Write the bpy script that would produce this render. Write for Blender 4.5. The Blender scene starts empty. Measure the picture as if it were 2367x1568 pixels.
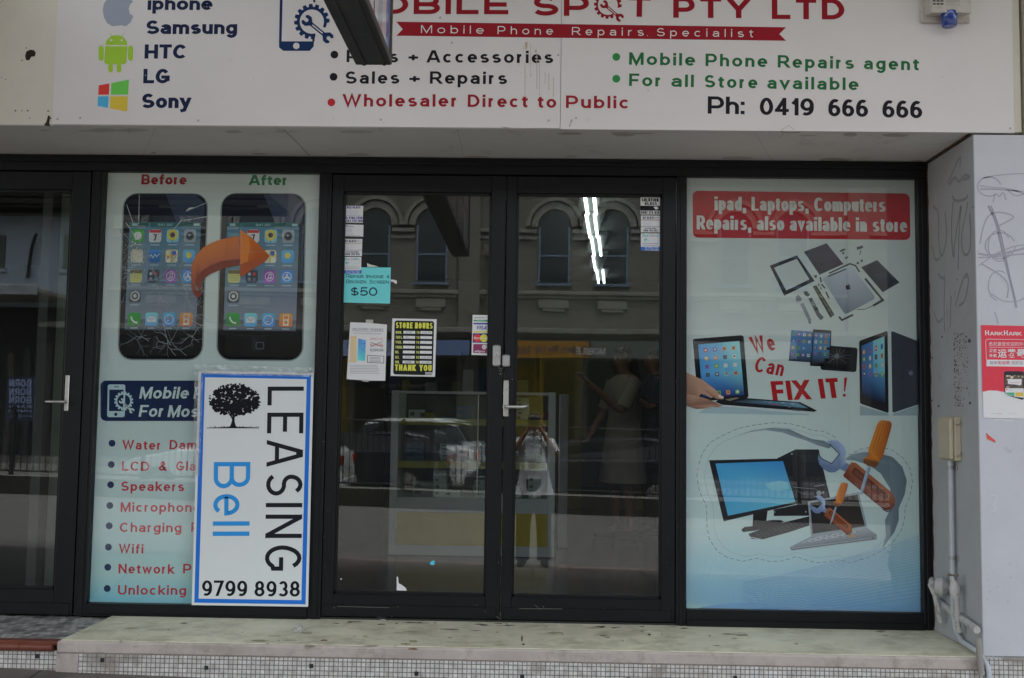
import bpy, math, random
from mathutils import Vector
rnd = random.Random(7)
S = bpy.context.scene
COL = S.collection
# ---------------------------------------------------------------- camera, sky, sun, exposure
YAW, PIT, ROL, FPX = 0.02223, 0.075153, 0.014048, 2462.67
PW, PH = 2367.0, 1568.0                      # the photograph's size in the units used below
CAM = Vector((0.0, -5.46, 1.15))
_f = Vector((-math.sin(YAW)*math.cos(PIT), math.cos(YAW)*math.cos(PIT), math.sin(PIT)))
_r0 = Vector((math.cos(YAW), math.sin(YAW), 0)); _u0 = _r0.cross(_f)
_r = _r0*math.cos(ROL)+_u0*math.sin(ROL); _u = -_r0*math.sin(ROL)+_u0*math.cos(ROL)
cd = bpy.data.cameras.new('camera'); cam = bpy.data.objects.new('camera', cd); COL.objects.link(cam)
cd.sensor_width = 36; cd.lens = 36*FPX/PW; cd.clip_start = 0.02; cd.clip_end = 500
from mathutils import Matrix
m = Matrix((( _r.x,_u.x,-_f.x,CAM.x),(_r.y,_u.y,-_f.y,CAM.y),(_r.z,_u.z,-_f.z,CAM.z),(0,0,0,1)))
cam.matrix_world = m
S.camera = cam
SUN_EL, SUN_AZ = math.radians(70), math.radians(20)
w = bpy.data.worlds.new('World'); S.world = w; w.use_nodes = True
nt = w.node_tree; bg = nt.nodes['Background']
sky = nt.nodes.new('ShaderNodeTexSky'); sky.sky_type = 'NISHITA'; sky.sun_disc = False
sky.sun_elevation = SUN_EL; sky.sun_rotation = SUN_AZ; sky.air_density = 1.3; sky.dust_density = 1.5; sky.ozone_density = 1.0
hs = nt.nodes.new('ShaderNodeHueSaturation'); hs.inputs['Saturation'].default_value = 0.3
nt.links.new(sky.outputs[0], hs.inputs['Color']); nt.links.new(hs.outputs[0], bg.inputs[0]); bg.inputs[1].default_value = 0.15
sd = bpy.data.lights.new('sun', 'SUN'); sd.energy = 1.5; sd.angle = math.radians(20); sd.color = (1, .97, .93)
so = bpy.data.objects.new('sun', sd); COL.objects.link(so)
# light from over the shop roof, high in an overcast sky
so.rotation_euler = (math.radians(20), 0, math.radians(160))
S.view_settings.view_transform = 'Standard'; S.view_settings.look = 'None'; S.view_settings.gamma = 1
S.view_settings.exposure = 1.8
S.cycles.max_bounces = 8; S.cycles.transparent_max_bounces = 24; S.cycles.glossy_bounces = 4; S.cycles.diffuse_bounces = 4
S.cycles.caustics_reflective = False; S.cycles.caustics_refractive = False
S.cycles.sample_clamp_indirect = 4

# ---------------------------------------------------------------- helpers
def ray(x, y): return _r*((x-PW/2)/FPX) - _u*((y-PH/2)/FPX) + _f
def P(x, y, Y=0.0):                          # photo pixel -> point on the upright plane at depth Y
    d = ray(x, y); t = (Y-CAM.y)/d.y; return CAM + d*t
def R(x, y, K):                              # pixel seen mirrored in the shop glass -> real point K metres out in the street
    d = ray(x, y); t = (K-CAM.y)/d.y; p = CAM + d*t; return Vector((p.x, -K, p.z))
def PX(x, y, X):                             # pixel -> point on the plane x = X
    d = ray(x, y); return CAM + d*(X/d.x)
def lin(c):
    c /= 255.0
    return c/12.92 if c <= .04045 else ((c+.055)/1.055)**2.4
def A(r, g, b, k=.42):                       # colour as seen in open shade -> albedo
    return tuple(min(.85, lin(v)/k) for v in (r, g, b))
def tag(o, label=None, cat=None, group=None, kind=None):
    if label: o['label'] = label
    if cat: o['category'] = cat
    if group: o['group'] = group
    if kind: o['kind'] = kind
    return o
def thing(name, label, cat, loc=(0, 0, 0), group=None):
    o = bpy.data.objects.new(name, None); o.empty_display_size = .1; COL.objects.link(o); o.location = loc
    return tag(o, label, cat, group)
def wloc(o):
    v = Vector((0, 0, 0))
    while o: v += o.location; o = o.parent
    return v
MATS = {}
def mat(key, rgb=(.5, .5, .5), rough=.6, metal=0, var=.12, scale=6, bump=0, bscale=80, spec=.5, attr=None, emit=0, coord='Object', dirt=None, dscale=2.0, dlo=.52, dhi=.7, coat=0):
    if key in MATS: return MATS[key]
    mt = bpy.data.materials.new(key); mt.use_nodes = True; n = mt.node_tree; L = n.links
    b = n.nodes['Principled BSDF']
    tc = n.nodes.new('ShaderNodeTexCoord')
    if attr:
        src = n.nodes.new('ShaderNodeAttribute'); src.attribute_name = attr; base = src.outputs['Color']
    else:
        src = n.nodes.new('ShaderNodeRGB'); src.outputs[0].default_value = (*rgb, 1); base = src.outputs[0]
    if var:
        no = n.nodes.new('ShaderNodeTexNoise'); no.inputs['Scale'].default_value = scale; no.inputs['Detail'].default_value = 6; no.inputs['Roughness'].default_value = .65
        L.new(tc.outputs[coord], no.inputs['Vector'])
        mr = n.nodes.new('ShaderNodeMapRange'); mr.inputs['From Min'].default_value = .25; mr.inputs['From Max'].default_value = .75
        mr.inputs['To Min'].default_value = 1-var; mr.inputs['To Max'].default_value = 1+var*.6
        L.new(no.outputs['Fac'], mr.inputs['Value'])
        vm = n.nodes.new('ShaderNodeVectorMath'); vm.operation = 'SCALE'; L.new(base, vm.inputs[0]); L.new(mr.outputs[0], vm.inputs['Scale']); base = vm.outputs[0]
    if dirt:
        n2 = n.nodes.new('ShaderNodeTexNoise'); n2.inputs['Scale'].default_value = dscale; n2.inputs['Detail'].default_value = 9; n2.inputs['Roughness'].default_value = .72
        L.new(tc.outputs[coord], n2.inputs['Vector'])
        m2 = n.nodes.new('ShaderNodeMapRange'); m2.inputs['From Min'].default_value = dlo; m2.inputs['From Max'].default_value = dhi
        m2.inputs['To Max'].default_value = .8; L.new(n2.outputs['Fac'], m2.inputs['Value'])
        mx = n.nodes.new('ShaderNodeMix'); mx.data_type = 'RGBA'; L.new(m2.outputs[0], mx.inputs['Factor']); L.new(base, mx.inputs['A']); mx.inputs['B'].default_value = (*dirt, 1)
        base = mx.outputs['Result']
    L.new(base, b.inputs['Base Color'])
    b.inputs['Roughness'].default_value = rough; b.inputs['Metallic'].default_value = metal
    b.inputs['Specular IOR Level'].default_value = spec; b.inputs['Coat Weight'].default_value = coat
    if emit:
        L.new(base, b.inputs['Emission Color']); b.inputs['Emission Strength'].default_value = emit
    if bump:
        nb = n.nodes.new('ShaderNodeTexNoise'); nb.inputs['Scale'].default_value = bscale; nb.inputs['Detail'].default_value = 5
        L.new(tc.outputs[coord], nb.inputs['Vector'])
        bu = n.nodes.new('ShaderNodeBump'); bu.inputs['Strength'].default_value = bump; bu.inputs['Distance'].default_value = .004
        L.new(nb.outputs['Fac'], bu.inputs['Height']); L.new(bu.outputs[0], b.inputs['Normal'])
    MATS[key] = mt; return mt
def glass_mat(key, tint=(.9, .95, .93), f0=.04, rough=0.0, haze=0.0):
    if key in MATS: return MATS[key]
    mt = bpy.data.materials.new(key); mt.use_nodes = True; n = mt.node_tree; L = n.links
    n.nodes.remove(n.nodes['Principled BSDF']); out = n.nodes['Material Output']
    ge = n.nodes.new('ShaderNodeNewGeometry'); dt = n.nodes.new('ShaderNodeVectorMath'); dt.operation = 'DOT_PRODUCT'
    L.new(ge.outputs['Normal'], dt.inputs[0]); L.new(ge.outputs['Incoming'], dt.inputs[1])
    def M(op, a, b=None):
        q = n.nodes.new('ShaderNodeMath'); q.operation = op
        for i, v in enumerate((a, b)):
            if v is None: continue
            if isinstance(v, (int, float)): q.inputs[i].default_value = v
            else: L.new(v, q.inputs[i])
        return q.outputs[0]
    c = M('ABSOLUTE', dt.outputs['Value']); c = M('SUBTRACT', 1, c); c = M('POWER', c, 5); c = M('MULTIPLY_ADD', c, 1-f0); n.nodes[-1].inputs[2].default_value = f0
    tr = n.nodes.new('ShaderNodeBsdfTransparent'); tr.inputs[0].default_value = (*tint, 1)
    gl = n.nodes.new('ShaderNodeBsdfGlossy'); gl.inputs['Roughness'].default_value = rough; gl.inputs[0].default_value = (1, 1, 1, 1)
    if rough == 0:
        t2 = n.nodes.new('ShaderNodeTexCoord'); wn = n.nodes.new('ShaderNodeTexNoise'); wn.inputs['Scale'].default_value = 1.3; wn.inputs['Detail'].default_value = 1; L.new(t2.outputs['Object'], wn.inputs['Vector'])
        bp = n.nodes.new('ShaderNodeBump'); bp.inputs['Strength'].default_value = 1; bp.inputs['Distance'].default_value = .0007; L.new(wn.outputs['Fac'], bp.inputs['Height']); L.new(bp.outputs[0], gl.inputs['Normal'])
    mx = n.nodes.new('ShaderNodeMixShader'); L.new(c, mx.inputs[0]); L.new(tr.outputs[0], mx.inputs[1]); L.new(gl.outputs[0], mx.inputs[2])
    last = mx.outputs[0]
    if haze:
        df = n.nodes.new('ShaderNodeBsdfDiffuse'); df.inputs[0].default_value = (.6, .6, .58, 1)
        tc = n.nodes.new('ShaderNodeTexCoord'); no = n.nodes.new('ShaderNodeTexNoise'); no.inputs['Scale'].default_value = 3; no.inputs['Detail'].default_value = 8
        L.new(tc.outputs['Object'], no.inputs['Vector'])
        h = M('MULTIPLY', no.outputs['Fac'], haze)
        m2 = n.nodes.new('ShaderNodeMixShader'); L.new(h, m2.inputs[0]); L.new(last, m2.inputs[1]); L.new(df.outputs[0], m2.inputs[2]); last = m2.outputs[0]
    L.new(last, out.inputs['Surface'])
    MATS[key] = mt; return mt

class MB:
    def __init__(s): s.v = []; s.f = []; s.mi = []; s.sm = []; s.mats = []
    def _m(s, m):
        if m not in s.mats: s.mats.append(m)
        return s.mats.index(m)
    def face(s, pts, m, smooth=False):
        b = len(s.v); s.v += [Vector(p) for p in pts]; s.f.append(list(range(b, b+len(pts)))); s.mi.append(s._m(m)); s.sm.append(smooth); return s
    def faces(s, vs, fs, m, smooth=False):
        b = len(s.v); s.v += [Vector(p) for p in vs]; k = s._m(m)
        for f in fs: s.f.append([b+i for i in f]); s.mi.append(k); s.sm.append(smooth)
        return s
    def box(s, a, b, m, bev=0):
        (x0, y0, z0), (x1, y1, z1) = a, b
        if x0 > x1: x0, x1 = x1, x0
        if y0 > y1: y0, y1 = y1, y0
        if z0 > z1: z0, z1 = z1, z0
        e = min(bev, (x1-x0)/3, (y1-y0)/3, (z1-z0)/3)
        if not bev:
            vs = [(x0,y0,z0),(x1,y0,z0),(x1,y1,z0),(x0,y1,z0),(x0,y0,z1),(x1,y0,z1),(x1,y1,z1),(x0,y1,z1)]
            return s.faces(vs, [(0,3,2,1),(4,5,6,7),(0,1,5,4),(1,2,6,5),(2,3,7,6),(3,0,4,7)], m)
        # chamfered box: rings of 8 points
        def ring(z, i):
            i0 = i
            return [(x0+i0+e,y0+i0,z),(x1-i0-e,y0+i0,z),(x1-i0,y0+i0+e,z),(x1-i0,y1-i0-e,z),(x1-i0-e,y1-i0,z),(x0+i0+e,y1-i0,z),(x0+i0,y1-i0-e,z),(x0+i0,y0+i0+e,z)]
        rs = [ring(z0, e*.8), ring(z0+e, 0), ring(z1-e, 0), ring(z1, e*.8)]
        vs = [p for r_ in rs for p in r_]; fs = []
        for k in range(3):
            for i in range(8): j = (i+1) % 8; fs.append((k*8+i, k*8+j, k*8+8+j, k*8+8+i))
        fs.append(tuple(reversed(range(8)))); fs.append(tuple(range(24, 32)))
        return s.faces(vs, fs, m)
    def prism(s, pts, d, m):                 # polygon (3-D points) pushed along vector d
        n = len(pts); d = Vector(d); a = [Vector(p) for p in pts]; b = [p+d for p in a]
        fs = [tuple(range(n)), tuple(reversed(range(n, 2*n)))]
        for i in range(n): j = (i+1) % n; fs.append((i, n+i, n+j, j))
        return s.faces(a+b, fs, m)
    def tube(s, pts, r, m, n=12, smooth=True, flat=None, caps=True):
        pts = [Vector(p) for p in pts]; rs = r if isinstance(r, (list, tuple)) else [r]*len(pts)
        vs = []; prev = None
        for i, p in enumerate(pts):
            t = (pts[min(i+1, len(pts)-1)]-pts[max(i-1, 0)]).normalized()
            if prev is None: u = t.orthogonal().normalized()
            else: u = (prev - t*prev.dot(t)).normalized()
            prev = u; v = t.cross(u)
            for k in range(n):
                a = 2*math.pi*k/n; vs.append(p+u*math.cos(a)*rs[i]+v*math.sin(a)*rs[i])
        fs = []
        for i in range(len(pts)-1):
            for k in range(n): j = (k+1) % n; fs.append((i*n+k, i*n+j, (i+1)*n+j, (i+1)*n+k))
        s.faces(vs, fs, m, smooth)
        if caps:
            s.face([vs[k] for k in reversed(range(n))], m); s.face(vs[-n:], m)
        return s
    def loft(s, secs, m, n=20, smooth=True):  # secs: (cx, cy, cz, rx, ry) elliptical rings stacked
        vs = []
        for (cx, cy, cz, rx, ry) in secs:
            for k in range(n): a = 2*math.pi*k/n; vs.append((cx+rx*math.cos(a), cy+ry*math.sin(a), cz))
        fs = []
        for i in range(len(secs)-1):
            for k in range(n): j = (k+1) % n; fs.append((i*n+k, i*n+j, (i+1)*n+j, (i+1)*n+k))
        s.faces(vs, fs, m, smooth); s.face([vs[k] for k in reversed(range(n))], m); s.face(vs[-n:], m); return s
    def build(s, name, parent=None, xf=None):
        v = [xf @ p for p in s.v] if xf else s.v
        if parent is not None: org = wloc(parent); loc = Vector((0, 0, 0))
        else:
            lo = Vector([min(p[i] for p in v) for i in range(3)]); hi = Vector([max(p[i] for p in v) for i in range(3)])
            org = Vector(((lo.x+hi.x)/2, (lo.y+hi.y)/2, lo.z)); loc = org
        me = bpy.data.meshes.new(name); me.from_pydata([tuple(p-org) for p in v], [], s.f)
        for mt in s.mats: me.materials.append(mt)
        for i, p in enumerate(me.polygons): p.material_index = s.mi[i]; p.use_smooth = s.sm[i]
        me.update()
        o = bpy.data.objects.new(name, me); COL.objects.link(o); o.location = loc
        if parent is not None: o.parent = parent
        return o

# ------------------------------------------------ stroke lettering (drawn as ribbons of any weight)
def E(cx, cy, rx, ry, a0, a1, n=0):
    n = n or max(3, int(abs(a1-a0)/15))
    return [(cx+rx*math.cos(math.radians(a0+(a1-a0)*i/n)), cy+ry*math.sin(math.radians(a0+(a1-a0)*i/n))) for i in range(n+1)]
def ring_(cx, cy, rx, ry): return E(cx, cy, rx, ry, 0, 345, 23)+['z']
X_ = .72
G = {
'A': (.8, [[(0,0),(.33,1)], [(.8,0),(.47,1)], [(.33,.93),(.47,.93)], [(.13,.27),(.67,.27)]]),
'B': (.7, [[(0,0),(0,1)],[(0,1),(.4,1)]+E(.42,.76,.24,.24,90,-90)+[(0,.52)],[(0,.52),(.42,.52)]+E(.44,.26,.26,.26,90,-90)+[(0,0)]]),
'C': (.74,[E(.38,.5,.38,.5,42,318)]),
'D': (.72,[[(0,0),(0,1)],[(0,1),(.3,1)]+E(.3,.5,.42,.5,90,-90)+[(0,0)]]),
'E': (.64,[[(0,0),(0,1)],[(0,1),(.64,1)],[(0,.52),(.58,.52)],[(0,0),(.64,0)]]),
'F': (.58,[[(0,0),(0,1)],[(0,1),(.58,1)],[(0,.5),(.5,.5)]]),
'G': (.78,[E(.39,.5,.39,.5,42,320)+[(.78,.2),(.78,.46)],[(.44,.46),(.78,.46)]]),
'H': (.7, [[(0,0),(0,1)],[(.7,0),(.7,1)],[(0,.52),(.7,.52)]]),
'I': (0, [[(0,0),(0,1)]]),
'J': (.5, [[(.5,1),(.5,.3)]+E(.25,.27,.25,.27,0,-180)]),
'K': (.72,[[(0,0),(0,1)],[(0,.34),(.66,1)],[(.24,.56),(.72,0)]]),
'L': (.58,[[(0,0),(0,1)],[(0,0),(.58,0)]]),
'M': (.84,[[(0,0),(0,1)],[(.84,0),(.84,1)],[(.04,1),(.42,0),(.80,1)]]),
'N': (.72,[[(0,0),(0,1)],[(.72,0),(.72,1)],[(.03,1),(.69,0)]]),
'O': (.8, [ring_(.4,.5,.4,.5)]),
'P': (.66,[[(0,0),(0,1)],[(0,1),(.38,1)]+E(.38,.7,.28,.3,90,-90)+[(0,.4)]]),
'Q': (.8, [ring_(.4,.5,.4,.5),[(.5,.25),(.8,-.04)]]),
'R': (.7, [[(0,0),(0,1)],[(0,1),(.4,1)]+E(.4,.73,.27,.27,90,-90)+[(0,.46)],[(.38,.46),(.7,0)]]),
'S': (.68,[E(.34,.745,.3,.255,35,180,8)+E(.34,.745,.3,.235,195,262,4)+E(.34,.265,.34,.255,78,0,5)+E(.34,.265,.34,.265,-15,-155,8)]),
'T': (.64,[[(0,1),(.64,1)],[(.32,0),(.32,1)]]),
'U': (.7, [[(0,1),(0,.33)]+E(.35,.33,.35,.33,180,360)+[(.7,1)]]),
'V': (.76,[[(0,1),(.38,0),(.76,1)]]),
'W': (1.1,[[(0,1),(.28,0),(.55,1),(.82,0),(1.1,1)]]),
'X': (.74,[[(0,0),(.74,1)],[(0,1),(.74,0)]]),
'Y': (.74,[[(0,1),(.37,.42),(.74,1)],[(.37,.45),(.37,0)]]),
'Z': (.66,[[(0,1),(.66,1)],[(.66,1),(0,0)],[(0,0),(.66,0)]]),
'a': (.54,[E(.27,.5,.25,.22,165,0)+[(.52,0)],[(.52,.42),(.24,.40)]+E(.22,.2,.22,.2,90,270)+[(.34,.02),(.52,.16)]]),
'b': (.56,[[(0,0),(0,1)],ring_(.28,.36,.28,.36)]),
'c': (.54,[E(.28,.36,.28,.36,45,315)]),
'd': (.56,[[(.56,0),(.56,1)],ring_(.28,.36,.28,.36)]),
'e': (.56,[[(.02,.36),(.56,.36)]+E(.28,.36,.28,.36,8,318)]),
'f': (.34,[[(.12,0),(.12,.78)]+E(.32,.8,.2,.2,180,90),[(0,X_),(.34,X_)]]),
'g': (.56,[ring_(.28,.36,.28,.36),[(.56,.72),(.56,0)]+E(.28,-.02,.28,.26,0,-150)]),
'h': (.52,[[(0,0),(0,1)],[(0,.4)]+E(.26,.44,.26,.28,170,0)+[(.52,0)]]),
'i': (0, [[(0,0),(0,X_)],[(0,.88),(0,1)]]),
'j': (.1,[[(.1,X_),(.1,-.2)]+E(0,-.18,.1,.1,0,-90),[(.1,.88),(.1,1)]]),
'k': (.54,[[(0,0),(0,1)],[(0,.24),(.48,X_)],[(.18,.42),(.54,0)]]),
'l': (0, [[(0,0),(0,1)]]),
'm': (.86,[[(0,0),(0,X_)],[(0,.4)]+E(.215,.46,.215,.26,170,0)+[(.43,0)],[(.43,.4)]+E(.645,.46,.215,.26,170,0)+[(.86,0)]]),
'n': (.52,[[(0,0),(0,X_)],[(0,.4)]+E(.26,.44,.26,.28,170,0)+[(.52,0)]]),
'o': (.58,[ring_(.29,.36,.29,.36)]),
'p': (.56,[[(0,-.28),(0,X_)],ring_(.28,.36,.28,.36)]),
'q': (.56,[[(.56,-.28),(.56,X_)],ring_(.28,.36,.28,.36)]),
'r': (.32,[[(0,0),(0,X_)],[(0,.38)]+E(.3,.42,.3,.3,170,85)]),
's': (.52,[E(.26,.53,.23,.19,38,180,7)+E(.26,.53,.23,.17,195,262,3)+E(.26,.19,.26,.18,78,0,4)+E(.26,.19,.26,.19,-15,-150,7)]),
't': (.32,[[(.13,.95),(.13,.16)]+E(.28,.16,.15,.16,180,275),[(0,X_),(.32,X_)]]),
'u': (.52,[[(0,X_),(0,.27)]+E(.26,.27,.26,.27,180,350),[(.52,X_),(.52,0)]]),
'v': (.56,[[(0,X_),(.28,0),(.56,X_)]]),
'w': (.84,[[(0,X_),(.21,0),(.42,X_),(.63,0),(.84,X_)]]),
'x': (.56,[[(0,0),(.56,X_)],[(0,X_),(.56,0)]]),
'y': (.56,[[(0,X_),(.29,.02)],[(.56,X_),(.26,-.12)]+[(.2,-.25),(.04,-.28)]]),
'z': (.5, [[(0,X_),(.5,X_)],[(.5,X_),(0,0)],[(0,0),(.5,0)]]),
'0': (.62,[ring_(.31,.5,.31,.5)]),
'1': (.34,[[(.34,0),(.34,1)],[(.34,.97),(.02,.74)]]),
'2': (.6, [E(.3,.71,.29,.29,165,-25)+[(.02,0)],[(.02,0),(.6,0)]]),
'3': (.6, [E(.29,.75,.26,.25,150,-88),E(.29,.26,.31,.26,90,-150)]),
'4': (.64,[[(.48,0),(.48,1)],[(.46,.98),(.0,.25)],[(0,.25),(.64,.25)]]),
'5': (.6, [[(.54,1),(.12,1)],[(.12,1),(.06,.5)]+E(.29,.33,.31,.32,140,-150)]),
'6': (.62,[ring_(.31,.32,.31,.32),E(.36,.55,.36,.45,60,180)+[(0,.32)]]),
'7': (.6, [[(0,1),(.6,1)],[(.6,1),(.2,0)]]),
'8': (.62,[ring_(.31,.76,.26,.24),ring_(.31,.27,.31,.27)]),
'9': (.62,[ring_(.31,.68,.31,.32),E(.26,.45,.36,.45,240,360)+[(.62,.68)]]),
'+': (.6, [[(0,.4),(.6,.4)],[(.3,.1),(.3,.7)]]),
':': (0, [[(0,.0),(0,.14)],[(0,.58),(0,.72)]]),
'.': (0, [[(0,0),(0,.14)]]), ',': (.06,[[(.06,.14),(.0,-.26)]]),
'!': (.1,[[(.05,.3),(.05,1)],[(.05,0),(.05,.12)]]),
'-': (.3,[[(0,.36),(.3,.36)]]), "'": (0,[[(0,.75),(0,1)]]),
'$': (.6, [E(.3,.72,.26,.22,35,180,8)+E(.3,.72,.26,.2,195,262,4)+E(.3,.28,.3,.22,78,0,5)+E(.3,.28,.3,.23,-15,-155,8),[(.3,-.08),(.3,1.08)]]),
'&': (.74,[[(.74,0),(.2,.66)]+E(.33,.8,.18,.2,200,-20)+[(.12,.42)]+E(.26,.24,.26,.24,150,330)+[(.66,.46)]]),
'/': (.4,[[(0,0),(.4,1)]]),
}
def ribbon(pts, h, closed=False, caps=(0, 0), hcut=(None, None)):
    n = len(pts); P2 = [Vector(p).to_2d() if len(p) > 2 else Vector(p) for p in pts]
    L, Rr = [], []
    for i in range(n):
        a = P2[i-1] if (i or closed) else None; b = P2[(i+1) % n] if (i < n-1 or closed) else None
        d1 = (P2[i]-a).normalized() if a is not None else None; d2 = (b-P2[i]).normalized() if b is not None else None
        if d1 is None: d1 = d2
        if d2 is None: d2 = d1
        n1 = Vector((-d1.y, d1.x)); n2 = Vector((-d2.y, d2.x)); nn = n1+n2
        if nn.length < 1e-6: nn = n1
        nn.normalize(); k = h/max(.4, nn.dot(n1)); L.append(P2[i]+nn*k); Rr.append(P2[i]-nn*k)
        if not closed and i in (0, n-1):
            e = 0 if i == 0 else 1; dd = -d1 if i == 0 else d1
            if hcut[e] is not None and abs(dd.y) > .3:
                for S_ in (L, Rr):
                    t = (hcut[e]-S_[i].y)/dd.y; S_[i] = S_[i]+dd*t
            elif caps[e]:
                L[i] = L[i]+dd*caps[e]; Rr[i] = Rr[i]+dd*caps[e]
    q = []
    for i in range(n if closed else n-1):
        j = (i+1) % n; q.append([Rr[i], Rr[j], L[j], L[i]])
    return q
def glyph(ch, w, sx, sy=1.0):
    if ch not in G: return None
    W, st = G[ch]; W *= sx; h = w/2; W2 = max(W+ (w*.35 if W > 0 else 0), w)
    lv = [(-.28, -.28*sy+h), (0, h), (X_, X_*sy-h), (1, sy-h)]
    def my(y):
        if y <= -.28: return y*sy+h
        if y >= 1: return y*sy-h
        for (a, fa), (b, fb) in zip(lv, lv[1:]):
            if a <= y <= b: return fa+(y-a)/(b-a)*(fb-fa)
        return y
    def mx(x): return h if W <= 0 else h+x*sx/W*(W2-w)
    out = []
    for s in st:
        cl = s[-1] == 'z'; p = s[:-1] if cl else s
        p = [a_ for i_, a_ in enumerate(p) if i_ == 0 or abs(a_[0]-p[i_-1][0])+abs(a_[1]-p[i_-1][1]) > 1e-4]
        q = [Vector((mx(x), my(y))) for x, y in p]
        hc = [None, None]; cp = [h, h]
        if not cl:
            for e, i in ((0, 0), (1, -1)):
                for lev in (-.28, 0, X_, 1):
                    if abs(p[i][1]-lev) < .001: hc[e] = lev*sy
                a, b = (q[0], q[1]) if e == 0 else (q[-1], q[-2])
                if len(p) > 4 and hc[e] is None: cp[e] = 0
                if abs((a-b).y) > abs((a-b).x)*.3 and hc[e] is None: cp[e] = 0
        out.append([[Vector((v.x, v.y/sy)) for v in qd] for qd in ribbon(q, h, cl, cp, hc)])
    return W2, out

# ------------------------------------------------ flat printed artwork on a surface
class Art:
    """shapes given in photo pixels, laid out on a real surface: m maps a pixel to (u, v), e maps (u, v, lift) to a point"""
    def __init__(s, m, e, tr=(1, 0, 0), k=.42):
        s.m0 = m; s.e = e; s.tr = tr; s.k = k; s.F = []; s.lift0 = 0
    def T(s, tr): s.tr = tr; return s
    def m(s, p): a, x0, y0 = s.tr; return Vector(s.m0(x0+a*p[0], y0+a*p[1]))
    def c(s, c): return A(*c, k=s.k) if not isinstance(c[0], (list, tuple)) else [A(*q, k=s.k) for q in c]
    def raw(s, uv, c, L): s.F.append(([s.e(p[0], p[1], s.lift0+L*.0004) for p in uv], c))
    def poly(s, pts, c, L=1): s.raw([s.m(p) for p in pts], s.c(c), L); return s
    def ell(s, cx, cy, rx, ry, c, L=1, n=20): return s.poly([(cx+rx*math.cos(2*math.pi*i/n), cy+ry*math.sin(2*math.pi*i/n)) for i in range(n)], c, L)
    def quad(s, q, u0, v0, u1, v1, c, L=1): return s.poly([bil(q, u0, v0), bil(q, u1, v0), bil(q, u1, v1), bil(q, u0, v1)], c, L)
    def rr(s, q, r, c, L=1):                 # rounded quad, r = fraction of the width
        w_ = (Vector(q[1])-Vector(q[0])).length; h_ = (Vector(q[3])-Vector(q[0])).length; ru = r; rv = r*w_/h_; pts = []
        for (cu, cv, a0) in ((1-ru, rv, -90), (1-ru, 1-rv, 0), (ru, 1-rv, 90), (ru, rv, 180)):
            for i in range(6):
                a = math.radians(a0+i*18); pts.append(bil(q, cu+ru*math.cos(a), cv+rv*math.sin(a)))
        if isinstance(c[0], (list, tuple)):
            t, b = c; ys = [p[1] for p in pts]; y0, y1 = min(ys), max(ys)
            c = [tuple(t[k]+(b[k]-t[k])*(p[1]-y0)/(y1-y0) for k in range(3)) for p in pts]
        return s.poly(pts, c, L)
    def line(s, pts, wpx, c, L=1, closed=False):
        uv = [s.m(p) for p in pts]; sc = (s.m((100, 0))-s.m((0, 0))).length/100
        cc = s.c(c)
        for i, q in enumerate(ribbon(uv, wpx*sc/2, closed)): s.raw(q, cc, L)
        return s
    def curve(s, pts, wpx, c, L=1):
        for _ in range(3): pts = [pts[0]]+[p for a_, b_ in zip(pts, pts[1:]) for p in ((a_[0]*.75+b_[0]*.25, a_[1]*.75+b_[1]*.25), (a_[0]*.25+b_[0]*.75, a_[1]*.25+b_[1]*.75))]+[pts[-1]]
        return s.line(pts, wpx, c, L)
    def text(s, t, a, b, cap, c, w=.2, sx=1.0, L=2, shear=0, fit='track', cap2=None, gap=.12, hy=None):
        hy = hy or (1.25 if w >= .17 else 1.0)
        a = s.m(a) if not isinstance(a, Vector) else a; b = s.m(b) if not isinstance(b, Vector) else b
        sc = (s.m((100, 0))-s.m((0, 0))).length/100
        H = cap*sc; tot = (b-a).length/H; d = (b-a).normalized(); up = Vector((-d.y, d.x))
        if (s.m((100, 0))-s.m((0, 0))).x < 0 and False: up = -up
        if s.flipup: up = -up
        caps = [(1.0 if (ch.isupper() or not ch.isalpha() or cap2 is None) else cap2) for ch in t]
        def lay(sx_):
            gl = [glyph(ch.upper() if (cap2 and ch.isalpha()) else ch, w/cp, sx_, hy) if ch != ' ' else None for ch, cp in zip(t, caps)]
            wid = [(g[0]*cp if g else (.34*sx_ if ch == ' ' else 0)) for g, cp, ch in zip(gl, caps, t)]
            return gl, wid
        n = len(t)-1; xs = 1; lo, hi = .35, 2.2; want = gap
        for _ in range(18):                      # widen or narrow the letters until the spacing is right
            mid = (lo+hi)/2; gl, wid = lay(mid)
            if sum(wid)+want*n > tot: hi = mid
            else: lo = mid
        nat = sum(wid); gap = (tot-nat)/n if n else 0
        x = 0; cc = s.c(c)
        for g, wd, cp in zip(gl, wid, caps):
            if g:
                for k, st in enumerate(g[1]):
                    for q in st:
                        s.raw([a+d*((x+p.x*cp*xs+p.y*shear)*H)+up*(p.y*cp*H) for p in q], cc, L+k*.12)
            x += wd*xs+gap
        return s
    flipup = False
    def build(s, name, parent=None, m=None, back=None, thick=.002):
        me = bpy.data.meshes.new(name); vs = []; fs = []; cs = []
        org = wloc(parent) if parent is not None else Vector(s.F[0][0][0])
        for pts, c in s.F:
            b = len(vs); vs += [tuple(Vector(p)-org) for p in pts]; fs.append(tuple(range(b, b+len(pts))))
            cs += [(*q, 1) for q in c] if isinstance(c[0], (list, tuple)) else [(*c, 1)]*len(pts)
        me.from_pydata(vs, [], fs); ca = me.color_attributes.new('Ink', 'FLOAT_COLOR', 'CORNER')
        flat = [x for c in cs for x in c]; ca.data.foreach_set('color', flat)
        me.materials.append(m or mat('printed_ink', attr='Ink', rough=.5, var=.05, scale=3, spec=.12)); me.update()
        o = bpy.data.objects.new(name, me); COL.objects.link(o)
        if parent is not None: o.parent = parent
        else: o.location = org
        return o
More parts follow.
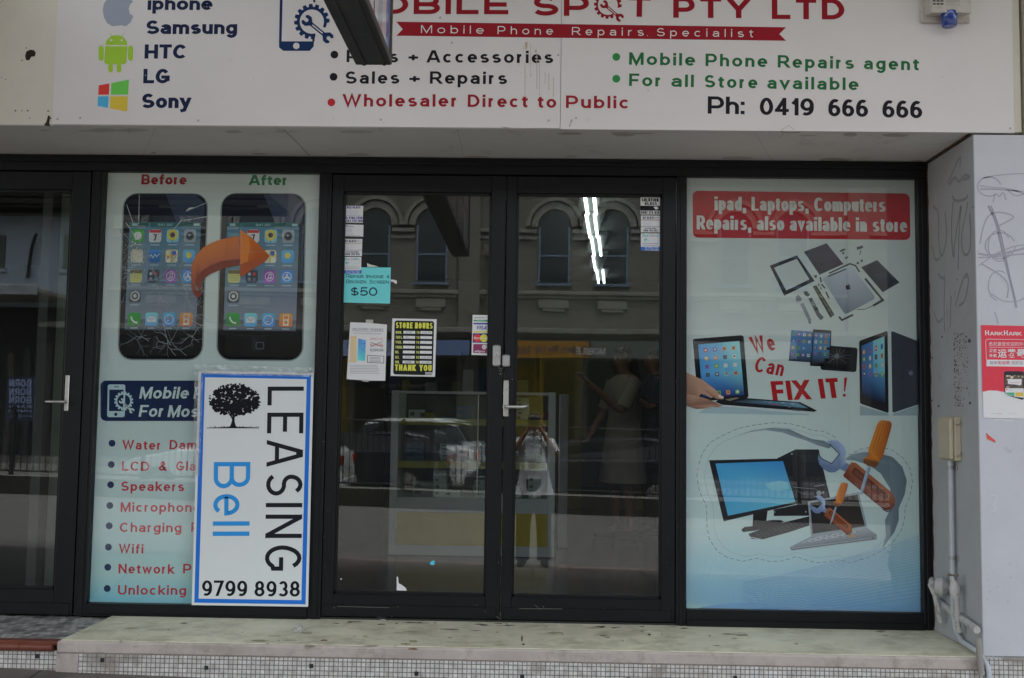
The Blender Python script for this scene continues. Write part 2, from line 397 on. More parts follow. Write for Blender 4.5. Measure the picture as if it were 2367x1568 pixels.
def bil(q, u, v):
    a, b, c, d = [Vector(p) for p in q]
    p = (a*(1-u)+b*u)*(1-v)+(d*(1-u)+c*u)*v; return (p.x, p.y)
def front(Y, tr=(1, 0, 0), k=.42): return Art(lambda x, y: P(x, y, Y).xz, lambda u, v, l: (u, Y-l, v), tr, k)
def across(K, tr=(1, 0, 0), k=.42):
    a = Art(lambda x, y: R(x, y, K).xz, lambda u, v, l: (u, -K+l, v), tr, k); a.flipup = True; return a
def sidep(X, tr=(1, 0, 0), k=.42): return Art(lambda x, y: PX(x, y, X).yz, lambda u, v, l: (X-l, u, v), tr, k)
def quadbox(mb, q, Y, th, m):                # a flat board whose face is the four photo pixels q at depth Y
    f = [P(x, y, Y) for x, y in q]; mb.prism(f, (0, th, 0), m)
def mx2(a, b, Y=0): return (P(*a, Y).x+P(*b, Y).x)/2
C1 = (.3373, 0, 0); C2 = (.30666, 725.9, 0); C3 = (.41736, 1379.1, 0); C4 = (.324, 0, 362.9); CB = (.46756, 0, 834.7)
CD = (.35879, 747.6, 392); CS = (.4444, 725.9, 871); CR = (.37042, 1546, 377.4); CW = (.39813, 1546, 943.6)
CN = (.26857, 783.9, 471.8); CC = (.15281, 1074.2, 725.8); CH = (.16665, 2213.8, 725.8); CV = (.17594, 2141.2, 1292)
# ================================================================ materials
black_al = mat('black_powder_coat', (.006, .0065, .008), rough=.42, spec=.3, var=.25, scale=5, dirt=(.02, .02, .02), dscale=14, dlo=.6, dhi=.8, bump=.05, bscale=200)
sign_white = mat('sign_board_white', (.80, .76, .735), rough=.45, var=.04, scale=2, dirt=(.42, .38, .34), dscale=7, dlo=.66, dhi=.95)
cream = mat('cream_painted_render', (.78, .73, .62), rough=.75, var=.08, scale=3, dirt=(.3, .27, .2), dscale=5, dlo=.6, dhi=.85, bump=.3, bscale=40)
soffit_m = mat('grey_soffit_board', (.80, .80, .77), rough=.7, var=.08, scale=2, dirt=(.3, .29, .25), dscale=5, dlo=.58, dhi=.85)
pillar_grey = mat('grey_painted_pillar', (.46, .47, .48), rough=.7, var=.12, scale=3, dirt=(.22, .21, .2), dscale=6, dlo=.6, dhi=.8, bump=.25, bscale=25)
pillar_white = mat('white_painted_pillar', (.62, .63, .67), rough=.6, var=.08, scale=3, dirt=(.4, .39, .38), dscale=7, dlo=.62, dhi=.8, bump=.2, bscale=30)
steel = mat('brushed_steel', (.62, .61, .58), rough=.35, metal=.85, var=.15, scale=30)
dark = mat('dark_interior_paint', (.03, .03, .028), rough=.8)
white_pl = mat('white_plastic', (.7, .7, .7), rough=.45, var=.1, scale=20, dirt=(.4, .37, .3), dscale=20, dlo=.6, dhi=.8)
pvc = mat('white_painted_conduit', (.52, .55, .58), rough=.5, var=.12, scale=12, dirt=(.35, .33, .3), dscale=22, dlo=.58, dhi=.75)
pane = glass_mat('window_glass', (.93, .96, .95), .043, haze=.004)
pane_poster = glass_mat('poster_window_glass', (.95, .968, .962), .04)
DEEP = .58                                    # the shopfront sits this far behind the sign face
# ================================================================ ground
def gz(x): return -.02*(x+2.4)
def zf(x, y):                                 # footpath height
    return gz(x)-.064*max(0, -y-.64)
KERB = -5.95
def node_pave():
    mt = mat('footpath_concrete_pavers', (.20, .17, .152), rough=.85, var=.3, scale=2.2, dirt=(.07, .065, .06), dscale=3.5, dlo=.5, dhi=.75, bump=.35, bscale=90)
    n = mt.node_tree; L = n.links; b = n.nodes['Principled BSDF']
    tc = n.nodes.new('ShaderNodeTexCoord'); mp = n.nodes.new('ShaderNodeMapping'); mp.inputs['Rotation'].default_value[2] = 0
    L.new(tc.outputs['Object'], mp.inputs[0])
    br = n.nodes.new('ShaderNodeTexBrick'); br.inputs['Scale'].default_value = 1; br.inputs['Brick Width'].default_value = 1.1; br.inputs['Row Height'].default_value = .9
    br.inputs['Mortar Size'].default_value = .006; br.offset = .0; br.inputs['Color1'].default_value = (1, 1, 1, 1); br.inputs['Color2'].default_value = (.82, .82, .82, 1); br.inputs['Mortar'].default_value = (.25, .25, .25, 1)
    L.new(mp.outputs[0], br.inputs[0])
    old = b.inputs['Base Color'].links[0].from_socket
    vm = n.nodes.new('ShaderNodeVectorMath'); vm.operation = 'MULTIPLY'; L.new(old, vm.inputs[0]); L.new(br.outputs['Color'], vm.inputs[1]); L.new(vm.outputs[0], b.inputs['Base Color'])
    return mt
pave_m = node_pave()
X0, X1 = -30, 30
def sheet(y0, y1, zfun, m, name, nx=2, dz=0):
    b = MB(); b.face([(X0, y1, zfun(X0, y1)+dz), (X1, y1, zfun(X1, y1)+dz), (X1, y0, zfun(X1, y0)+dz), (X0, y0, zfun(X0, y0)+dz)][::-1], m)
    return tag(b.build(name), kind='structure')
b = MB()
for (ya, yb) in ((1, -.64), (-.64, KERB+.18)):
    b.face([(X0, yb, zf(X0, yb)), (X1, yb, zf(X1, yb)), (X1, ya, zf(X1, ya)), (X0, ya, zf(X0, ya))], pave_m)
tag(b.build('footpath'), kind='structure')
kerb_m = mat('pink_kerb_concrete', (.36, .27, .24), rough=.8, var=.25, scale=3, bump=.3)
zk = zf(0, KERB)-zf(0, 0)+gz(0)-gz(0)
b = MB(); dzk = -.064*(-KERB-.64)
x = X0
while x < X1:
    za, zb = gz(x)+dzk+.008, gz(x+1.19)+dzk+.008
    b.faces([(x, KERB, za-.2), (x+1.19, KERB, zb-.2), (x+1.19, KERB+.185, zb-.2), (x, KERB+.185, za-.2), (x, KERB, za), (x+1.19, KERB, zb), (x+1.19, KERB+.185, zb), (x, KERB+.185, za)],
            [(0,3,2,1),(4,5,6,7),(0,1,5,4),(1,2,6,5),(2,3,7,6),(3,0,4,7)], kerb_m)
    x += 1.2
tag(b.build('kerb'), kind='structure')
road_m = mat('worn_asphalt', (.22, .21, .195), rough=.9, var=.45, scale=9, dirt=(.27, .255, .23), dscale=.8, dlo=.5, dhi=.75, bump=.5, bscale=120)
zroad = lambda x, y: gz(x)+dzk-.13
sheet(-120, KERB+.02, zroad, road_m, 'road')
# far side footpath
far_m = mat('far_footpath_concrete', (.2, .19, .18), rough=.9, var=.2)
b = MB(); b.face([(X0, -27.2, zroad(X0, 0)+.14), (X1, -27.2, zroad(X1, 0)+.14), (X1, -23.5, zroad(X1, 0)+.14), (X0, -23.5, zroad(X0, 0)+.14)], far_m)
b.face([(X0, -23.5, zroad(X0, 0)), (X0, -23.5, zroad(X0, 0)+.14), (X1, -23.5, zroad(X1, 0)+.14), (X1, -23.5, zroad(X1, 0))], far_m)
tag(b.build('far_footpath'), kind='structure')

# ================================================================ step and neighbour's landing
ZS = .13
def tiles(key, bw, bh, c1, c2, mort, ms, off=0.0, worn=True, axes='XZ'):
    mt = bpy.data.materials.new(key); mt.use_nodes = True; n = mt.node_tree; L = n.links; bs = n.nodes['Principled BSDF']
    tc = n.nodes.new('ShaderNodeTexCoord'); sp = n.nodes.new('ShaderNodeSeparateXYZ'); cb = n.nodes.new('ShaderNodeCombineXYZ')
    L.new(tc.outputs['Object'], sp.inputs[0]); L.new(sp.outputs['X'], cb.inputs['X']); L.new(sp.outputs['Z' if axes == 'XZ' else 'Y'], cb.inputs['Y'])
    br = n.nodes.new('ShaderNodeTexBrick'); br.offset = off; br.inputs['Scale'].default_value = 1; br.inputs['Brick Width'].default_value = bw; br.inputs['Row Height'].default_value = bh
    br.inputs['Mortar Size'].default_value = ms; br.inputs['Mortar Smooth'].default_value = .1; br.inputs['Bias'].default_value = -.2
    br.inputs['Color1'].default_value = (*c1, 1); br.inputs['Color2'].default_value = (*c2, 1); br.inputs['Mortar'].default_value = (*mort, 1)
    L.new(cb.outputs[0], br.inputs[0]); base = br.outputs['Color']
    no = n.nodes.new('ShaderNodeTexNoise'); no.inputs['Scale'].default_value = 5; no.inputs['Detail'].default_value = 8; L.new(tc.outputs['Object'], no.inputs['Vector'])
    if worn:
        mr = n.nodes.new('ShaderNodeMapRange'); mr.inputs['From Min'].default_value = .56; mr.inputs['From Max'].default_value = .66; mr.inputs['To Max'].default_value = .8
        L.new(no.outputs['Fac'], mr.inputs['Value']); mx = n.nodes.new('ShaderNodeMix'); mx.data_type = 'RGBA'
        L.new(mr.outputs[0], mx.inputs['Factor']); L.new(base, mx.inputs['A']); mx.inputs['B'].default_value = (.27, .235, .19, 1); base = mx.outputs['Result']
    m3 = n.nodes.new('ShaderNodeMapRange'); m3.inputs['From Min'].default_value = .3; m3.inputs['From Max'].default_value = .7; m3.inputs['To Min'].default_value = .72; m3.inputs['To Max'].default_value = 1.1
    n4 = n.nodes.new('ShaderNodeTexNoise'); n4.inputs['Scale'].default_value = 30; L.new(tc.outputs['Object'], n4.inputs['Vector']); L.new(n4.outputs['Fac'], m3.inputs['Value'])
    vm = n.nodes.new('ShaderNodeVectorMath'); vm.operation = 'SCALE'; L.new(base, vm.inputs[0]); L.new(m3.outputs[0], vm.inputs['Scale']); L.new(vm.outputs[0], bs.inputs['Base Color'])
    bu = n.nodes.new('ShaderNodeBump'); bu.inputs['Strength'].default_value = .6; bu.inputs['Distance'].default_value = .002; bu.invert = True; L.new(br.outputs['Fac'], bu.inputs['Height']); L.new(bu.outputs[0], bs.inputs['Normal'])
    bs.inputs['Roughness'].default_value = .45
    return mt
white_tile = tiles('white_mosaic_tile', .0205, .0205, (.78, .76, .73), (.64, .61, .56), (.20, .175, .15), .0019)
mosaic = tiles('grey_mosaic_floor', .034, .048, (.62, .60, .56), (.03, .03, .035), (.2, .19, .18), .002, off=.37, worn=False, axes='XY')
step_paint = mat('worn_green_cream_step_paint', (.85, .81, .60), rough=.7, var=.22, scale=3, dirt=(.30, .25, .15), dscale=5, dlo=.47, dhi=.78, bump=.25, bscale=35)
step_conc = mat('pinkish_bare_concrete', (.55, .48, .43), rough=.85, var=.2, scale=5, dirt=(.2, .16, .12), dscale=6, dlo=.5, dhi=.75, bump=.5, bscale=60)
XS = P(131, 1478, -.64).x; XE = P(2262, 900, -.605).x-.006
st = thing('entry_step', 'worn cream and green painted concrete step with white mosaic tiled riser below the doors', 'step', (0, -.3, 0))
b = MB(); b.box((XS, -.64, .075), (XE, .25, ZS), step_conc, .008); b.build('nosing', st)
b = MB(); b.box((XS+.012, -.622, ZS-.01), (XE, .25, ZS+.003), step_paint); b.build('step_top', st)
b = MB(); b.box((XS+.10, -.636, -.3), (XE, -.3, .0745), white_tile); b.box((XS, -.637, -.3), (XS+.099, -.3, .0745), step_conc); b.build('tiled_riser', st)
sc = Art(lambda x, y: P(x, y, 0).xz, lambda u, v, l: (u, -.6365-l, v))
blk = MB()
for i in range(8):
    xx = XS+.20+i*.47; zz = .02+rnd.choice([0, .0205])-.02*i*.2
    blk.box((xx, -.6385, zz), (xx+.018, -.6, zz+.018), mat('black_tile', (.03, .03, .035), rough=.4))
blk.build('black_tiles', st)
ld = thing('shop_landing', 'grey speckled mosaic landing with red brown nosing outside the neighbouring door', 'landing', (-3.2, -.3, 0))
b = MB(); b.box((-6.5, -.56, 0), (XS-.002, .3, .118), mosaic); b.build('mosaic_floor', ld)
b = MB(); rb = mat('red_brown_glazed_nosing', (.22, .07, .045), rough=.3, var=.3, scale=8)
b.box((-6.5, -.62, .105), (XS-.002, -.561, .124), rb, .004)
xx = -6.5
while xx < XS-.1:
    x2 = min(xx+.148, XS-.004); b.tube([(xx, -.622, .098), (x2, -.622, .098)], .018, rb, 10); xx += .15
b.build('nosing', ld)
b = MB(); b.box((-6.5, -.612, -.3), (XS-.002, -.3, .08), white_tile); b.build('tiled_riser', ld)
b = MB(); b.box((P(80, 1508, -.62).x, -.6135, .046), (P(90, 1508, -.62).x, -.6, .066), MATS['black_tile']); b.build('black_tile_inset', ld)

# ================================================================ building shell
ZH1 = P(1200, 404, -.03).z; ZH0 = P(1200, 369.5, 0).z          # window head, soffit height
ZH0 = P(1296, 297.5, -DEEP).z
bd = thing('shop_building', 'cream rendered shop building above the sign with grey soffit over the shopfront', 'building', (0, 1, 0))
b = MB()
b.box((-9, -DEEP, ZH0), (P(2349, 200, -DEEP).x+.02, 0, 9.5), cream)
b.box((P(2353, 200, -DEEP).x+.03, -DEEP-.03, P(2355, 312, -DEEP).z+.01), (9, 0, 9.5), cream); b.build('wall', bd)
b = MB(); b.box((-9, -DEEP+.002, ZH0-.004), (P(2255, 312, -.6).x-.004, -.002, ZH0-.0005), soffit_m); b.build('soffit', bd)
b = MB(); b.box((-9.2, 7.2, -.3), (9.2, 7.4, 9.5), cream); b.box((-9.2, -.5, 9.3), (9.2, 7.4, 9.5), cream); b.box((-9.2, 0, 3.3), (9.2, 7.4, 3.5), cream)
b.box((-9.2, .3, -.3), (-9, 7.3, 9.4), cream); b.box((9, .3, -.3), (9.2, 7.3, 9.4), cream); b.build('rear_walls', bd)
a = Art(lambda x, y: (lambda d: (CAM+d*((ZH0-CAM.z)/d.z)).xy)(ray(x, y)), lambda u, v, l: (u, v, ZH0-.005-l)); 
a.line([(655, 296.5), (690, 330), (716, 359)], 2.2, (45, 42, 36)); a.line([(1058, 299), (1066, 330), (1071, 365)], .9, (80, 80, 76))
a.line([(2205, 322), (2180, 330), (2150, 332), (2120, 330)], 1.0, (70, 60, 50))
for x0, y0, x1 in ((1175, 300, 1215), (1190, 306, 1206)): a.line([(x0, y0), (x1, y0+3), (x1-8, y0+7)], 1, (90, 84, 74))
a.line([(1745, 304), (1790, 378)], .7, (84, 84, 80)); a.line([(360, 293), (330, 357)], .6, (88, 88, 84))
rs = random.Random(41)
for i in range(22):
    x = rs.uniform(10, 2150); y0 = 297+x*.006+rs.uniform(0, 3) if rs.random() < .6 else 352+x*.010-rs.uniform(0, 6); w_ = rs.uniform(8, 50); h_ = rs.uniform(1, 5)
    a.poly([(x+w_*math.cos(k*.7)*rs.uniform(.6, 1), y0+h_*math.sin(k*.7)) for k in range(9)], rs.choice([(140, 139, 135), (136, 134, 129), (130, 127, 120)]), 1+i*.02)
for x, y in ((1060, 297), (1180, 300), (1810, 303), (2100, 306), (300, 294)):
    for k in range(4): a.line([(x, y), (x+rs.uniform(-22, 22), y+rs.uniform(4, 16))], .5, (74, 72, 66), 2+k*.1)
a.build('crack', bd)
# hole in the cream wall at the left
a = front(-DEEP-.001, C1)
a.poly([(172, 385), (180, 355), (205, 342), (232, 345), (246, 362), (238, 388), (215, 390), (200, 415), (178, 412)], (35, 28, 24), 1)
a.poly([(300, 862), (318, 835), (330, 790), (345, 800), (338, 845), (345, 866)], (40, 34, 28), 1)
for x, y, r in ((106, 760, 7), (150, 760, 5), (190, 760, 7), (180, 330, 5), (150, 415, 6), (203, 812, 5), (330, 762, 7), (348, 812, 6), (40, 545, 4), (10, 530, 4)): a.ell(x, y, r, r*.8, (70, 62, 55), 1, 8)
a.build('wall_damage', bd)
b = MB()
b.box((-9, -.001, ZH1+.2), (9, .12, 3.4), dark)
b.build('inner_head_wall', bd)

# pillar at the right
XP = P(2262, 900, -.605).x
pl = thing('pillar', 'white painted pillar with faint grey graffiti at the right end of the shopfront', 'pillar', (XP+.4, -.3, 0))
b = MB(); zt = P(2300, 313, -.6).z; zb_ = P(2290, 1516, -.6).z
xe = P(2142, 800, 0).x
b.box((XP, -.605, zb_), (XP+1.6, .2, zt), pillar_white); b.build('front_face', pl)
b = MB(); b.faces([(XP-.003, -.603, zb_), (XP-.003, -.603, zt), (XP-.003, .2, zt), (XP-.003, .2, zb_), (XP+.01, -.603, zb_), (XP+.01, -.603, zt), (XP+.01, .2, zt), (XP+.01, .2, zb_)],
  [(0,1,2,3),(0,4,5,1),(3,2,6,7)], pillar_grey); b.build('side_face', pl)
b = MB(); b.box((XP-.002, -.64, -.4), (XP+1.6, .2, zb_-.002), white_tile); b.build('tiled_base', pl)
g = front(-.6055, (411/644/1.3777, 2850/1.3777, 400/1.3777)); gc = (119, 119, 126); g2 = (124, 124, 131)
g.curve(E(470, 305, 58, 48, 60, 350), 6.0, gc); g.curve([(420, 300), (480, 310), (560, 312), (660, 345)], 7, g2); g.curve([(425, 318), (520, 318), (640, 330)], 6.8, gc)
g.curve([(440, 262), (500, 250), (580, 242), (650, 240)], 5.1, gc); g.curve([(490, 385), (500, 330), (520, 362), (540, 325), (555, 372)], 5.1, gc); g.curve([(560, 320), (600, 355), (650, 340)], 5.1, gc)
g.curve([(465, 400), (505, 480), (525, 580), (550, 680), (590, 830), (606, 910)], 11, (112, 112, 120)); g.curve([(478, 400), (520, 500), (560, 690), (600, 880)], 5, (106, 106, 114), 1.6)
g.curve(E(525, 600, 75, 65, 0, 340), 6.0, gc); g.curve(E(520, 600, 55, 78, 20, 330), 5.1, gc, 1.4); g.curve([(424, 590), (440, 500), (470, 440), (530, 430), (605, 455), (560, 480), (520, 500)], 6.8, gc)
g.curve([(415, 640), (480, 650), (560, 635), (650, 612)], 10.2, gc, 1.8); g.curve([(415, 660), (500, 655), (650, 640)], 6.8, gc, 2.2); g.curve([(418, 700), (500, 640), (600, 600), (650, 596)], 5.1, gc, 1.2)
g.curve(E(520, 800, 55, 75, 100, 300), 5.1, gc, 1); g.curve([(430, 690), (520, 740), (570, 790), (560, 860)], 6.8, gc, 1.5); g.curve([(480, 840), (540, 880), (610, 880), (650, 860)], 5.1, gc, 1.7)
g.curve([(497, 930), (505, 950), (515, 990)], 5.1, gc)
g.T(CV)
g.poly([(1000, 1100), (1006, 1096), (1008, 1104)], (90, 88, 84), 1)
for x, y in ((835, 435), (812, 270), (932, 365), (1105, 245), (1070, 560), (800, 530)): g.ell(x, y, 7, 5, (95, 92, 92), 1, 8)
g.T(CW)
g.poly([(1843, 143), (1860, 160), (1895, 188), (1897, 202), (1870, 188), (1848, 180)], (200, 55, 45), 1)
g.poly([(1945, 232), (1965, 225), (1985, 245), (2005, 232), (1990, 258), (1965, 262)], (135, 135, 138), 1)
g.curve([(1870, 510), (1900, 500), (1910, 520), (1880, 560), (1905, 590), (1870, 600)], 5, (150, 150, 155), 1)
g.curve([(1890, 70), (1930, 66), (1960, 76), (2000, 72)], 4, (160, 160, 165), 1)
g.build('graffiti', pl)
g = sidep(XP-.0035, (411/644/1.3777, 2850/1.3777, 400/1.3777)); gd = (104, 104, 106)
for pts in ([(285, 350), (300, 380), (350, 370), (365, 350)], [(290, 380), (280, 520), (292, 690), (300, 560), (330, 400)], [(330, 400), (318, 560), (315, 720)], [(365, 380), (345, 480), (330, 560), (340, 650), (375, 640), (380, 520), (372, 440)],
            [(190, 400), (220, 430), (215, 560), (232, 680), (262, 560), (250, 430)], [(215, 740), (240, 770), (250, 740), (245, 900), (248, 1030)], [(280, 850), (276, 1010)], [(300, 900), (350, 730), (372, 760), (350, 880), (320, 900)], [(185, 600), (200, 680), (225, 660)], [(195, 930), (215, 990), (240, 960)],
            [(265, 290), (290, 230), (330, 140), (325, 210)], [(270, 300), (300, 250), (320, 290), (350, 240), (380, 260), (340, 270)]):
    g.curve(pts, 4.2, gd)
rs = random.Random(3)
for i in range(320):
    t = rs.random(); x = 291+72*rs.random()**1.4+t*18*rs.random(); y = 1030+t*370
    if rs.random() < .55 or t < .25: 
        s_ = 2+rs.random()*6; g.poly([(x, y), (x+s_*.6, y+s_*.3), (x+s_*.8, y+s_*1.4), (x-.2*s_, y+s_*.9)], rs.choice([(88, 82, 78), (98, 92, 86), (70, 66, 64)]), 1+rs.random()*2)
for x, y, r in ((218, 1400, 5), (310, 770, 2.5), (356, 760, 3), (372, 1075, 8), (375, 1385, 6), (235, 1056, 4), (390, 407, 3), (188, 1160, 4), (186, 1372, 4)): g.ell(x, y, r, r*1.3, (60, 62, 70), 1, 8)
g.build('graffiti', pl)
b = MB()  # ragged dark gap between pillar and frame
rs = random.Random(9); rust = mat('rusty_gap_filler', (.10, .05, .03), rough=.9, var=.5, scale=30)
pts = []
for i in range(60):
    z = ZS+.02+i*(ZH0-ZS-.04)/59; pts.append((XP-.0032-rs.random()*.003, -.032-.05*0+rs.random()*-.014, z))
bx = [(p[0], 0.03, p[2]) for p in reversed(pts)]; b.prism(pts+bx, (.004, 0, 0), rust); b.build('sealant', pl)
b = MB(); b.tube([(XP-.004, -.03, ZH0-.006), (XP-.004, -DEEP+.01, ZH0-.006)], .006, rust, 6); b.build('corner_crack', pl)

# ================================================================ shopfront frame, windows and doors
FY = -.03
zt_p, zb_p = P(490, 398, .008).z, P(470, 1397, .008).z
xl = [mx2((165.6, 438), (124, 1362), FY), mx2((240, 397), (200, 1390), FY), mx2((738, 398), (712, 1403), FY), mx2((765, 420), (742, 1430), FY),
      mx2((794, 445), (769, 1375), FY), mx2((1137, 445), (1122, 1382), FY), mx2((1169, 405), (1158, 1432), FY), mx2((1193.6, 445.5), (1183.6, 1382), FY),
      mx2((1530.5, 447), (1531, 1385), FY), mx2((1564, 420), (1562, 1440), FY), mx2((1586.5, 405), (1587.5, 1411), FY), mx2((2121, 415), (2136, 1417), FY)]
ZG1, ZG0 = P(1160, 446, FY).z, P(1160, 1380, FY).z
fr = thing('shopfront_frame', 'black aluminium shopfront frame with header and mullions around the doors and poster windows', 'frame', (0, 0, ZS))
b = MB(); b.box((-6.5, FY, ZH1), (XP-.004, .06, ZH0-.006), black_al, .003); b.box((-6.5, FY-.012, ZH1+.045), (XP-.004, FY+.002, ZH0-.03), black_al, .003); b.build('header', fr)
def mull(x0, x1, name='mullion'):
    b = MB(); b.box((x0, FY, ZS-.0), (x1, .06, ZH1-.001), black_al, .003); b.box((x0+.018, FY-.006, ZS), (x1-.018, FY+.001, ZH1-.002), black_al, .002); return b.build(name, fr)
mull(xl[0]+.105, xl[1]); mull(xl[2], xl[3]); mull(xl[9]+.001, xl[10]); mull(xl[11], XP-.004)
for (x0, x1, zz) in ((xl[1]+.001, xl[2]-.001, zb_p), (xl[10]+.001, xl[11]-.001, P(1850, 1414, FY).z)):
    b = MB(); b.box((x0, FY, ZS), (x1, .06, zz), black_al, .003); b.box((x0, FY-.012, ZS), (x1, FY+.002, zz-.05), black_al, .003); b.build('sill', fr)
b = MB(); b.box((xl[1]+.001, FY+.01, zt_p), (xl[2]-.001, .06, ZH1-.001), black_al); b.box((xl[10]+.001, FY+.01, P(1850, 409, 0).z), (xl[11]-.001, .06, ZH1-.001), black_al); b.build('glazing_bead', fr)
b = MB(); b.box((xl[3]+.0, FY+.008, ZS), (xl[9], .06, ZS+.012), mat('dark_threshold', (.02, .02, .02), rough=.6)); b.build('threshold', fr)

def shop_window(name, label, x0, x1, z0, z1):
    t = thing(name, label, 'window', ((x0+x1)/2, 0, z0))
    b = MB(); b.box((x0+.001, .0, z0+.001), (x1-.001, .006, z1-.001), pane_poster); b.build('glass', t); return t
shop_window('shop_window', 'tall fixed window pane left of the doors, over the before and after phone poster', xl[1], xl[2], zb_p, zt_p)
shop_window('shop_window', 'tall fixed window pane right of the doors, over the tablet and computer repair poster', xl[10], xl[11], P(1850, 1414, FY).z, P(1850, 409, 0).z)

def door(label, x0, x1, g0, g1, z1g=ZG1, z0g=ZG0, zb=ZS+.018, ztop=ZH1-.006):
    t = thing('glass_door', label, 'door', ((x0+x1)/2, 0, zb))
    y0, y1 = FY+.004, .014
    b = MB(); b.box((x0+.003, y0, zb), (g0, y1, ztop), black_al, .003); b.box((g1, y0, zb), (x1-.003, y1, ztop), black_al, .003)
    b.box((g0-.0005, y0+.001, z1g), (g1+.0005, y1, ztop-.001), black_al, .003); b.box((g0-.0005, y0+.001, zb+.001), (g1+.0005, y1, z0g), black_al, .003)
    for (a_, c_) in ((g0, g0+.012), (g1-.012, g1)): b.box((a_, y0+.012, z0g), (c_, y1-.002, z1g), black_al)
    b.box((g0, y0+.012, z1g-.012), (g1, y1-.002, z1g), black_al); b.box((g0, y0+.012, z0g), (g1, y1-.002, z0g+.012), black_al)
    b.box((x0+.02, y0-.006, zb+.002), (x1-.02, y0+.002, zb+.06), black_al, .003)
    b.build('frame', t)
    b = MB(); b.box((g0+.001, -.004, z0g+.001), (g1-.001, .002, z1g-.001), pane); b.build('glass', t)
    return t
d1 = door('left leaf of the glass double doors, carrying the notices and store hours sign', xl[3], xl[6], xl[4], xl[5])
d2 = door('right leaf of the glass double doors with lever handle and empty lower glass', xl[6], xl[9], xl[7], xl[8])
FYD = FY+.004
def plate(mb, tr, q, Y, th, m, bev=.003):
    a, x0, y0 = tr; p = [P(x0+a*x, y0+a*y, Y) for x, y in q]
    X0_, X1_ = min(v.x for v in p), max(v.x for v in p); Z0_, Z1_ = min(v.z for v in p), max(v.z for v in p)
    mb.box((X0_, Y-th, Z0_), (X1_, Y, Z1_), m, bev); return X0_, X1_, Z0_, Z1_
b = MB(); r_ = plate(b, CC, [(428, 475), (542, 795)], FYD, .022, mat('satin_lock_metal', (.5, .49, .48), rough=.4, metal=.5, var=.15, scale=30), .006); lk = b.build('lock', d1)
b = MB(); cx = (r_[0]+r_[1])/2; cz = P(CC[1]+CC[0]*484, CC[2]+CC[0]*618, FYD).z
b.tube([(cx, FYD-.021, cz), (cx, FYD-.03, cz)], .0105, steel, 16); b.box((cx-.0012, FYD-.0315, cz-.006), (cx+.0012, FYD-.029, cz+.003), dark); b.build('keyhole', lk)
b = MB(); r_ = plate(b, CC, [(570, 620), (683, 802)], FYD, .022, MATS['satin_lock_metal'], .006); b.build('strike_plate', d2)
b = MB(); r_ = plate(b, CC, [(590, 1003), (662, 1553)], FYD, .010, steel, .003); hp = b.build('handle_plate', d2)
b = MB(); cx = (r_[0]+r_[1])/2; cz = P(CC[1]+CC[0]*625, CC[2]+CC[0]*1140, FYD).z
b.tube([(cx, FYD-.009, cz), (cx, FYD-.014, cz)], .008, steel, 14); b.box((cx-.001, FYD-.015, cz-.007), (cx+.001, FYD-.0135, cz+.001), dark); b.build('keyhole', hp)
zz = P(CC[1]+CC[0]*780, CC[2]+CC[0]*1408, FYD-.05).z; xa = P(CC[1]+CC[0]*625, 940, FYD).x; xb = P(CC[1]+CC[0]*935, 940, FYD-.05).x
b = MB(); b.tube([(xa, FYD-.008, zz), (xa, FYD-.04, zz), (xa+.01, FYD-.05, zz), (xa+.03, FYD-.055, zz), (xb-.02, FYD-.055, zz), (xb-.006, FYD-.05, zz+.004), (xb, FYD-.035, zz+.008)], .0085, steel, 12); b.tube([(xa, FYD-.008, zz), (xa, FYD-.014, zz)], .017, steel, 16); b.build('lever', hp)
b = MB()  # scratches and screw holes by the locks
for (x, y) in ((520, 820), (545, 828), (580, 822), (530, 860), (560, 862), (535, 905), (575, 905), (545, 915), (600, 935), (722, 992)):
    p = P(CC[1]+CC[0]*x, CC[2]+CC[0]*y, FYD); b.tube([p, p+Vector((0, -.002, 0))], .0018, steel, 6)
b.build('screw', d2)

# neighbour's door at the far left
nd = door("neighbouring shop's glass door at the far left with a slim lever handle", -4.0, xl[0]+.1, -3.9, xl[0], P(80, 438, FY).z, P(70, 1362, FY).z, ZS+.0, ZH1-.004)
b = MB(); b.box((-6.5, FY, ZS), (-4.001, .06, ZH1-.002), black_al); b.build('side_frame', nd)
b = MB(); xa = mx2((151, 868), (151, 950), FYD); xb = mx2((160, 868), (160, 950), FYD); b.box((xa, FYD-.008, P(155, 950, FYD).z), (xb, FYD, P(155, 868, FYD).z), steel, .002); hp = b.build('handle_plate', nd)
b = MB(); z = P(130, 929, FYD-.05).z; cx = (xa+xb)/2; xc = P(107, 928, FYD-.05).x
b.tube([(cx, FYD-.006, z), (cx, FYD-.05, z), (cx-.02, FYD-.055, z), (xc, FYD-.055, z), (xc, FYD-.04, z)], .007, steel, 10); b.build('lever', hp)

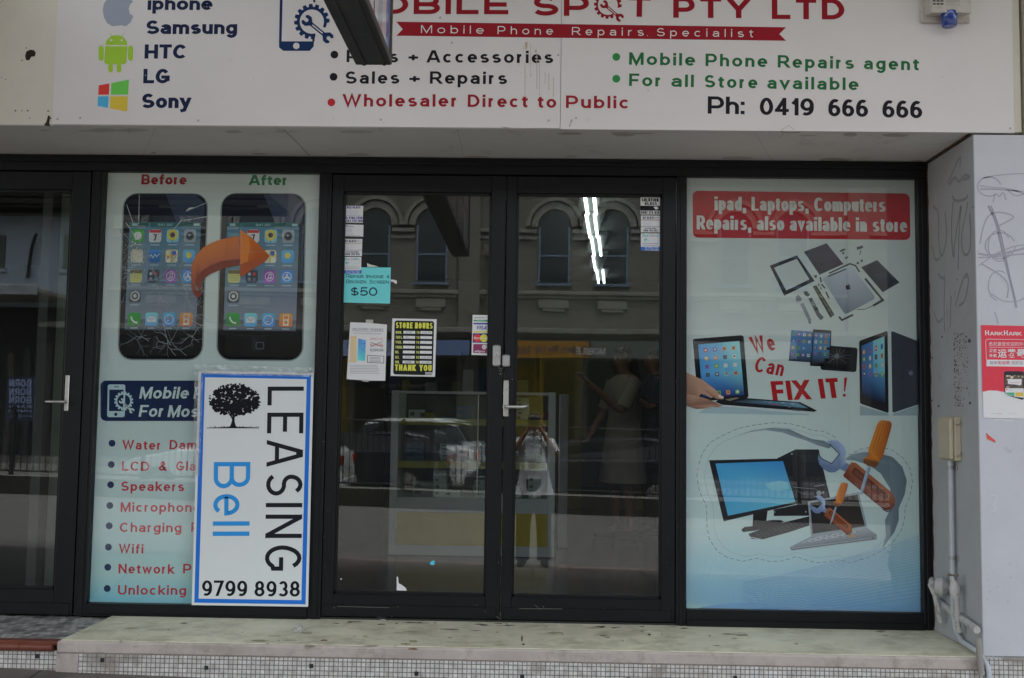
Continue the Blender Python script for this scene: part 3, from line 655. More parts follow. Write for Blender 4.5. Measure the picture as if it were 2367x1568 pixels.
# ================================================================ the big sign above
SY = -DEEP-.012
sg = thing('shop_sign', 'long white fascia sign with red, green, black and navy lettering above the shopfront', 'sign', (0, -DEEP, ZH0))
xs0 = mx2((135, 0), (119, 291), SY); xs1 = mx2((2336, 0), (2348, 311), SY); xm = P(1296, 200, SY).x
for i, (x0, x1) in enumerate(((xs0, xm-.0012), (xm+.0012, xs1))):
    b = MB(); b.box((x0, SY, P(1296, 296, SY).z-.002-(i*.004)), (x1, SY+.011, ZH0+1.05), sign_white); b.build('board', sg)
NAVY, BLU, RED, GRN, BLK = (18, 26, 50), (16, 34, 64), (104, 18, 26), (28, 78, 44), (22, 20, 25)
def wrench(a, x0, y0, x1, y1, wd, c, hole, L=2):
    """open ended spanner from head (x0,y0) to tail (x1,y1)"""
    d = Vector((x1-x0, y1-y0)); ln = d.length; d /= ln; n = Vector((-d.y, d.x)); o = Vector((x0, y0))
    def q(u, v): p = o+d*u*wd+n*v*wd; return (p.x, p.y)
    U = ln/wd
    head = [q(-.95, -.35), q(-1.15, -.75), q(-.7, -1.15), q(.1, -1.15), q(.75, -.55), q(.9, -.42), q(.9, .42), q(.75, .55), q(.1, 1.15), q(-.7, 1.15), q(-1.15, .75), q(-.95, .35), q(-.2, .42), q(.05, 0), q(-.2, -.42)]
    a.poly(head, c, L)
    a.poly([q(.85, -.42), q(U-.85, -.42), q(U-.85, .42), q(.85, .42)], c, L)
    a.poly([q(1.2, -.12), q(U-1.2, -.12), q(U-1.2, .12), q(1.2, .12)], hole, L+1)
    a.poly([q(U+.95, -.35), q(U+1.15, -.75), q(U+.7, -1.15), q(U-.1, -1.15), q(U-.75, -.55), q(U-.9, -.42), q(U-.9, .42), q(U-.75, .55), q(U-.1, 1.15), q(U+.7, 1.15), q(U+1.15, .75), q(U+.95, .35), q(U+.2, .42), q(U-.05, 0), q(U+.2, -.42)], c, L+.3)
def gear(a, cx, cy, ri, ro, rt, c, L=1, a0=0, a1=360, teeth=16):
    n = int(teeth*(a1-a0)/360)
    pts = [(cx+(ri+ro)/2*math.cos(math.radians(t)), cy+(ri+ro)/2*math.sin(math.radians(t))) for t in [a0+(a1-a0)*i/48 for i in range(49 if a1-a0 < 360 else 48)]]
    a.line(pts, ro-ri, c, L, closed=(a1-a0 >= 360))
    for i in range(n):
        t = math.radians(a0+(i+.5)*360/teeth); dx, dy = math.cos(t), math.sin(t); w1, w2 = rt*.13, rt*.09
        a.poly([(cx+dx*(ro-1)-dy*w1, cy+dy*(ro-1)+dx*w1), (cx+dx*rt-dy*w2, cy+dy*rt+dx*w2), (cx+dx*rt+dy*w2, cy+dy*rt-dx*w2), (cx+dx*(ro-1)+dy*w1, cy+dy*(ro-1)-dx*w1)], c, L+.4)
WH = (158, 153, 152)
a = front(SY)
T_ = a.text
for t, x0, x1, y, c_ in (('iphone', 341, 491, 23.5, 31), ('Samsung', 337, 548, 79.2, 32), ('HTC', 334, 432, 136, 33), ('LG', 331, 392, 193, 33.5), ('Sony', 327, 441, 250.3, 33.5)):
    T_(t, (x0, y), (x1, y), c_, NAVY, .27, gap=.09)
a.build('brand_list', sg)
a = front(SY, C1)   # fruit shaped logo
ap = [(800, 178), (770, 182), (735, 160), (712, 120), (704, 70), (712, 25), (735, -5), (765, -18), (795, -8), (812, -5), (850, -18), (885, -12), (912, 12), (890, 35), (882, 62), (890, 95), (914, 112), (895, 155), (862, 182), (835, 174)]
a.poly(ap, (112, 118, 128)); a.poly([(805, -30), (812, -60), (840, -85), (850, -55), (830, -32)], (112, 118, 128)); a.build('fruit_logo', sg)
AG = (118, 148, 42)
a = front(SY, C1)
a.poly([(723, 310)]+[(798+76*math.cos(math.radians(t)), 310-68*math.sin(math.radians(t))) for t in range(180, -1, -15)], AG)
for x in (764, 834): a.ell(x, 277, 8, 8, WH, 2, 10)
a.line([(755, 230), (772, 256)], 4, AG); a.line([(850, 230), (832, 256)], 4, AG)
a.poly([(721, 318), (874, 318), (866, 430), (856, 442), (730, 442), (714, 430)], AG)
for x0, x1, y0, y1 in ((676, 711, 313, 418), (877, 912, 313, 418), (742, 774, 436, 498), (800, 832, 436, 498)):
    r = (x1-x0)/2; a.poly([(x0, y0+r), (x0+r*.3, y0+r*.25), ((x0+x1)/2, y0), (x1-r*.3, y0+r*.25), (x1, y0+r), (x1, y1-r), (x1-r*.3, y1-r*.25), ((x0+x1)/2, y1), (x0+r*.3, y1-r*.25), (x0, y1-r)], AG, 1.6)
a.build('green_logo', sg)
a = front(SY, C1)
for q, c in (([(677, 586), (750, 573), (747, 650), (673, 651)], (190, 48, 40)), ([(763, 571), (884, 546), (878, 650), (760, 650)], (80, 148, 62)), ([(671, 661), (745, 661), (741, 741), (668, 727)], (58, 130, 190)), ([(757, 661), (876, 661), (871, 767), (754, 744)], (212, 140, 48))): a.poly(q, c)
a.build('window_logo', sg)
a = front(SY)
a.poly([(645, 96), (726, 96), (725, 108), (716, 118), (655, 118), (645, 110)], BLU); a.ell(685, 106.6, 7.5, 7.5, WH, 2)
a.poly([(645, 96), (651, 96), (653.5, -12), (647, -12)], BLU); a.poly([(647, -12), (726, -12), (729, -22), (720, -30), (655, -30), (647, -22)], BLU)
a.poly([(722, 88), (727.5, 88), (727, 96), (722, 96)], BLU); a.poly([(724, -12), (729, -12), (729, 6), (724, 6)], BLU)
gear(a, 721, 50.6, 28, 34.5, 41, BLU, 3, 45+30, 385, 16); wrench(a, 712, 50, 756, 86, 11, BLU, WH, 5)
a.build('phone_logo', sg)
a = front(SY)
for t, x0, x1, y in (('MOBILE', 790, 1175, 33), ('SP', 1231, 1361, 37), ('T', 1452, 1503, 39.5), ('PTY', 1556, 1735, 42), ('LTD', 1784, 1952, 45)):
    a.text(t, (x0, y-.6), (x1, y+.6), 48, RED, .26, gap=.26)
gear(a, 1405, 12, 23, 27, 32, RED, 2, 60, 375, 16); wrench(a, 1398, 12, 1431, 40, 8, RED, WH, 4); a.build('shop_name', sg)
RR = (108, 20, 28)
a = front(SY)
a.poly([(916, 50.6), (1817, 63.4), (1801.5, 79), (1817, 94.7), (916, 83), (931, 68)], RR, .6)
for t, x0, x1 in (('Mobile', 973, 1118), ('Phone', 1150, 1278), ('Repairs', 1322, 1488), ('Specialist', 1518, 1741)):
    f_ = lambda x: 76.9+(x-973)*.0128
    a.text(t, (x0, f_(x0)), (x1, f_(x1)), 18.5, (172, 160, 158), .12, gap=.66)
a.build('ribbon_banner', sg)
a = front(SY)
for x, y, c in ((773, 126.7, BLK), (771, 178, BLK), (766, 237, (138, 30, 38)), (1424.6, 132, (34, 100, 50)), (1424.6, 182.5, (34, 100, 50))): a.ell(x, y, 9, 9, c)
for t, x0, x1, y0, y1, c in (('Parts', 801, 920, 144, 145, BLK), ('+', 944, 966, 144.5, 144.7, BLK), ('Accessories', 986.6, 1278.6, 145, 146.6, BLK), ('Sales', 798, 923, 194, 194, BLK), ('+', 946, 970, 194, 194.2, BLK), ('Repairs', 993.6, 1172, 194, 195, BLK),
    ('Wholesaler', 792, 1057, 246.6, 247.2, (112, 22, 30)), ('Direct', 1081, 1219.7, 247.6, 248.7, (112, 22, 30)), ('to', 1242.7, 1285.6, 249.4, 249.8, (112, 22, 30)), ('Public', 1308, 1455, 250, 251.3, (112, 22, 30)),
    ('Mobile', 1454, 1606.6, 150, 152.5, GRN), ('Phone', 1630.8, 1773.5, 153, 155.8, GRN), ('Repairs', 1797.7, 1973.8, 156.5, 160, GRN), ('agent', 1996.8, 2124, 160.5, 163, GRN),
    ('For', 1454, 1528.5, 199, 200.5, GRN), ('all', 1551.5, 1603.6, 201, 202, GRN), ('Store', 1628, 1750.5, 202.5, 205, GRN), ('available', 1773.5, 1984.3, 205.5, 209, GRN)):
    a.text(t, (x0, y0), (x1, y1), 28.5, c, .225, gap=.24)
a.build('service_list', sg)
a = front(SY)
for t, x0, x1, y0, y1 in (('Ph:', 1635.8, 1721, 263, 264.5), ('0419', 1756, 1881, 266, 268), ('666', 1914.6, 2006.4, 269, 271), ('666', 2039.8, 2131.6, 272, 274)):
    a.text(t, (x0, y0), (x1, y1), 39.5, BLK, .22, gap=.1)
a.build('phone_number', sg)
a = front(SY, C2); rs = random.Random(4)
for x, y0, y1, w_ in ((1590, 490, 720, 5), (1600, 320, 372, 22), (1580, 350, 388, 4), (1632, 330, 575, 5), (1672, 375, 400, 14), (1680, 400, 670, 5), (1700, 480, 720, 4), (1742, 545, 625, 4), (1770, 555, 675, 6), (1805, 585, 728, 5), (1555, 545, 553, 5), (1600, 575, 584, 4), (1530, 610, 618, 3), (1545, 488, 495, 5)):
    c = rs.choice([(142, 130, 122), (138, 124, 114), (146, 136, 128)])
    a.poly([(x-w_/2, y0), (x+w_/2, y0), (x+w_*.4, (y0+y1)/2), (x+w_*.3, y1), (x-w_*.3, y1), (x-w_*.45, (y0+y1)/2)], c, 3.5)
    if y1-y0 > 60: a.ell(x, y1-4, w_*.6, 5, (120, 100, 90), 3.9, 8)
a.build('rust_streak', sg)
a = front(SY); 
for x, y in ((880, 277), (1265, 127), (1290, 127.5), (1268, 279), (1321, 279), (185, 273), (458, 279), (1331, 273), (2335, 297), (133, 275), (1017, 41), (1044, 99)):
    a.ell(x, y, 2.6, 2.6, (110, 104, 100), 2, 10); a.ell(x-.5, y-.5, 1.2, 1.2, (160, 156, 150), 3, 8)
a.line([(1321, 279), (1316, 294)], 1.4, (90, 84, 80)); a.line([(1160, 294), (1185, 297), (1230, 298)], 1.5, (110, 100, 92))
a.line([(1804, 303), (1823, 290), (1836, 301)], .8, (120, 114, 110), 2); a.line([(1804, 304.5), (1830, 307), (1850, 306)], 2, (70, 66, 60), 2); a.line([(1780, 303), (1776, 306)], 1, (90, 86, 80), 2)
for i in range(26):
    x = 150+2150*rs.random(); y = 5+280*rs.random(); a.ell(x, y, .7+rs.random(), .6+rs.random()*1.5, (128, 122, 118), 3.8, 6)
a.build('screw_heads', sg)

# alarm box
ab = thing('alarm_box', 'weathered white security alarm box with blue strobe light fixed on the sign', 'alarm', P(2190, 54, SY))
alm = mat('aged_white_plastic', (.60, .56, .51), rough=.5, var=.12, scale=15, dirt=(.35, .3, .22), dscale=18, dlo=.55, dhi=.75)
b = MB(); p0 = P(2127, 54, SY-.006); p1 = P(2239, -60, SY-.006); b.box((p0.x, SY-.016, p0.z), (p1.x, SY-.004, p1.z), alm, .004); b.build('back_plate', ab)
p0 = P(2150, 29, SY-.08); p1 = P(2240, -60, SY-.08); zb1 = P(2190, 30, SY-.08).z; zb2 = P(2190, 38, SY-.016).z
xa, xb_ = p0.x, p1.x-.0
b = MB(); b.prism([(xa, SY-.016, zb2), (xa+.006, SY-.085, zb1), (xa+.006, SY-.085, p1.z), (xa, SY-.016, p1.z)], (xb_-xa, 0, 0), alm); b.build('cover', ab)
b = MB()
for r in range(7):
    for q in range(3):
        z = P(2150, -30+r*7, SY-.08).z; x = P(2156+q*9+r*1.4*0, 0, SY-.086).x
        b.box((x, SY-.0868, z), (x+.013, SY-.0855, z+.006), dark)
b.build('speaker_slots', ab)
a = front(SY-.086); a.text('SECURITY', (2186, 6), (2218, 6), 4.6, (120, 116, 116), .14); a.text('GROUP', (2188, 13.5), (2218, 13.5), 5, (120, 116, 116), .14); a.text('VISION', (2186, -2), (2218, -2), 4.6, (120, 116, 116), .14); a.build('lettering', ab)
blue = mat('blue_strobe_plastic', (.012, .05, .30), rough=.15, var=.1, coat=.5)
c = P(2194, 40, SY-.055); zt1 = P(2194, 31, SY-.055).z; zt0 = P(2194, 62, SY-.055).z; rr_ = (P(2212.6, 40, SY-.055).x-P(2176, 40, SY-.055).x)/2
b = MB(); b.loft([(c.x, c.y, zt0, rr_*.8, rr_*.8), (c.x, c.y, zt0+.003, rr_*.9, rr_*.9), (c.x, c.y, zt1-.008, rr_, rr_), (c.x, c.y, zt1+.004, rr_, rr_)], blue, 24); b.build('strobe_light', ab)

# hanging light box under the awning
hb = thing('hanging_sign', 'black edged projecting light box sign hanging end on in front of the fascia', 'sign', (-.6, -2.5, 2.57))
bh = mat('dirty_black_metal', (.035, .032, .03), rough=.5, var=.35, scale=6, dirt=(.08, .07, .06), dscale=10)
hx0, hx1 = P(822, 151, -1.2).x, P(906, 151, -1.2).x; hz = P(860, 151, -1.2).z
b = MB(); b.box((hx0, -3.95, hz), (hx1, -1.2, hz+.035), bh, .004); b.box((hx0, -3.95, hz+.52), (hx1, -1.2, hz+.56), bh, .004)
b.box((hx0, -1.235, hz+.0352), (hx1, -1.2, hz+.5198), bh, .004); b.box((hx0, -3.95, hz+.0352), (hx1, -3.915, hz+.5198), bh, .004)
b.box((hx0+.03, -3.94, hz-.006), (hx0+.045, -1.21, hz+.002), bh); b.box((hx1-.035, -3.94, hz-.006), (hx1-.025, -1.21, hz+.002), bh)
b.build('frame', hb)
a = Art(lambda x, y: (x, y), lambda u, v, l: (hx1-.008+l, u, v))
a.raw([(-3.915, hz+.035), (-1.235, hz+.035), (-1.235, hz+.52), (-3.915, hz+.52)], A(150, 152, 156), 0)
rs = random.Random(5)
for i in range(14):
    y = -1.25-i*.19; wd = .02+rs.random()*.1; a.raw([(y-wd, hz+.045), (y, hz+.045), (y, hz+.51), (y-wd, hz+.51)], A(*rs.choice([(190, 190, 195), (150, 90, 60), (70, 90, 140), (90, 60, 60), (120, 130, 140)])), 2+i*.1)
a.raw([(-3.9, hz+.32), (-1.24, hz+.32), (-1.24, hz+.36), (-3.9, hz+.36)], A(120, 40, 40), 6)
a.build('picture_panel', hb, m=mat('glossy_sign_print', attr='Ink', rough=.15, var=.05))
b = MB(); b.box((hx0+.008, -3.914, hz+.036), (hx0+.02, -1.236, hz+.519), mat('sign_face_acrylic', (.5, .5, .5), rough=.2)); b.build('acrylic_panel', hb)
b = MB()
xm_ = (hx0+hx1)/2
b.tube([(xm_, -DEEP-.02, hz+.62), (xm_, -4.0, hz+.62)], .025, bh, 8); b.tube([(xm_, -DEEP-.02, hz+1.9), (xm_, -3.7, hz+.63)], .010, bh, 8)
for y in (-1.5, -2.6, -3.7): b.tube([(xm_, y, hz+.55), (xm_, y, hz+.62)], .012, bh, 8)
b.build('hanger_rod', hb)

# awning over the neighbouring shop only; the shop itself has a narrow hood high above the sign
for (x0, x1, y0, z, lab) in ((-2.6, 9, -3.4, 4.15, 'flat awning roof high above the shop sign'), (-9, -2.62, -5.5, 3.3, 'lower boarded awning over the neighbouring shop')):
    aw = thing('awning', lab, 'awning', ((x0+x1)/2, -2, z))
    wm = mat('awning_soffit_paint', (.34, .34, .31), rough=.7, var=.15) if x0 > -3 else mat('dark_awning_boards', (.12, .12, .10), rough=.8, var=.3)
    b = MB(); b.box((x0, y0, z), (x1, -DEEP-.03, z+.12), wm)
    for i in range(14):
        yy = y0+.2+i*.36
        if yy < -DEEP-.1: b.box((x0, yy, z-.02), (x1, yy+.03, z+.001), wm)
    b.build('soffit', aw)
    b = MB(); b.box((x0, y0-.03, z-.06), (x1, y0, z+.4), wm); b.build('fascia', aw)
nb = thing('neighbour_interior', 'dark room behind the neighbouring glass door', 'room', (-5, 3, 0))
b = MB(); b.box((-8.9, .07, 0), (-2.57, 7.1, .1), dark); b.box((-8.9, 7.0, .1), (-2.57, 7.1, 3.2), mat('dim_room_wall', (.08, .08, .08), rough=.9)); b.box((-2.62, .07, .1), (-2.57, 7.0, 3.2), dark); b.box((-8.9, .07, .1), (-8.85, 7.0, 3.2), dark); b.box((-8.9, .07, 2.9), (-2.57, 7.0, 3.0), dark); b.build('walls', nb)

a = front(FYD-.0065, k=.42); rs = random.Random(77)
for x, y in ((748, 1240), (752, 1310), (758, 1180), (740, 900), (747, 1020), (1152, 1300), (1176, 960), (1163, 1010), (1101, 1398), (1092, 1399), (919, 1401), (848, 1404), (1256, 1402), (1397, 1406), (772, 1404), (1540, 1300), (1565, 1217), (1548, 700), (1562, 880), (1145, 520), (780, 600), (905, 1425), (1310, 1428), (1480, 1420), (1120, 1412)):
    w_ = rs.uniform(.5, 1.3); h_ = rs.uniform(.6, 3.2); a.poly([(x, y), (x+w_, y+.3), (x+w_*.8, y+h_), (x-.2, y+h_*.8)], rs.choice([(120, 118, 112), (70, 70, 70), (90, 86, 80)]), 1)
for p in ([(1236, 1398), (1250, 1410)], [(1147, 1425), (1158, 1432)], [(780, 1402), (900, 1405)], [(1200, 1407), (1300, 1408)]): a.line(p, .8, (84, 82, 78), 1)
a.build('scratches', fr)
# ================================================================ printed posters behind the glass
PYB = .010                                     # poster face just behind the pane
PBG = (174, 179, 175)
def edge_quad(x0, x1, z0, z1): return [(x0, z1), (x1, z1), (x1, z0), (x0, z0)]
poster_ink = mat('poster_ink', attr='Ink', rough=.6, var=.05, scale=3, spec=.08)
# ---- left poster
lp = thing('window_poster', 'pale green poster of a cracked and a repaired phone headed Before and After', 'poster', ((xl[1]+xl[2])/2, PYB, zb_p))
a = front(PYB, k=.56); LZ = [(xl[1]+.003, zt_p-.002), (xl[2]-.003, zt_p-.002), (xl[2]-.003, zb_p+.003), (xl[1]+.003, zb_p+.003)]
def zband(a, x0, x1, z0, z1, c0, c1, L=0): a.raw([(x0, z1), (x1, z1), (x1, z0), (x0, z0)], [A(*c1, k=a.k), A(*c1, k=a.k), A(*c0, k=a.k), A(*c0, k=a.k)], L)
zA = P(450, 1180, PYB).z
zband(a, LZ[0][0], LZ[1][0], zA, LZ[0][1], (168, 185, 187), PBG); zB = P(450, 1330, PYB).z
zband(a, LZ[0][0], LZ[1][0], zB, zA, (158, 188, 196), (168, 190, 190)); zband(a, LZ[0][0], LZ[1][0], LZ[2][1], zB, (112, 170, 196), (158, 188, 196))
a.build('poster_sheet', lp, poster_ink)
b = MB(); b.box((xl[1]+.002, PYB+.001, zb_p+.001), (xl[2]-.002, PYB+.005, zt_p-.001), mat('poster_backing', (.6, .62, .6), rough=.8)); b.build('backing', lp)
a = front(PYB, C4, .56)
a.text('Before', (1008, 197), (1330, 198), 72, (140, 26, 34), .25, 1.0); a.text('After', (1777, 202), (2050, 203), 73, (30, 104, 58), .25, 1.0); a.build('heading', lp, poster_ink)
def icon(a, q, u, v, su, sv, kind, L, base=None):
    cols = {'msg': ((70, 150, 60), (60, 140, 60)), 'cal': ((190, 190, 190), (180, 180, 180)), 'sun': ((120, 170, 190), (110, 160, 180)), 'cam': ((140, 148, 155), (120, 128, 135)), 'you': ((178, 172, 160), (190, 180, 165)),
            'stk': ((50, 110, 170), (30, 80, 140)), 'map': ((185, 175, 130), (190, 185, 170)), 'wea': ((80, 150, 200), (60, 130, 190)), 'note': ((160, 160, 90), (175, 175, 110)), 'util': ((60, 65, 75), (50, 52, 60)),
            'mus': ((120, 70, 140), (150, 80, 160)), 'app': ((60, 110, 190), (50, 130, 200)), 'set': ((100, 104, 110), (60, 64, 70)), 'tel': ((40, 140, 60), (20, 110, 40)), 'mail': ((110, 180, 220), (60, 130, 190)),
            'saf': ((60, 150, 200), (40, 110, 180)), 'pod': ((220, 130, 50), (200, 90, 40)), 'wht': ((190, 192, 190), (170, 172, 172))}[kind]
    c = [bil(q, u-su, v-sv), bil(q, u+su, v-sv), bil(q, u+su, v+sv), bil(q, u-su, v+sv)]
    a.rr(c, .2, cols, L)
    f = lambda x0, y0, x1, y1, col, l=1: a.quad(c, x0, y0, x1, y1, col, L+l)
    ce = lambda x, y, r, col, l=1: a.poly([bil(c, x+r*math.cos(t*.524), y+r*math.sin(t*.524)) for t in range(12)], col, L+l)
    if kind == 'msg': ce(.5, .48, .32, (200, 215, 205)); a.poly([bil(c, .3, .65), bil(c, .5, .75), bil(c, .28, .88)], (200, 215, 205), L+1.5)
    if kind == 'cal': f(.03, .03, .97, .26, (170, 50, 55)); p = bil(c, .36, .88); p2 = bil(c, .66, .88); a.text('7', p, p2, (Vector(c[3])-Vector(c[0])).length*.5, (30, 30, 34), .2, fit='stretch', L=L+2)
    if kind == 'sun':
        for t in range(10): x_, y_ = .5+.33*math.cos(t*.628), .42+.33*math.sin(t*.628); ce(x_, y_, .12, (215, 165, 50), 1+t*.06)
        ce(.5, .42, .2, (70, 50, 35), 3); a.poly([bil(c, .46, .7), bil(c, .54, .7), bil(c, .54, .95), bil(c, .46, .95)], (50, 100, 50), L+1)
    if kind == 'cam': ce(.5, .5, .34, (70, 76, 84)); ce(.5, .5, .26, (40, 44, 52), 2); ce(.46, .44, .1, (110, 118, 130), 3)
    if kind == 'stk': a.line([bil(c, .05, .55), bil(c, .25, .4), bil(c, .4, .65), bil(c, .55, .35), bil(c, .7, .55), bil(c, .95, .3)], 1.6, (170, 190, 200), L+1)
    if kind == 'map': f(.45, .02, .6, .98, (205, 160, 60)); f(.05, .4, .95, .52, (205, 160, 60), 2); ce(.68, .25, .2, (60, 80, 150), 3); ce(.22, .58, .09, (180, 50, 50), 4)
    if kind == 'wea': ce(.5, .42, .24, (225, 170, 70))
    if kind == 'note': f(.02, .02, .98, .3, (90, 80, 50)); [f(.08, .42+i*.14, .92, .44+i*.14, (140, 130, 80), 1) for i in range(4)]
    if kind == 'util': [ce(.3+.4*(i % 2), .32+.38*(i//2), .13, [(150, 150, 155), (170, 60, 60), (120, 120, 125), (90, 95, 110)][i], 1) for i in range(4)]
    if kind in ('mus', 'app', 'saf', 'set'):
        a.line([bil(c, .5+.34*math.cos(t*.3927), .5+.34*math.sin(t*.3927)) for t in range(16)], 1.5, (205, 205, 215), L+1, True)
    if kind == 'mus': f(.42, .3, .47, .66, (220, 215, 225), 2); f(.62, .28, .67, .62, (220, 215, 225), 2); f(.42, .28, .67, .36, (220, 215, 225), 3); ce(.4, .66, .08, (220, 215, 225), 3); ce(.6, .62, .08, (220, 215, 225), 3)
    if kind == 'app': a.line([bil(c, .32, .7), bil(c, .55, .28)], 2.2, (215, 220, 230), L+2); a.line([bil(c, .68, .7), bil(c, .45, .28)], 2.2, (215, 220, 230), L+2.4); a.line([bil(c, .25, .58), bil(c, .75, .58)], 2, (215, 220, 230), L+2.8)
    if kind == 'saf': a.poly([bil(c, .2, .8), bil(c, .44, .56), bil(c, .56, .56)], (215, 215, 220), L+2); a.poly([bil(c, .8, .2), bil(c, .44, .56), bil(c, .56, .56)], (190, 60, 50), L+2)
    if kind == 'set':
        for t in range(12):
            x_, y_ = .5+.34*math.cos(t*.524), .5+.34*math.sin(t*.524); ce(x_, y_, .06, (190, 192, 196), 2+t*.03)
        ce(.5, .5, .14, (180, 182, 186), 2)
    if kind == 'tel': a.line([bil(c, .25, .3), bil(c, .33, .55), bil(c, .52, .72), bil(c, .76, .76)], 3.6, (205, 220, 205), L+1)
    if kind == 'mail': f(.15, .28, .85, .72, (215, 225, 230)); a.line([bil(c, .15, .3), bil(c, .5, .58), bil(c, .85, .3)], 1.4, (90, 140, 190), L+2)
    if kind == 'pod': f(.28, .1, .72, .9, (235, 205, 170)); f(.34, .16, .66, .44, (210, 110, 50), 2); ce(.5, .66, .14, (210, 110, 50), 2)
def phone(label, tl, tr_, br, bl, sq, skip=()):
    q = [tl, tr_, br, bl]; a = front(PYB, k=.56)
    a.rr([(tl[0]-3, tl[1]-2), (tr_[0]+3, tr_[1]-2), (br[0]+3, br[1]+3), (bl[0]-3, bl[1]+3)], .17, (118, 126, 126), .6); a.rr(q, .16, ((26, 30, 40), (9, 10, 14)), 1.2)
    a.poly([bil(q, .5, .004), bil(q, .86, .004), bil(q, .98, .06), bil(q, .97, .17), bil(q, .64, .17)], (52, 60, 78), 1.8)
    a.rr([bil(q, .42, .068), bil(q, .58, .068), bil(q, .58, .084), bil(q, .42, .084)], .12, (58, 62, 70), 2.4)
    a.poly(sq, ([(70, 110, 128), (62, 100, 120), (106, 114, 128), (106, 114, 128)]), 2.6)
    a.quad(sq, 0, 0, 1, .045, (44, 84, 84), 3.0); a.quad(sq, 0, .42, 1, .84, [(88, 112, 128), (80, 100, 122), (104, 110, 126), (106, 114, 128)], 3.0)
    a.quad(sq, 0, .9, 1, 1, (72, 84, 96), 3.2)
    p, p2 = bil(sq, .4, .035), bil(sq, .6, .035); a.text('9:41 AM', p, p2, 5.5, (140, 165, 170), .14, .8, L=4)
    a.quad(sq, .04, .012, .12, .034, (140, 165, 170), 4); a.quad(sq, .9, .012, .98, .034, (140, 165, 170), 4)
    rows = [['msg', 'cal', 'sun', 'cam'], ['you', 'stk', 'map', 'wea'], ['note', 'util', 'mus', 'app'], ['set']]
    for r, (vv, row) in enumerate(zip((.128, .315, .5, .685), rows)):
        for c_, kd in enumerate(row):
            if (r, c_) in skip: continue
            icon(a, sq, .125+c_*.243, vv, .085, .06, kd, 4); a.quad(sq, .06+c_*.243, vv+.078, .19+c_*.243, vv+.088, (140, 156, 170), 4)
    for c_, kd in enumerate(('tel', 'mail', 'saf', 'pod')): icon(a, sq, .13+c_*.243, .90, .09, .062, kd, 5); a.quad(sq, .08+c_*.243, .977, .18+c_*.243, .987, (140, 150, 160), 4)
    hq = [bil(q, .455, .895), bil(q, .545, .895), bil(q, .545, .935), bil(q, .455, .935)]
    a.line([bil(hq, .5+.5*math.copysign(abs(math.cos(t*.3927))**.4, math.cos(t*.3927)), .5+.5*math.copysign(abs(math.sin(t*.3927))**.4, math.sin(t*.3927))) for t in range(16)], 1.4, (90, 94, 100), 2.5, True)
    a.poly([bil(q, .41, .86), bil(q, .47, .89), bil(q, .44, .955), bil(q, .405, .93)], (30, 32, 38), 2.2)
    o = a.build('phone_picture', lp, poster_ink); o['label'] = label; return q
q1 = phone('printed phone with a cracked screen under Before', (288, 448), (479, 449), (466, 831), (274, 830), [(299.7, 513.7), (465, 514), (453, 763.8), (288, 763)], skip=())
q2 = phone('printed phone with a clean screen under After', (514, 448), (706, 449), (698, 833), (502, 831), [(525, 514), (692, 514.6), (684, 766), (516, 764)], skip=((0, 0), (1, 0), (1, 1)))
a = front(PYB, C4, .56); rs = random.Random(12)
def crack(x, y, ang, ln, w_, col, dep=0):
    pts = [(x, y)]; n = max(2, int(ln/28))
    for i in range(n):
        ang += rs.uniform(-.28, .28); x += math.cos(ang)*ln/n; y += math.sin(ang)*ln/n; pts.append((x, y))
        if dep < 2 and rs.random() < .35: crack(x, y, ang+rs.choice([-1, 1])*rs.uniform(.5, 1.1), ln*.4, w_*.75, col, dep+1)
    pts = [p for p in pts if 850 < p[0] < 1475 and 270 < p[1] < 1430]
    if len(pts) > 1: a.line(pts, w_, col, 8+rs.random()*3)
for cx_, cy_, n, ln in ((1130, 860, 15, 230), (1330, 990, 12, 200), (1210, 1330, 10, 170), (960, 640, 12, 190), (1380, 1160, 9, 140), (980, 1290, 9, 130), (1360, 1290, 7, 80)):
    for i in range(n): crack(cx_+rs.uniform(-20, 20), cy_+rs.uniform(-20, 20), i*6.283/n+rs.uniform(-.2, .2), ln*rs.uniform(.5, 1.2), rs.uniform(1.2, 3.2), rs.choice([(104, 114, 120), (88, 98, 108), (130, 140, 142)]))
for t in ([(905, 340), (950, 470)], [(995, 270), (992, 480)], [(1470, 330), (1330, 390)], [(1475, 428), (1310, 455)], [(1300, 450), (1240, 520)], [(900, 470), (960, 560)]): a.line(t, 3.5, (170, 178, 178), 9)
a.poly([(1325, 390), (1350, 365), (1390, 360), (1345, 380)], (185, 190, 190), 10)
for i in range(130):
    x, y = rs.gauss(930, 40), rs.uniform(560, 920)
    if x > 865: s_ = rs.uniform(3, 11); a.poly([(x, y), (x+s_, y+s_*.4), (x+s_*.3, y+s_)], rs.choice([(165, 176, 174), (140, 152, 154), (120, 136, 140)]), 8+rs.random()*3)
for i in range(60):
    x, y = rs.gauss(970, 30), rs.gauss(690, 40); s_ = rs.uniform(5, 14); a.poly([(x, y), (x+s_, y+s_*.3), (x+s_*.4, y+s_)], (178, 172, 158), 8+rs.random()*3)
a.build('crack_marks', lp, poster_ink)
a = front(PYB, C4, .56)
body = [(1412, 1012), (1385, 980), (1367, 930), (1366, 800), (1378, 745), (1405, 700), (1450, 650), (1500, 620), (1560, 595), (1640, 577), (1710, 566), (1716, 730), (1640, 738), (1560, 752), (1500, 775), (1450, 810), (1410, 860), (1398, 905), (1400, 950), (1446, 978)]
a.poly(body, [(110, 54, 46) if p[1] > 850 else (148, 80, 56) if p[1] > 720 else (170, 98, 50) for p in body], 12)
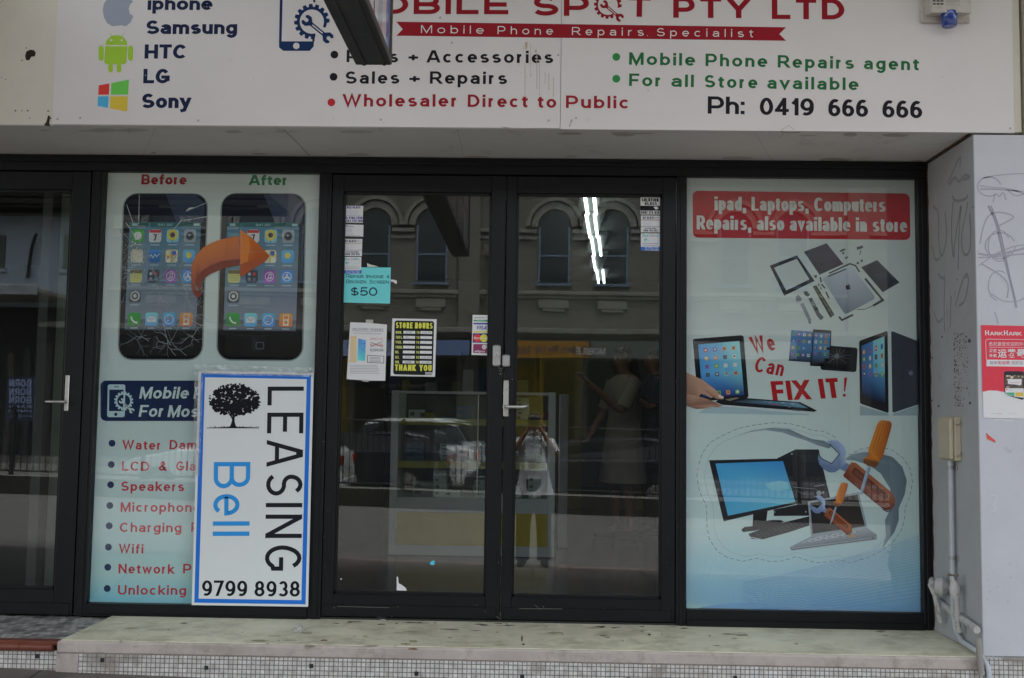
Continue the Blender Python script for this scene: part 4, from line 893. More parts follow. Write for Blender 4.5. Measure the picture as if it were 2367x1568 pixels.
a.poly([(1400, 905), (1410, 862), (1450, 812), (1500, 777), (1560, 754), (1640, 740), (1716, 732), (1711, 775), (1600, 795), (1500, 838), (1456, 870), (1440, 905), (1440, 950), (1420, 960)], (108, 52, 40), 12.6)
a.poly([(1716, 518), (1790, 572), (1850, 630), (1925, 706), (1840, 728), (1716, 770), (1716, 640)], [(180, 96, 26), (172, 88, 22), (162, 78, 22), (150, 70, 26), (152, 72, 26), (166, 84, 30), (182, 108, 50)], 13)
a.poly([(1716, 518), (1775, 562), (1784, 640), (1770, 746), (1716, 768)], (182, 106, 44), 13.4)
a.poly([(1925, 706), (1900, 742), (1716, 860), (1710, 812), (1716, 770), (1840, 728)], (146, 72, 40), 13.2)
a.build('arrow_picture', lp, poster_ink)
# lower half: badge and list
NV = (20, 34, 66); a = front(PYB, CB, .56)
a.rr([(497, 97), (1120, 97), (1120, 297), (497, 297)], .045, NV, 1)
a.rr([(533, 116), (620, 116), (617, 278), (530, 278)], .12, (158, 178, 184), 2); a.poly([(541, 142), (611, 142), (609, 248), (539, 248)], NV, 2.6); a.ell(573, 264, 8, 8, NV, 3); a.poly([(565, 126), (588, 126), (588, 130), (565, 130)], NV, 3)
gear(a, 612, 198, 32, 39, 47, (158, 178, 184), 3.2, 0, 360, 16); wrench(a, 603, 200, 650, 244, 11, (168, 186, 190), NV, 5)
for t, x0, x1, y in (('Mobile', 688, 930, 186), ('Phones', 956, 1200, 187), ('For', 685, 806, 276), ('Most', 828, 1010, 277)): a.text(t, (x0, y), (x1, y), 57, (170, 182, 186), .21, 1, shear=.16, L=3)
a.build('badge', lp, poster_ink)
a = front(PYB, CB, .56)
for (bx_, by_), ws in zip(((554, 407), (550, 512), (547, 612), (543, 715), (540, 815), (536, 920), (533, 1020), (530, 1125)),
    ([('Water', 605, 795), ('Damage', 838, 1090)], [('LCD', 602, 738), ('&', 785, 823), ('Glass', 870, 1040)], [('Speakers', 598, 910)], [('Microphone', 596, 990)], [('Charging', 592, 897), ('Port', 945, 1080)], [('Wifi', 587, 708)], [('Network', 586, 860), ('Port', 905, 1050)], [('Unlocking', 583, 920)])):
    a.ell(bx_, by_, 17, 17, (26, 44, 78), 1, 18)
    for t, x0, x1 in ws: a.text(t, (x0, by_+30), (x1, by_+32), 45, (166, 46, 58), .2, gap=.2)
a.build('repair_list', lp, poster_ink)
a = front(PYB, CB, .56)
a.line([(500, 1184), (560, 1120), (640, 1040)], 3, (110, 165, 195), 1); a.line([(440, 1190), (520, 1110)], 2, (150, 190, 205), 1); a.build('swoosh', lp, poster_ink)

# ---- right poster
rp = thing('window_poster', 'pale green poster with red banner, tablets, desktop computer and tools for repairs', 'poster', ((xl[10]+xl[11])/2, PYB, zb_p))
rz1, rz0 = P(1850, 409, 0).z-.002, P(1850, 1414, FY).z+.003
a = front(PYB, k=.56); za_, zb2_, zc_ = P(1850, 700, PYB).z, P(1850, 1225, PYB).z, P(1850, 1330, PYB).z; xa_, xb2_ = xl[10]+.003, xl[11]-.003
zband(a, xa_, xb2_, za_, rz1, (168, 176, 173), (156, 160, 157)); zband(a, xa_, xb2_, zb2_, za_, (168, 184, 187), (168, 176, 173)); zband(a, xa_, xb2_, zc_, zb2_, (132, 168, 200), (166, 188, 190)); zband(a, xa_, xb2_, rz0, zc_, (104, 146, 196), (132, 168, 200))
a.build('poster_sheet', rp, poster_ink)
b = MB(); b.box((xa_-.001, PYB+.001, rz0-.002), (xb2_+.001, PYB+.005, rz1+.001), MATS['poster_backing']); b.build('backing', rp)
a = front(PYB, CW, .56)
for i in range(34):                              # fan of fine rays at the lower left and right
    t = i/33; x0, y0 = 104+40*t, 1170-260*(1-t)*0; pts = []
    for s_ in range(9):
        u = s_/8; ang = math.radians(88-62*t-30*u*t); pts.append((104+u*(260+500*t)*math.cos(ang)+20*t, 1172-u*(330+120*t)*math.sin(ang)))
    a.line([p for p in pts if p[1] > 800], 1.6, (150, 182, 206), 1+.02*i)
    if i % 3 == 0: a.line([(p[0]+60, p[1]+8) for p in pts if 800 < p[1] < 1165], 1.2, (120, 158, 202), 2+.02*i)
for i in range(40):
    t = i/39; pts = [(430+u*1040, 1168-150*t-(60+250*t)*u**1.4+18*math.sin(u*4+i*.1)) for u in [k/10 for k in range(11)]]
    a.line([p for p in pts if p[0] < 1475], 1.5, (140, 172, 206) if i % 2 else (94, 134, 192), 3+.02*i)
a.build('ray_pattern', rp, poster_ink)
a = front(PYB, CR, .56)
a.rr([(148, 172), (1503, 190), (1508, 480), (150, 465)], .026, (146, 26, 34), 1)
a.text('ipad, Laptops, Computers', (285, 294), (1352, 304), 86, (172, 172, 168), .235, gap=.07, L=2, hy=1.75); a.text('Repairs, also available in store', (173, 414), (1487, 431), 88, (172, 172, 168), .235, gap=.07, L=2, hy=1.75)
a.build('banner', rp, poster_ink)
a = front(PYB, CR, .56)
DK = (34, 36, 44)
for p, q in (([(630, 640), (800, 575), (812, 592), (652, 655)], 0), ([(800, 575), (910, 735), (885, 738), (795, 590)], 0), ([(910, 735), (720, 828), (722, 800), (885, 722)], 0), ([(720, 828), (630, 640), (655, 650), (738, 806)], 0)): a.poly(p, (30, 32, 38), 1+rnd.random()*.5)
a.poly([(843, 553), (985, 500), (1090, 630), (940, 697)], [(42, 44, 56), (58, 54, 72), (52, 44, 62), (36, 34, 48)], 1); a.ell(915, 633, 8, 7, (20, 20, 26), 1.5); a.ell(952, 630, 8, 7, (20, 20, 26), 1.5)
a.poly([(1200, 650), (1300, 605), (1440, 745), (1335, 806)], [(34, 38, 50), (48, 48, 62), (36, 40, 54), (26, 30, 44)], 1); a.line([(1280, 700), (1350, 690)], 3, (60, 66, 86), 1.5); a.line([(1300, 715), (1360, 700)], 3, (56, 60, 80), 1.6)
a.line([(1000, 688), (1070, 655), (1130, 628), (1165, 640), (1190, 680)], 9, (40, 42, 46), 1); a.line([(1225, 720), (1290, 800), (1335, 855), (1275, 890)], 14, (44, 48, 56), 1.2); a.line([(1275, 888), (1225, 912), (1175, 914)], 4, (44, 48, 54), 1.3)
a.line([(1062, 958), (1080, 980), (1150, 946)], 12, (46, 48, 54), 1)
a.poly([(958, 722), (985, 705), (1120, 645), (1138, 645), (1150, 656), (1284, 830), (1280, 848), (1115, 938), (1098, 940), (1085, 925)], [(140, 150, 160), (140, 150, 160), (160, 168, 176), (160, 168, 176), (150, 158, 166), (120, 132, 144), (108, 120, 132), (96, 106, 118), (96, 106, 118), (110, 120, 132)], 2)
a.poly([(992, 702), (1105, 657), (1108, 664), (996, 712)], (60, 64, 72), 2.5)
def fruit(a, cx, cy, s_, c, L, rot=0):
    pts = [(800, 178), (770, 182), (735, 160), (712, 120), (704, 70), (712, 25), (735, -5), (765, -18), (795, -8), (812, -5), (850, -18), (885, -12), (912, 12), (890, 35), (882, 62), (890, 95), (914, 112), (895, 155), (862, 182), (835, 174)]
    cr, sr = math.cos(rot), math.sin(rot); f = lambda p: (cx+((p[0]-808)*cr-(p[1]-60)*sr)*s_, cy+((p[0]-808)*sr+(p[1]-60)*cr)*s_)
    a.poly([f(p) for p in pts], c, L); a.poly([f(p) for p in [(805, -30), (812, -60), (840, -85), (850, -55), (830, -32)]], c, L)
fruit(a, 1118, 772, .15, (34, 36, 44), 3, -.1)
a.poly([(898, 770), (920, 762), (1034, 945), (1008, 966)], (44, 46, 44), 1)
for i in range(16): t = i/16; x, y = 905+112*t, 775+175*t; a.poly([(x, y), (x+12, y-4), (x+18, y+6), (x+6, y+10)], rnd.choice([(80, 84, 70), (60, 64, 60), (96, 96, 84)]), 1.6)
a.poly([(870, 845), (892, 838), (942, 935), (968, 962), (948, 982), (925, 955)], (74, 80, 84), 1); a.poly([(884, 868), (905, 860), (918, 885), (895, 892)], (120, 128, 130), 1.6); a.poly([(905, 905), (925, 897), (934, 915), (914, 922)], (40, 44, 46), 1.7)
a.poly([(820, 880), (842, 873), (890, 980), (870, 985)], (112, 120, 124), 1); a.poly([(868, 985), (885, 980), (890, 1000), (876, 1006)], (104, 112, 118), 1.2); a.poly([(792, 835), (808, 820), (830, 845), (826, 860), (795, 865)], (108, 116, 120), 1); a.poly([(840, 802), (860, 798), (882, 822), (868, 835), (848, 825)], (66, 72, 76), 1)
for p in (((906, 700), (925, 698), (922, 716), (910, 716)), ((1065, 545), (1098, 532), (1102, 542), (1072, 556)), ((1080, 558), (1090, 552), (1096, 566), (1086, 570)), ((1170, 525), (1210, 513), (1212, 530), (1176, 542)), ((1188, 572), (1196, 545), (1203, 545), (1192, 575)), ((1098, 590), (1118, 580), (1116, 592), (1102, 600)), ((1170, 620), (1184, 614), (1188, 630), (1176, 632)), ((975, 805), (985, 802), (1004, 843), (994, 846)), ((940, 715), (950, 710), (956, 742), (946, 745)), ((930, 752), (938, 750), (940, 768), (934, 770)), ((948, 760), (956, 752), (980, 780), (972, 784)), ((1195, 605), (1208, 600), (1212, 614), (1200, 618)), ((942, 775), (948, 772), (956, 788), (950, 790))): a.poly(list(p), (62, 66, 74), 1.2+rnd.random())
a.build('tablet_parts_picture', rp, poster_ink)
def tabicons(a, q, rows, cols, u0, v0, du, dv, s_, L, seed=1):
    r2 = random.Random(seed); ks = ['msg', 'cal', 'note', 'wht', 'map', 'util', 'mus', 'app', 'pod', 'mail', 'saf', 'wea', 'tel', 'set', 'cam', 'stk']
    for i in range(rows):
        for j in range(cols):
            c = r2.choice([(190, 190, 180), (90, 150, 80), (160, 60, 60), (170, 150, 80), (120, 80, 150), (60, 110, 160), (60, 60, 66), (200, 120, 60), (150, 155, 150)]); u, v = u0+j*du, v0+i*dv
            cc = [bil(q, u-s_, v-s_*.8), bil(q, u+s_, v-s_*.8), bil(q, u+s_, v+s_*.8), bil(q, u-s_, v+s_*.8)]; a.rr(cc, .2, c, L); a.quad(cc, .25, .25, .75, .7, r2.choice([(200, 200, 200), (80, 90, 110), (190, 170, 110), (60, 80, 90)]), L+1)
def tablet(name_label, body, scr, icons=None, rad=.06, bc=(22, 24, 30), sc_=((70, 130, 190), (110, 170, 215), (30, 50, 110), (24, 40, 96)), seed=1, glare=None, edge=None):
    a = front(PYB, CR, .56)
    if edge: a.rr(edge[0], rad, edge[1], 1)
    a.rr(body, rad, bc, 1.6)
    if scr:
        a.poly(scr, [sc_[0], sc_[1], sc_[1], sc_[0]], 2.2); m1, m2 = bil(scr, 0, .55), bil(scr, 1, .55); lo = [m1, m2, scr[2], scr[3]]
        a.poly(lo, [sc_[0], sc_[1], sc_[2], sc_[3]], 2.6)
        if glare: a.quad(scr, glare, 0, 1, .55, [(110, 170, 205), (130, 185, 205), (110, 170, 200), (80, 140, 190)], 3)
        if icons: tabicons(a, scr, *icons, 4, seed)
    o = a.build('tablet_picture', rp, poster_ink); o['label'] = name_label; return a
s1 = [(182, 1132), (440, 1110), (470, 1448), (212, 1462)]
tablet('printed upright black tablet with blue icon screen', [(148, 1097), (466, 1073), (498, 1466), (182, 1488)], s1, (4, 4, .17, .12, .225, .155, .045), .05, glare=.6)
a = front(PYB, CR, .56); tabicons(a, s1, 1, 4, .17, .93, .225, .1, .05, 5, 4); a.build('tablet_dock_icons', rp, poster_ink)
sB = [(905, 1050), (1005, 1058), (1000, 1150), (893, 1250)]
tablet('printed small dark tablet in the row of three', [(898, 1037), (1015, 1045), (1004, 1272), (880, 1265)], [(906, 1058), (1008, 1064), (998, 1250), (893, 1244)], (4, 3, .15, .1, .3, .2, .07), .06, sc_=((70, 110, 150), (70, 110, 150), (20, 24, 40), (18, 22, 38)), seed=5)
tablet('printed small white tablet in the row of three', [(755, 1022), (905, 1035), (892, 1262), (738, 1252)], [(764, 1042), (899, 1052), (887, 1244), (748, 1234)], (4, 4, .14, .12, .24, .22, .06), .07, bc=(168, 176, 178), sc_=((70, 110, 150), (66, 104, 146), (20, 26, 46), (20, 26, 46)), seed=6)
tablet('printed small black tablet with cracked glass', [(955, 1135), (1178, 1153), (1170, 1305), (945, 1290)], [(975, 1148), (1140, 1162), (1134, 1290), (968, 1276)], None, .07, sc_=((24, 25, 28), (22, 23, 26), (16, 17, 20), (16, 17, 20)))
a = front(PYB, CR, .56); rs = random.Random(8)
for i in range(26):
    an = i*.2417; ln = rs.uniform(25, 95); x, y = 1048, 1206; pts = [(x, y)]
    for k in range(3): an += rs.uniform(-.15, .15); x += math.cos(an)*ln/3; y += math.sin(an)*ln/4.2; pts.append((x, y))
    a.line([p for p in pts if 972 < p[0] < 1160 and 1148 < p[1] < 1290] or pts[:2], rs.uniform(1, 2.2), rs.choice([(110, 118, 124), (80, 88, 94), (60, 66, 72)]), 4+rs.random())
a.ell(1048, 1206, 14, 16, (90, 98, 106), 4.5); a.build('crack_marks', rp, poster_ink)
tablet('printed tall tablet seen at an angle, screen side', [(1187, 1110), (1365, 1045), (1372, 1562), (1192, 1500)], [(1202, 1140), (1345, 1080), (1350, 1506), (1206, 1452)], (4, 4, .1, .14, .26, .14, .05), .06, sc_=((50, 90, 140), (80, 130, 170), (16, 22, 40), (16, 22, 40)), seed=9, glare=.5)
tablet('printed tall tablet seen from its dark back', [(1387, 1046), (1568, 1116), (1575, 1500), (1395, 1560)], None, None, .07, bc=(34, 40, 54))
a = front(PYB, CR, .56); fruit(a, 1510, 1308, .13, (90, 98, 112), 3); 
a.poly([(1192, 1512), (1372, 1566), (1372, 1575), (1192, 1575)], (128, 146, 152), .8); a.poly([(1395, 1566), (1570, 1506), (1570, 1575), (1395, 1575)], (128, 146, 152), .8); a.build('back_emblem', rp, poster_ink)
a = front(PYB, CR, .56)
a.text('We', (528, 1188), (672, 1166), 104, (150, 30, 38), .19, .9, shear=-.12); a.text('Can', (530, 1300), (708, 1330), 96, (150, 30, 38), .18, .95, shear=.08)
a.text('FIX', (650, 1483), (885, 1474), 120, (150, 22, 30), .25, 1.05, shear=-.08); a.text('IT', (948, 1470), (1070, 1464), 122, (150, 22, 30), .25, 1.05, shear=-.08)
a.poly([(1092, 1425), (1100, 1425), (1113, 1338), (1094, 1340)], (150, 22, 30), 2); a.ell(1095, 1449, 10, 9, (150, 22, 30), 2); a.build('slogan', rp, poster_ink)
a = front(PYB, CR, .56)
a.poly([(290, 1490), (330, 1462), (480, 1466), (820, 1492), (925, 1545), (905, 1556), (330, 1512)], [(20, 22, 28)]*7, 5)
a.poly([(480, 1474), (800, 1496), (870, 1530), (640, 1512), (400, 1490)], [(40, 44, 56), (90, 130, 150), (70, 120, 140), (60, 70, 90), (44, 46, 56)], 5.6)
for x, y, c in ((620, 1490, (120, 130, 150)), (650, 1503, (160, 60, 70)), (700, 1492, (150, 155, 160)), (720, 1508, (90, 110, 160)), (760, 1500, (160, 160, 165)), (790, 1512, (100, 130, 170)), (590, 1484, (110, 120, 140)), (740, 1518, (120, 100, 90))): a.poly([(x, y), (x+18, y+1), (x+24, y+7), (x+4, y+6)], c, 6)
a.poly([(350, 1475), (420, 1462), (440, 1466), (380, 1484)], (110, 100, 90), 6)
a.poly([(290, 1490), (330, 1508), (905, 1552), (925, 1545), (900, 1560), (780, 1554), (320, 1518)], (168, 174, 178), 6.2); a.poly([(770, 1535), (825, 1540), (822, 1548), (772, 1544)], (60, 64, 70), 7); a.poly([(290, 1500), (600, 1545), (880, 1566), (860, 1574), (180, 1560)], (140, 158, 164), .8)
a.build('flat_tablet_picture', rp, poster_ink)
a = front(PYB, CR, .56); SK, SK2 = (158, 122, 104), (118, 84, 72)
a.poly([(111, 1308), (160, 1330), (205, 1350), (250, 1383), (285, 1420), (300, 1450), (262, 1466), (225, 1445), (200, 1440), (180, 1465), (150, 1470), (111, 1460)], [SK]*3+[(168, 134, 116)]*2+[SK]*5+[SK2]*2, 8)
a.poly([(240, 1375), (285, 1410), (320, 1445), (344, 1460), (338, 1474), (300, 1472), (262, 1452), (230, 1424), (215, 1400)], [SK, (170, 136, 118), SK, (180, 150, 138), (160, 120, 104), SK, SK2, SK2, SK], 9)
a.poly([(314, 1446), (340, 1458), (338, 1468), (316, 1464), (306, 1454)], (192, 166, 158), 10)
a.poly([(111, 1440), (180, 1455), (235, 1470), (290, 1492), (335, 1515), (300, 1524), (262, 1520), (220, 1532), (170, 1534), (111, 1512)], [SK, SK, SK2, SK2, SK, (150, 112, 98), SK, (148, 108, 94), SK2, SK2], 8.6)
a.line([(180, 1470), (240, 1492), (290, 1508)], 3, SK2, 10); a.line([(150, 1350), (190, 1390), (215, 1430)], 2.5, (138, 100, 86), 10)
a.build('hand_picture', rp, poster_ink)
# lower picture: computers and tools in a dashed cloud
a = front(PYB, CW, .56)
cloud = []
def arc(cx, cy, rx, ry, a0, a1): cloud.extend(E(cx, cy, rx, ry, a0, a1, max(6, int(abs(a1-a0)/4))))
arc(500, 300, 340, 215, 165, 290) if False else None
outer = [(162, 400), (172, 330), (195, 260), (240, 200), (310, 160), (400, 120), (500, 98), (600, 85), (700, 90), (780, 110), (830, 130), (900, 135), (960, 165), (990, 205), (1010, 250), (1050, 272), (1110, 240), (1200, 222), (1290, 240), (1360, 290), (1400, 350), (1415, 430), (1400, 510), (1372, 580), (1368, 640), (1350, 710), (1300, 780), (1235, 830), (1150, 870), (1050, 900), (990, 880), (930, 892), (860, 898), (790, 880), (740, 862), (660, 888), (580, 890), (510, 872), (430, 890), (340, 868), (280, 830), (235, 760), (222, 690), (220, 620), (215, 560), (180, 490)]
def dash(pts, w_, c, L, on=24, off=13):
    P_ = [Vector(p) for p in pts]+[Vector(pts[0])]; seg = []; acc = 0; cur = [P_[0]]; draw = True
    for p, q in zip(P_, P_[1:]):
        d = (q-p).length; pos = 0
        while pos < d:
            need = (on if draw else off)-acc; st_ = min(need, d-pos); pos += st_; acc += st_; pt = p+(q-p)*(pos/d)
            if draw: cur.append(pt)
            if acc >= (on if draw else off)-1e-6:
                if draw and len(cur) > 1: seg.append(cur)
                draw = not draw; acc = 0; cur = [pt]
    for s_ in seg:
        s2 = [s_[0]]+[b_ for a_, b_ in zip(s_, s_[1:]) if (b_-a_).length > 1]
        if len(s2) > 1: a.line([tuple(p) for p in s2], w_, c, L)
dash(outer, 3, (76, 92, 100), 1)
cxm, cym = 790, 490; inner = [(cxm+(x-cxm)*.93, cym+(y-cym)*.93) for x, y in outer]
a.line(inner, 1.6, (120, 140, 144), 1.2, True)
a.poly([(380, 172), (480, 128), (590, 115), (700, 122), (780, 160), (830, 180), (900, 190), (950, 215), (930, 235), (860, 215), (800, 190), (740, 172), (660, 142), (560, 128), (470, 140)], [(150, 164, 168)]*2+[(96, 110, 118)]*8+[(120, 134, 140)]*5, 1.6)
a.poly([(1020, 300), (1060, 270), (1130, 255), (1210, 258), (1300, 285), (1355, 340), (1382, 420), (1370, 500), (1335, 580), (1335, 650), (1310, 720), (1240, 815), (1260, 740), (1255, 650), (1300, 560), (1285, 470), (1230, 380), (1160, 330), (1080, 305)], [(116, 130, 138)]*3+[(84, 98, 108)]*8+[(110, 128, 138)]*2+[(92, 106, 116)]*6, 1.4)
a.build('cloud_outline', rp, poster_ink)
a = front(PYB, CW, .56)
a.poly([(628, 292), (735, 240), (870, 240), (945, 560), (945, 600), (815, 625), (610, 627), (608, 590), (750, 560)], [(30, 34, 40)]*3+[(18, 20, 26)]*6, 2)
a.poly([(735, 240), (870, 240), (945, 560), (830, 600), (745, 560), (670, 292)], [(40, 44, 50), (36, 40, 46), (20, 22, 28), (18, 20, 26), (18, 20, 26), (26, 28, 34)], 2.5)
a.line([(715, 458), (780, 464), (850, 470), (880, 490)], 3, (100, 108, 116), 3); a.ell(872, 494, 15, 15, (120, 128, 134), 3.3); a.ell(896, 490, 7, 8, (130, 136, 140), 3.3); a.line([(845, 455), (900, 445)], 4, (120, 128, 134), 3); a.line([(740, 480), (790, 500), (845, 498)], 2.5, (80, 88, 96), 3); a.ell(714, 266, 5, 5, (130, 134, 138), 3); a.ell(795, 602, 4, 5, (130, 134, 138), 3); a.ell(614, 604, 4, 5, (130, 134, 138), 3)
for i in range(5): a.line([(760+i*4, 275+i*9), (870+i*3, 272+i*9)], 1.5, (56, 60, 68), 3)
a.build('tower_picture', rp, poster_ink)
a = front(PYB, CW, .56)
a.poly([(490, 612), (573, 596), (566, 655), (600, 650), (650, 650), (668, 660), (600, 690), (500, 712), (430, 720), (420, 706), (440, 690), (486, 686)], (18, 20, 26), 3)
a.poly([(233, 303), (672, 292), (748, 555), (318, 658)], (26, 28, 36), 4); a.poly([(270, 322), (662, 308), (735, 545), (343, 625)], [(60, 136, 186), (50, 120, 178), (90, 160, 205), (70, 148, 198)], 4.6)
a.poly([(560, 440), (640, 420), (690, 430), (700, 470), (640, 480), (580, 470)], (108, 166, 200), 5)
a.build('monitor_picture', rp, poster_ink)
a = front(PYB, CW, .56)
a.poly([(462, 730), (600, 680), (815, 628), (815, 682), (700, 720), (545, 762), (480, 760)], (22, 24, 28), 3.4); a.line([(468, 748), (545, 764), (700, 722), (815, 684)], 4, (170, 176, 176), 3.8)
for i in range(6):
    for j in range(12): t = j/12; x, y = 500+300*t+i*5, 728-78*t+i*5; a.poly([(x, y), (x+18, y-4), (x+20, y-1), (x+2, y+3)], (48, 52, 58), 4)
a.build('keyboard_picture', rp, poster_ink)
a = front(PYB, CW, .56)
a.poly([(806, 542), (1102, 488), (1152, 690), (826, 745)], (130, 138, 146), 4); a.poly([(820, 552), (1094, 502), (1138, 685), (834, 730)], [(24, 24, 28), (20, 20, 24), (44, 36, 34), (20, 20, 24)], 4.6)
a.poly([(826, 745), (1148, 694), (1206, 735), (1206, 762), (712, 826), (702, 808)], [(128, 136, 146), (140, 148, 156), (110, 118, 128), (84, 92, 102), (70, 78, 88), (110, 118, 128)], 4.3)
for i in range(5):
    for j in range(15): t = j/15; x, y = 830+290*t-i*14, 752-48*t+i*7; a.poly([(x, y), (x+15, y-2.5), (x+14, y+2), (x-1, y+4.5)], (158, 164, 170) if (i+j) % 5 else (110, 112, 116), 5)
a.line([(712, 815), (960, 785), (1204, 750)], 2.5, (150, 158, 166), 5.4); a.ell(1184, 752, 5, 4, (60, 70, 90), 6)
a.poly([(1030, 738), (1080, 728), (1084, 745), (1050, 754)], (150, 120, 90), 5.6)
a.build('laptop_picture', rp, poster_ink)
def driver(s_, ox, oy, L):
    f = lambda x, y: (ox+(x-1115)*s_, oy+(y-500)*s_); a = front(PYB, CW, .56)
    a.poly([f(1150, 342), f(1172, 346), f(1122, 500), f(1104, 505) if s_ > .8 else f(1090, 545)], [(140, 160, 180), (90, 110, 130), (110, 126, 146), (150, 165, 182)], L)
    a.poly([f(1222, 75), f(1240, 70), f(1282, 76), f(1293, 90), f(1290, 115), f(1240, 285), f(1225, 300), f(1200, 290), f(1155, 285), f(1158, 238), f(1208, 95)], [(158, 96, 44), (170, 108, 48), (152, 86, 42), (136, 64, 22), (128, 60, 22), (146, 76, 24), (130, 64, 22), (170, 108, 36), (146, 76, 24), (178, 108, 40), (180, 102, 34)], L+1)
    for k in range(3): a.line([f(1230+k*16, 88), f(1185+k*18, 235)], 4*s_, (150, 76, 26), L+1.5)
    a.poly([f(1135, 285), f(1180, 282), f(1222, 300), f(1215, 320), f(1200, 342), f(1160, 338), f(1130, 318), f(1128, 300)], [(190, 104, 30)]*3+[(92, 54, 30)]*5, L+2); a.build('screwdriver_picture', rp, poster_ink)
def spanner(s_, ox, oy, L, c1, c2):
    f = lambda x, y: (ox+(x-1060)*s_, oy+(y-330)*s_); a = front(PYB, CW, .56)
    a.poly([f(990, 352), f(1028, 318), f(1056, 332), f(1030, 372)], (96, 112, 140), L)
    a.poly([f(908, 205), f(925, 190), (f(955, 184)), f(990, 196), f(1018, 225), f(1028, 262), f(1020, 300), f(1028, 318), f(990, 355), f(965, 372), f(930, 374), f(900, 356), f(874, 328), f(864, 295), f(868, 262), f(885, 285), f(915, 312), f(948, 318), f(988, 270), f(990, 262), f(940, 215), f(930, 198)], [(136, 150, 180)]*8+[(92, 108, 140)]*7+[(112, 128, 158)]*7, L+.6)
    a.line([f(868, 270), f(890, 296), f(945, 322), f(990, 268), f(932, 208)], 5*s_, (44, 58, 74), L+1)
    a.poly([f(1058, 315), f(1085, 318), f(1295, 492), f(1312, 530), f(1310, 565), f(1290, 588), f(1262, 594), f(1235, 580), f(1015, 398), f(1012, 390)], [c1]*4+[c2]*6, L+1.4)
    a.poly([f(1074, 345), f(1092, 350), f(1262, 498), f(1272, 515), f(1262, 530), f(1240, 522), f(1060, 378)], (70, 34, 26), L+2); a.poly([f(1085, 358), f(1250, 500), f(1262, 516), f(1250, 524), f(1072, 378)], c2, L+2.5)
    a.line([f(1240, 588), f(1268, 601), f(1292, 592)], 5*s_, (40, 30, 26), L+1); a.build('spanner_picture', rp, poster_ink)
spanner(1, 1060, 330, 6, (138, 74, 46), (98, 46, 34)); driver(1, 1115, 500, 9)
spanner(.55, 925, 587, 12, (140, 80, 46), (112, 60, 38)); driver(.52, 945, 655, 15)

# ================================================================ leasing board on the window
LY = -.047
ls = thing('leasing_sign', 'white leasing board with blue border, black tree and sideways lettering taped over the poster window', 'sign', (P(585, 1400, LY).x, LY, P(585, 1400, LY).z))
lq = [(459, 857), (725, 862), (712, 1403), (443, 1399)]
b = MB(); quadbox(b, lq, LY, .005, mat('corflute_edge', (.7, .73, .76), rough=.5)); b.build('board', ls)
ls_ink = mat('board_ink', attr='Ink', rough=.4, var=.03, scale=3, spec=.15)
a = front(LY-.0006, k=.82); a.poly(lq, (214, 224, 246), 0)
bw = lambda f0, f1, c, L: [a.poly([bil(lq, u0, v0), bil(lq, u1, v0), bil(lq, u1, v1), bil(lq, u0, v1)], c, L) for (u0, v0, u1, v1) in ((f0, f0*.48, 1-f0, f1*.48), (f0, 1-f1*.48, 1-f0, 1-f0*.48), (f0, f1*.48, f1, 1-f1*.48), (1-f1, f1*.48, 1-f0, 1-f1*.48))]
bw(.022, .058, (38, 112, 206), 1); a.build('face', ls, ls_ink)
a = front(LY-.0006, CB, .50)
a.text('LEASING', (1324, 127), (1309, 1037), 176, (22, 24, 30), .115, gap=.20); a.text('Bell', (1058, 500), (1052, 865), 177, (36, 116, 212), .115, gap=.16)
a.text('9799', (998, 1161), (1221, 1163), 73, (18, 18, 24), .19, 1.0); a.text('8938', (1258, 1164), (1482, 1165), 73, (18, 18, 24), .19, 1.0); a.build('lettering', ls, ls_ink)
a = front(LY-.0006, CB, .50); rs = random.Random(21); TK = (14, 16, 22)
a.poly([(1150, 262), (1146, 300), (1138, 322), (1120, 330), (1182, 330), (1166, 322), (1160, 300), (1160, 262)], TK, 1)
for p in ([(1153, 290), (1120, 240), (1080, 200)], [(1155, 280), (1190, 235), (1240, 215)], [(1154, 270), (1154, 180)], [(1154, 255), (1110, 200)], [(1156, 250), (1210, 180)]): a.line(p, 7, TK, 1.3)
for i in range(620):
    an = rs.uniform(0, 6.283); r = rs.random()**.5; x = 1160+r*128*math.cos(an); y = 200+r*(88 if math.sin(an) < 0 else 76)*math.sin(an)
    if y > 268 and abs(x-1155) < 50: continue
    s_ = rs.uniform(5, 12) if r < .9 else rs.uniform(3, 7); t0 = rs.uniform(0, 6); a.poly([(x+s_*math.cos(t0+k*1.257)*rs.uniform(.7, 1.2), y+s_*math.sin(t0+k*1.257)*.8) for k in range(5)], TK, 2+i*.003)
a.poly([(1022, 330), (1100, 327), (1200, 326), (1281, 330), (1281, 333), (1022, 333)], TK, 1.8)
for i in range(26): x = 1030+rs.random()*245; a.poly([(x, 329), (x+2, 322-rs.random()*4), (x+4, 329)], TK, 2+i*.01)
a.build('tree_emblem', ls, ls_ink)
tape = glass_mat('clear_sticky_tape', (.95, .97, .98), .10, rough=.16, haze=.28)
def crumple(name, q, n, m, Y, parent, amp=.006, seed=0):
    r2 = random.Random(seed); vs = []; fs = []
    for i in range(n+1):
        for j in range(m+1):
            p = P(*bil(q, i/n, j/m), Y); vs.append((p.x, p.y-r2.random()*amp, p.z))
    for i in range(n):
        for j in range(m): a0 = i*(m+1)+j; fs += [(a0, a0+m+1, a0+m+2), (a0, a0+m+2, a0+1)]
    b = MB(); b.faces(vs, fs, tape); return b.build(name, parent)
crumple('tape', [(448, 842), (726, 850), (727, 872), (450, 866)], 46, 4, LY-.004, ls, .006, 1)
crumple('tape', [(450, 866), (470, 868), (462, 1100), (446, 1098)], 4, 30, LY-.004, ls, .004, 2)
0 and crumple('tape', [(650, 1345), (690, 1345), (700, 1385), (660, 1384)], 7, 6, LY-.004, ls, .003, 3)

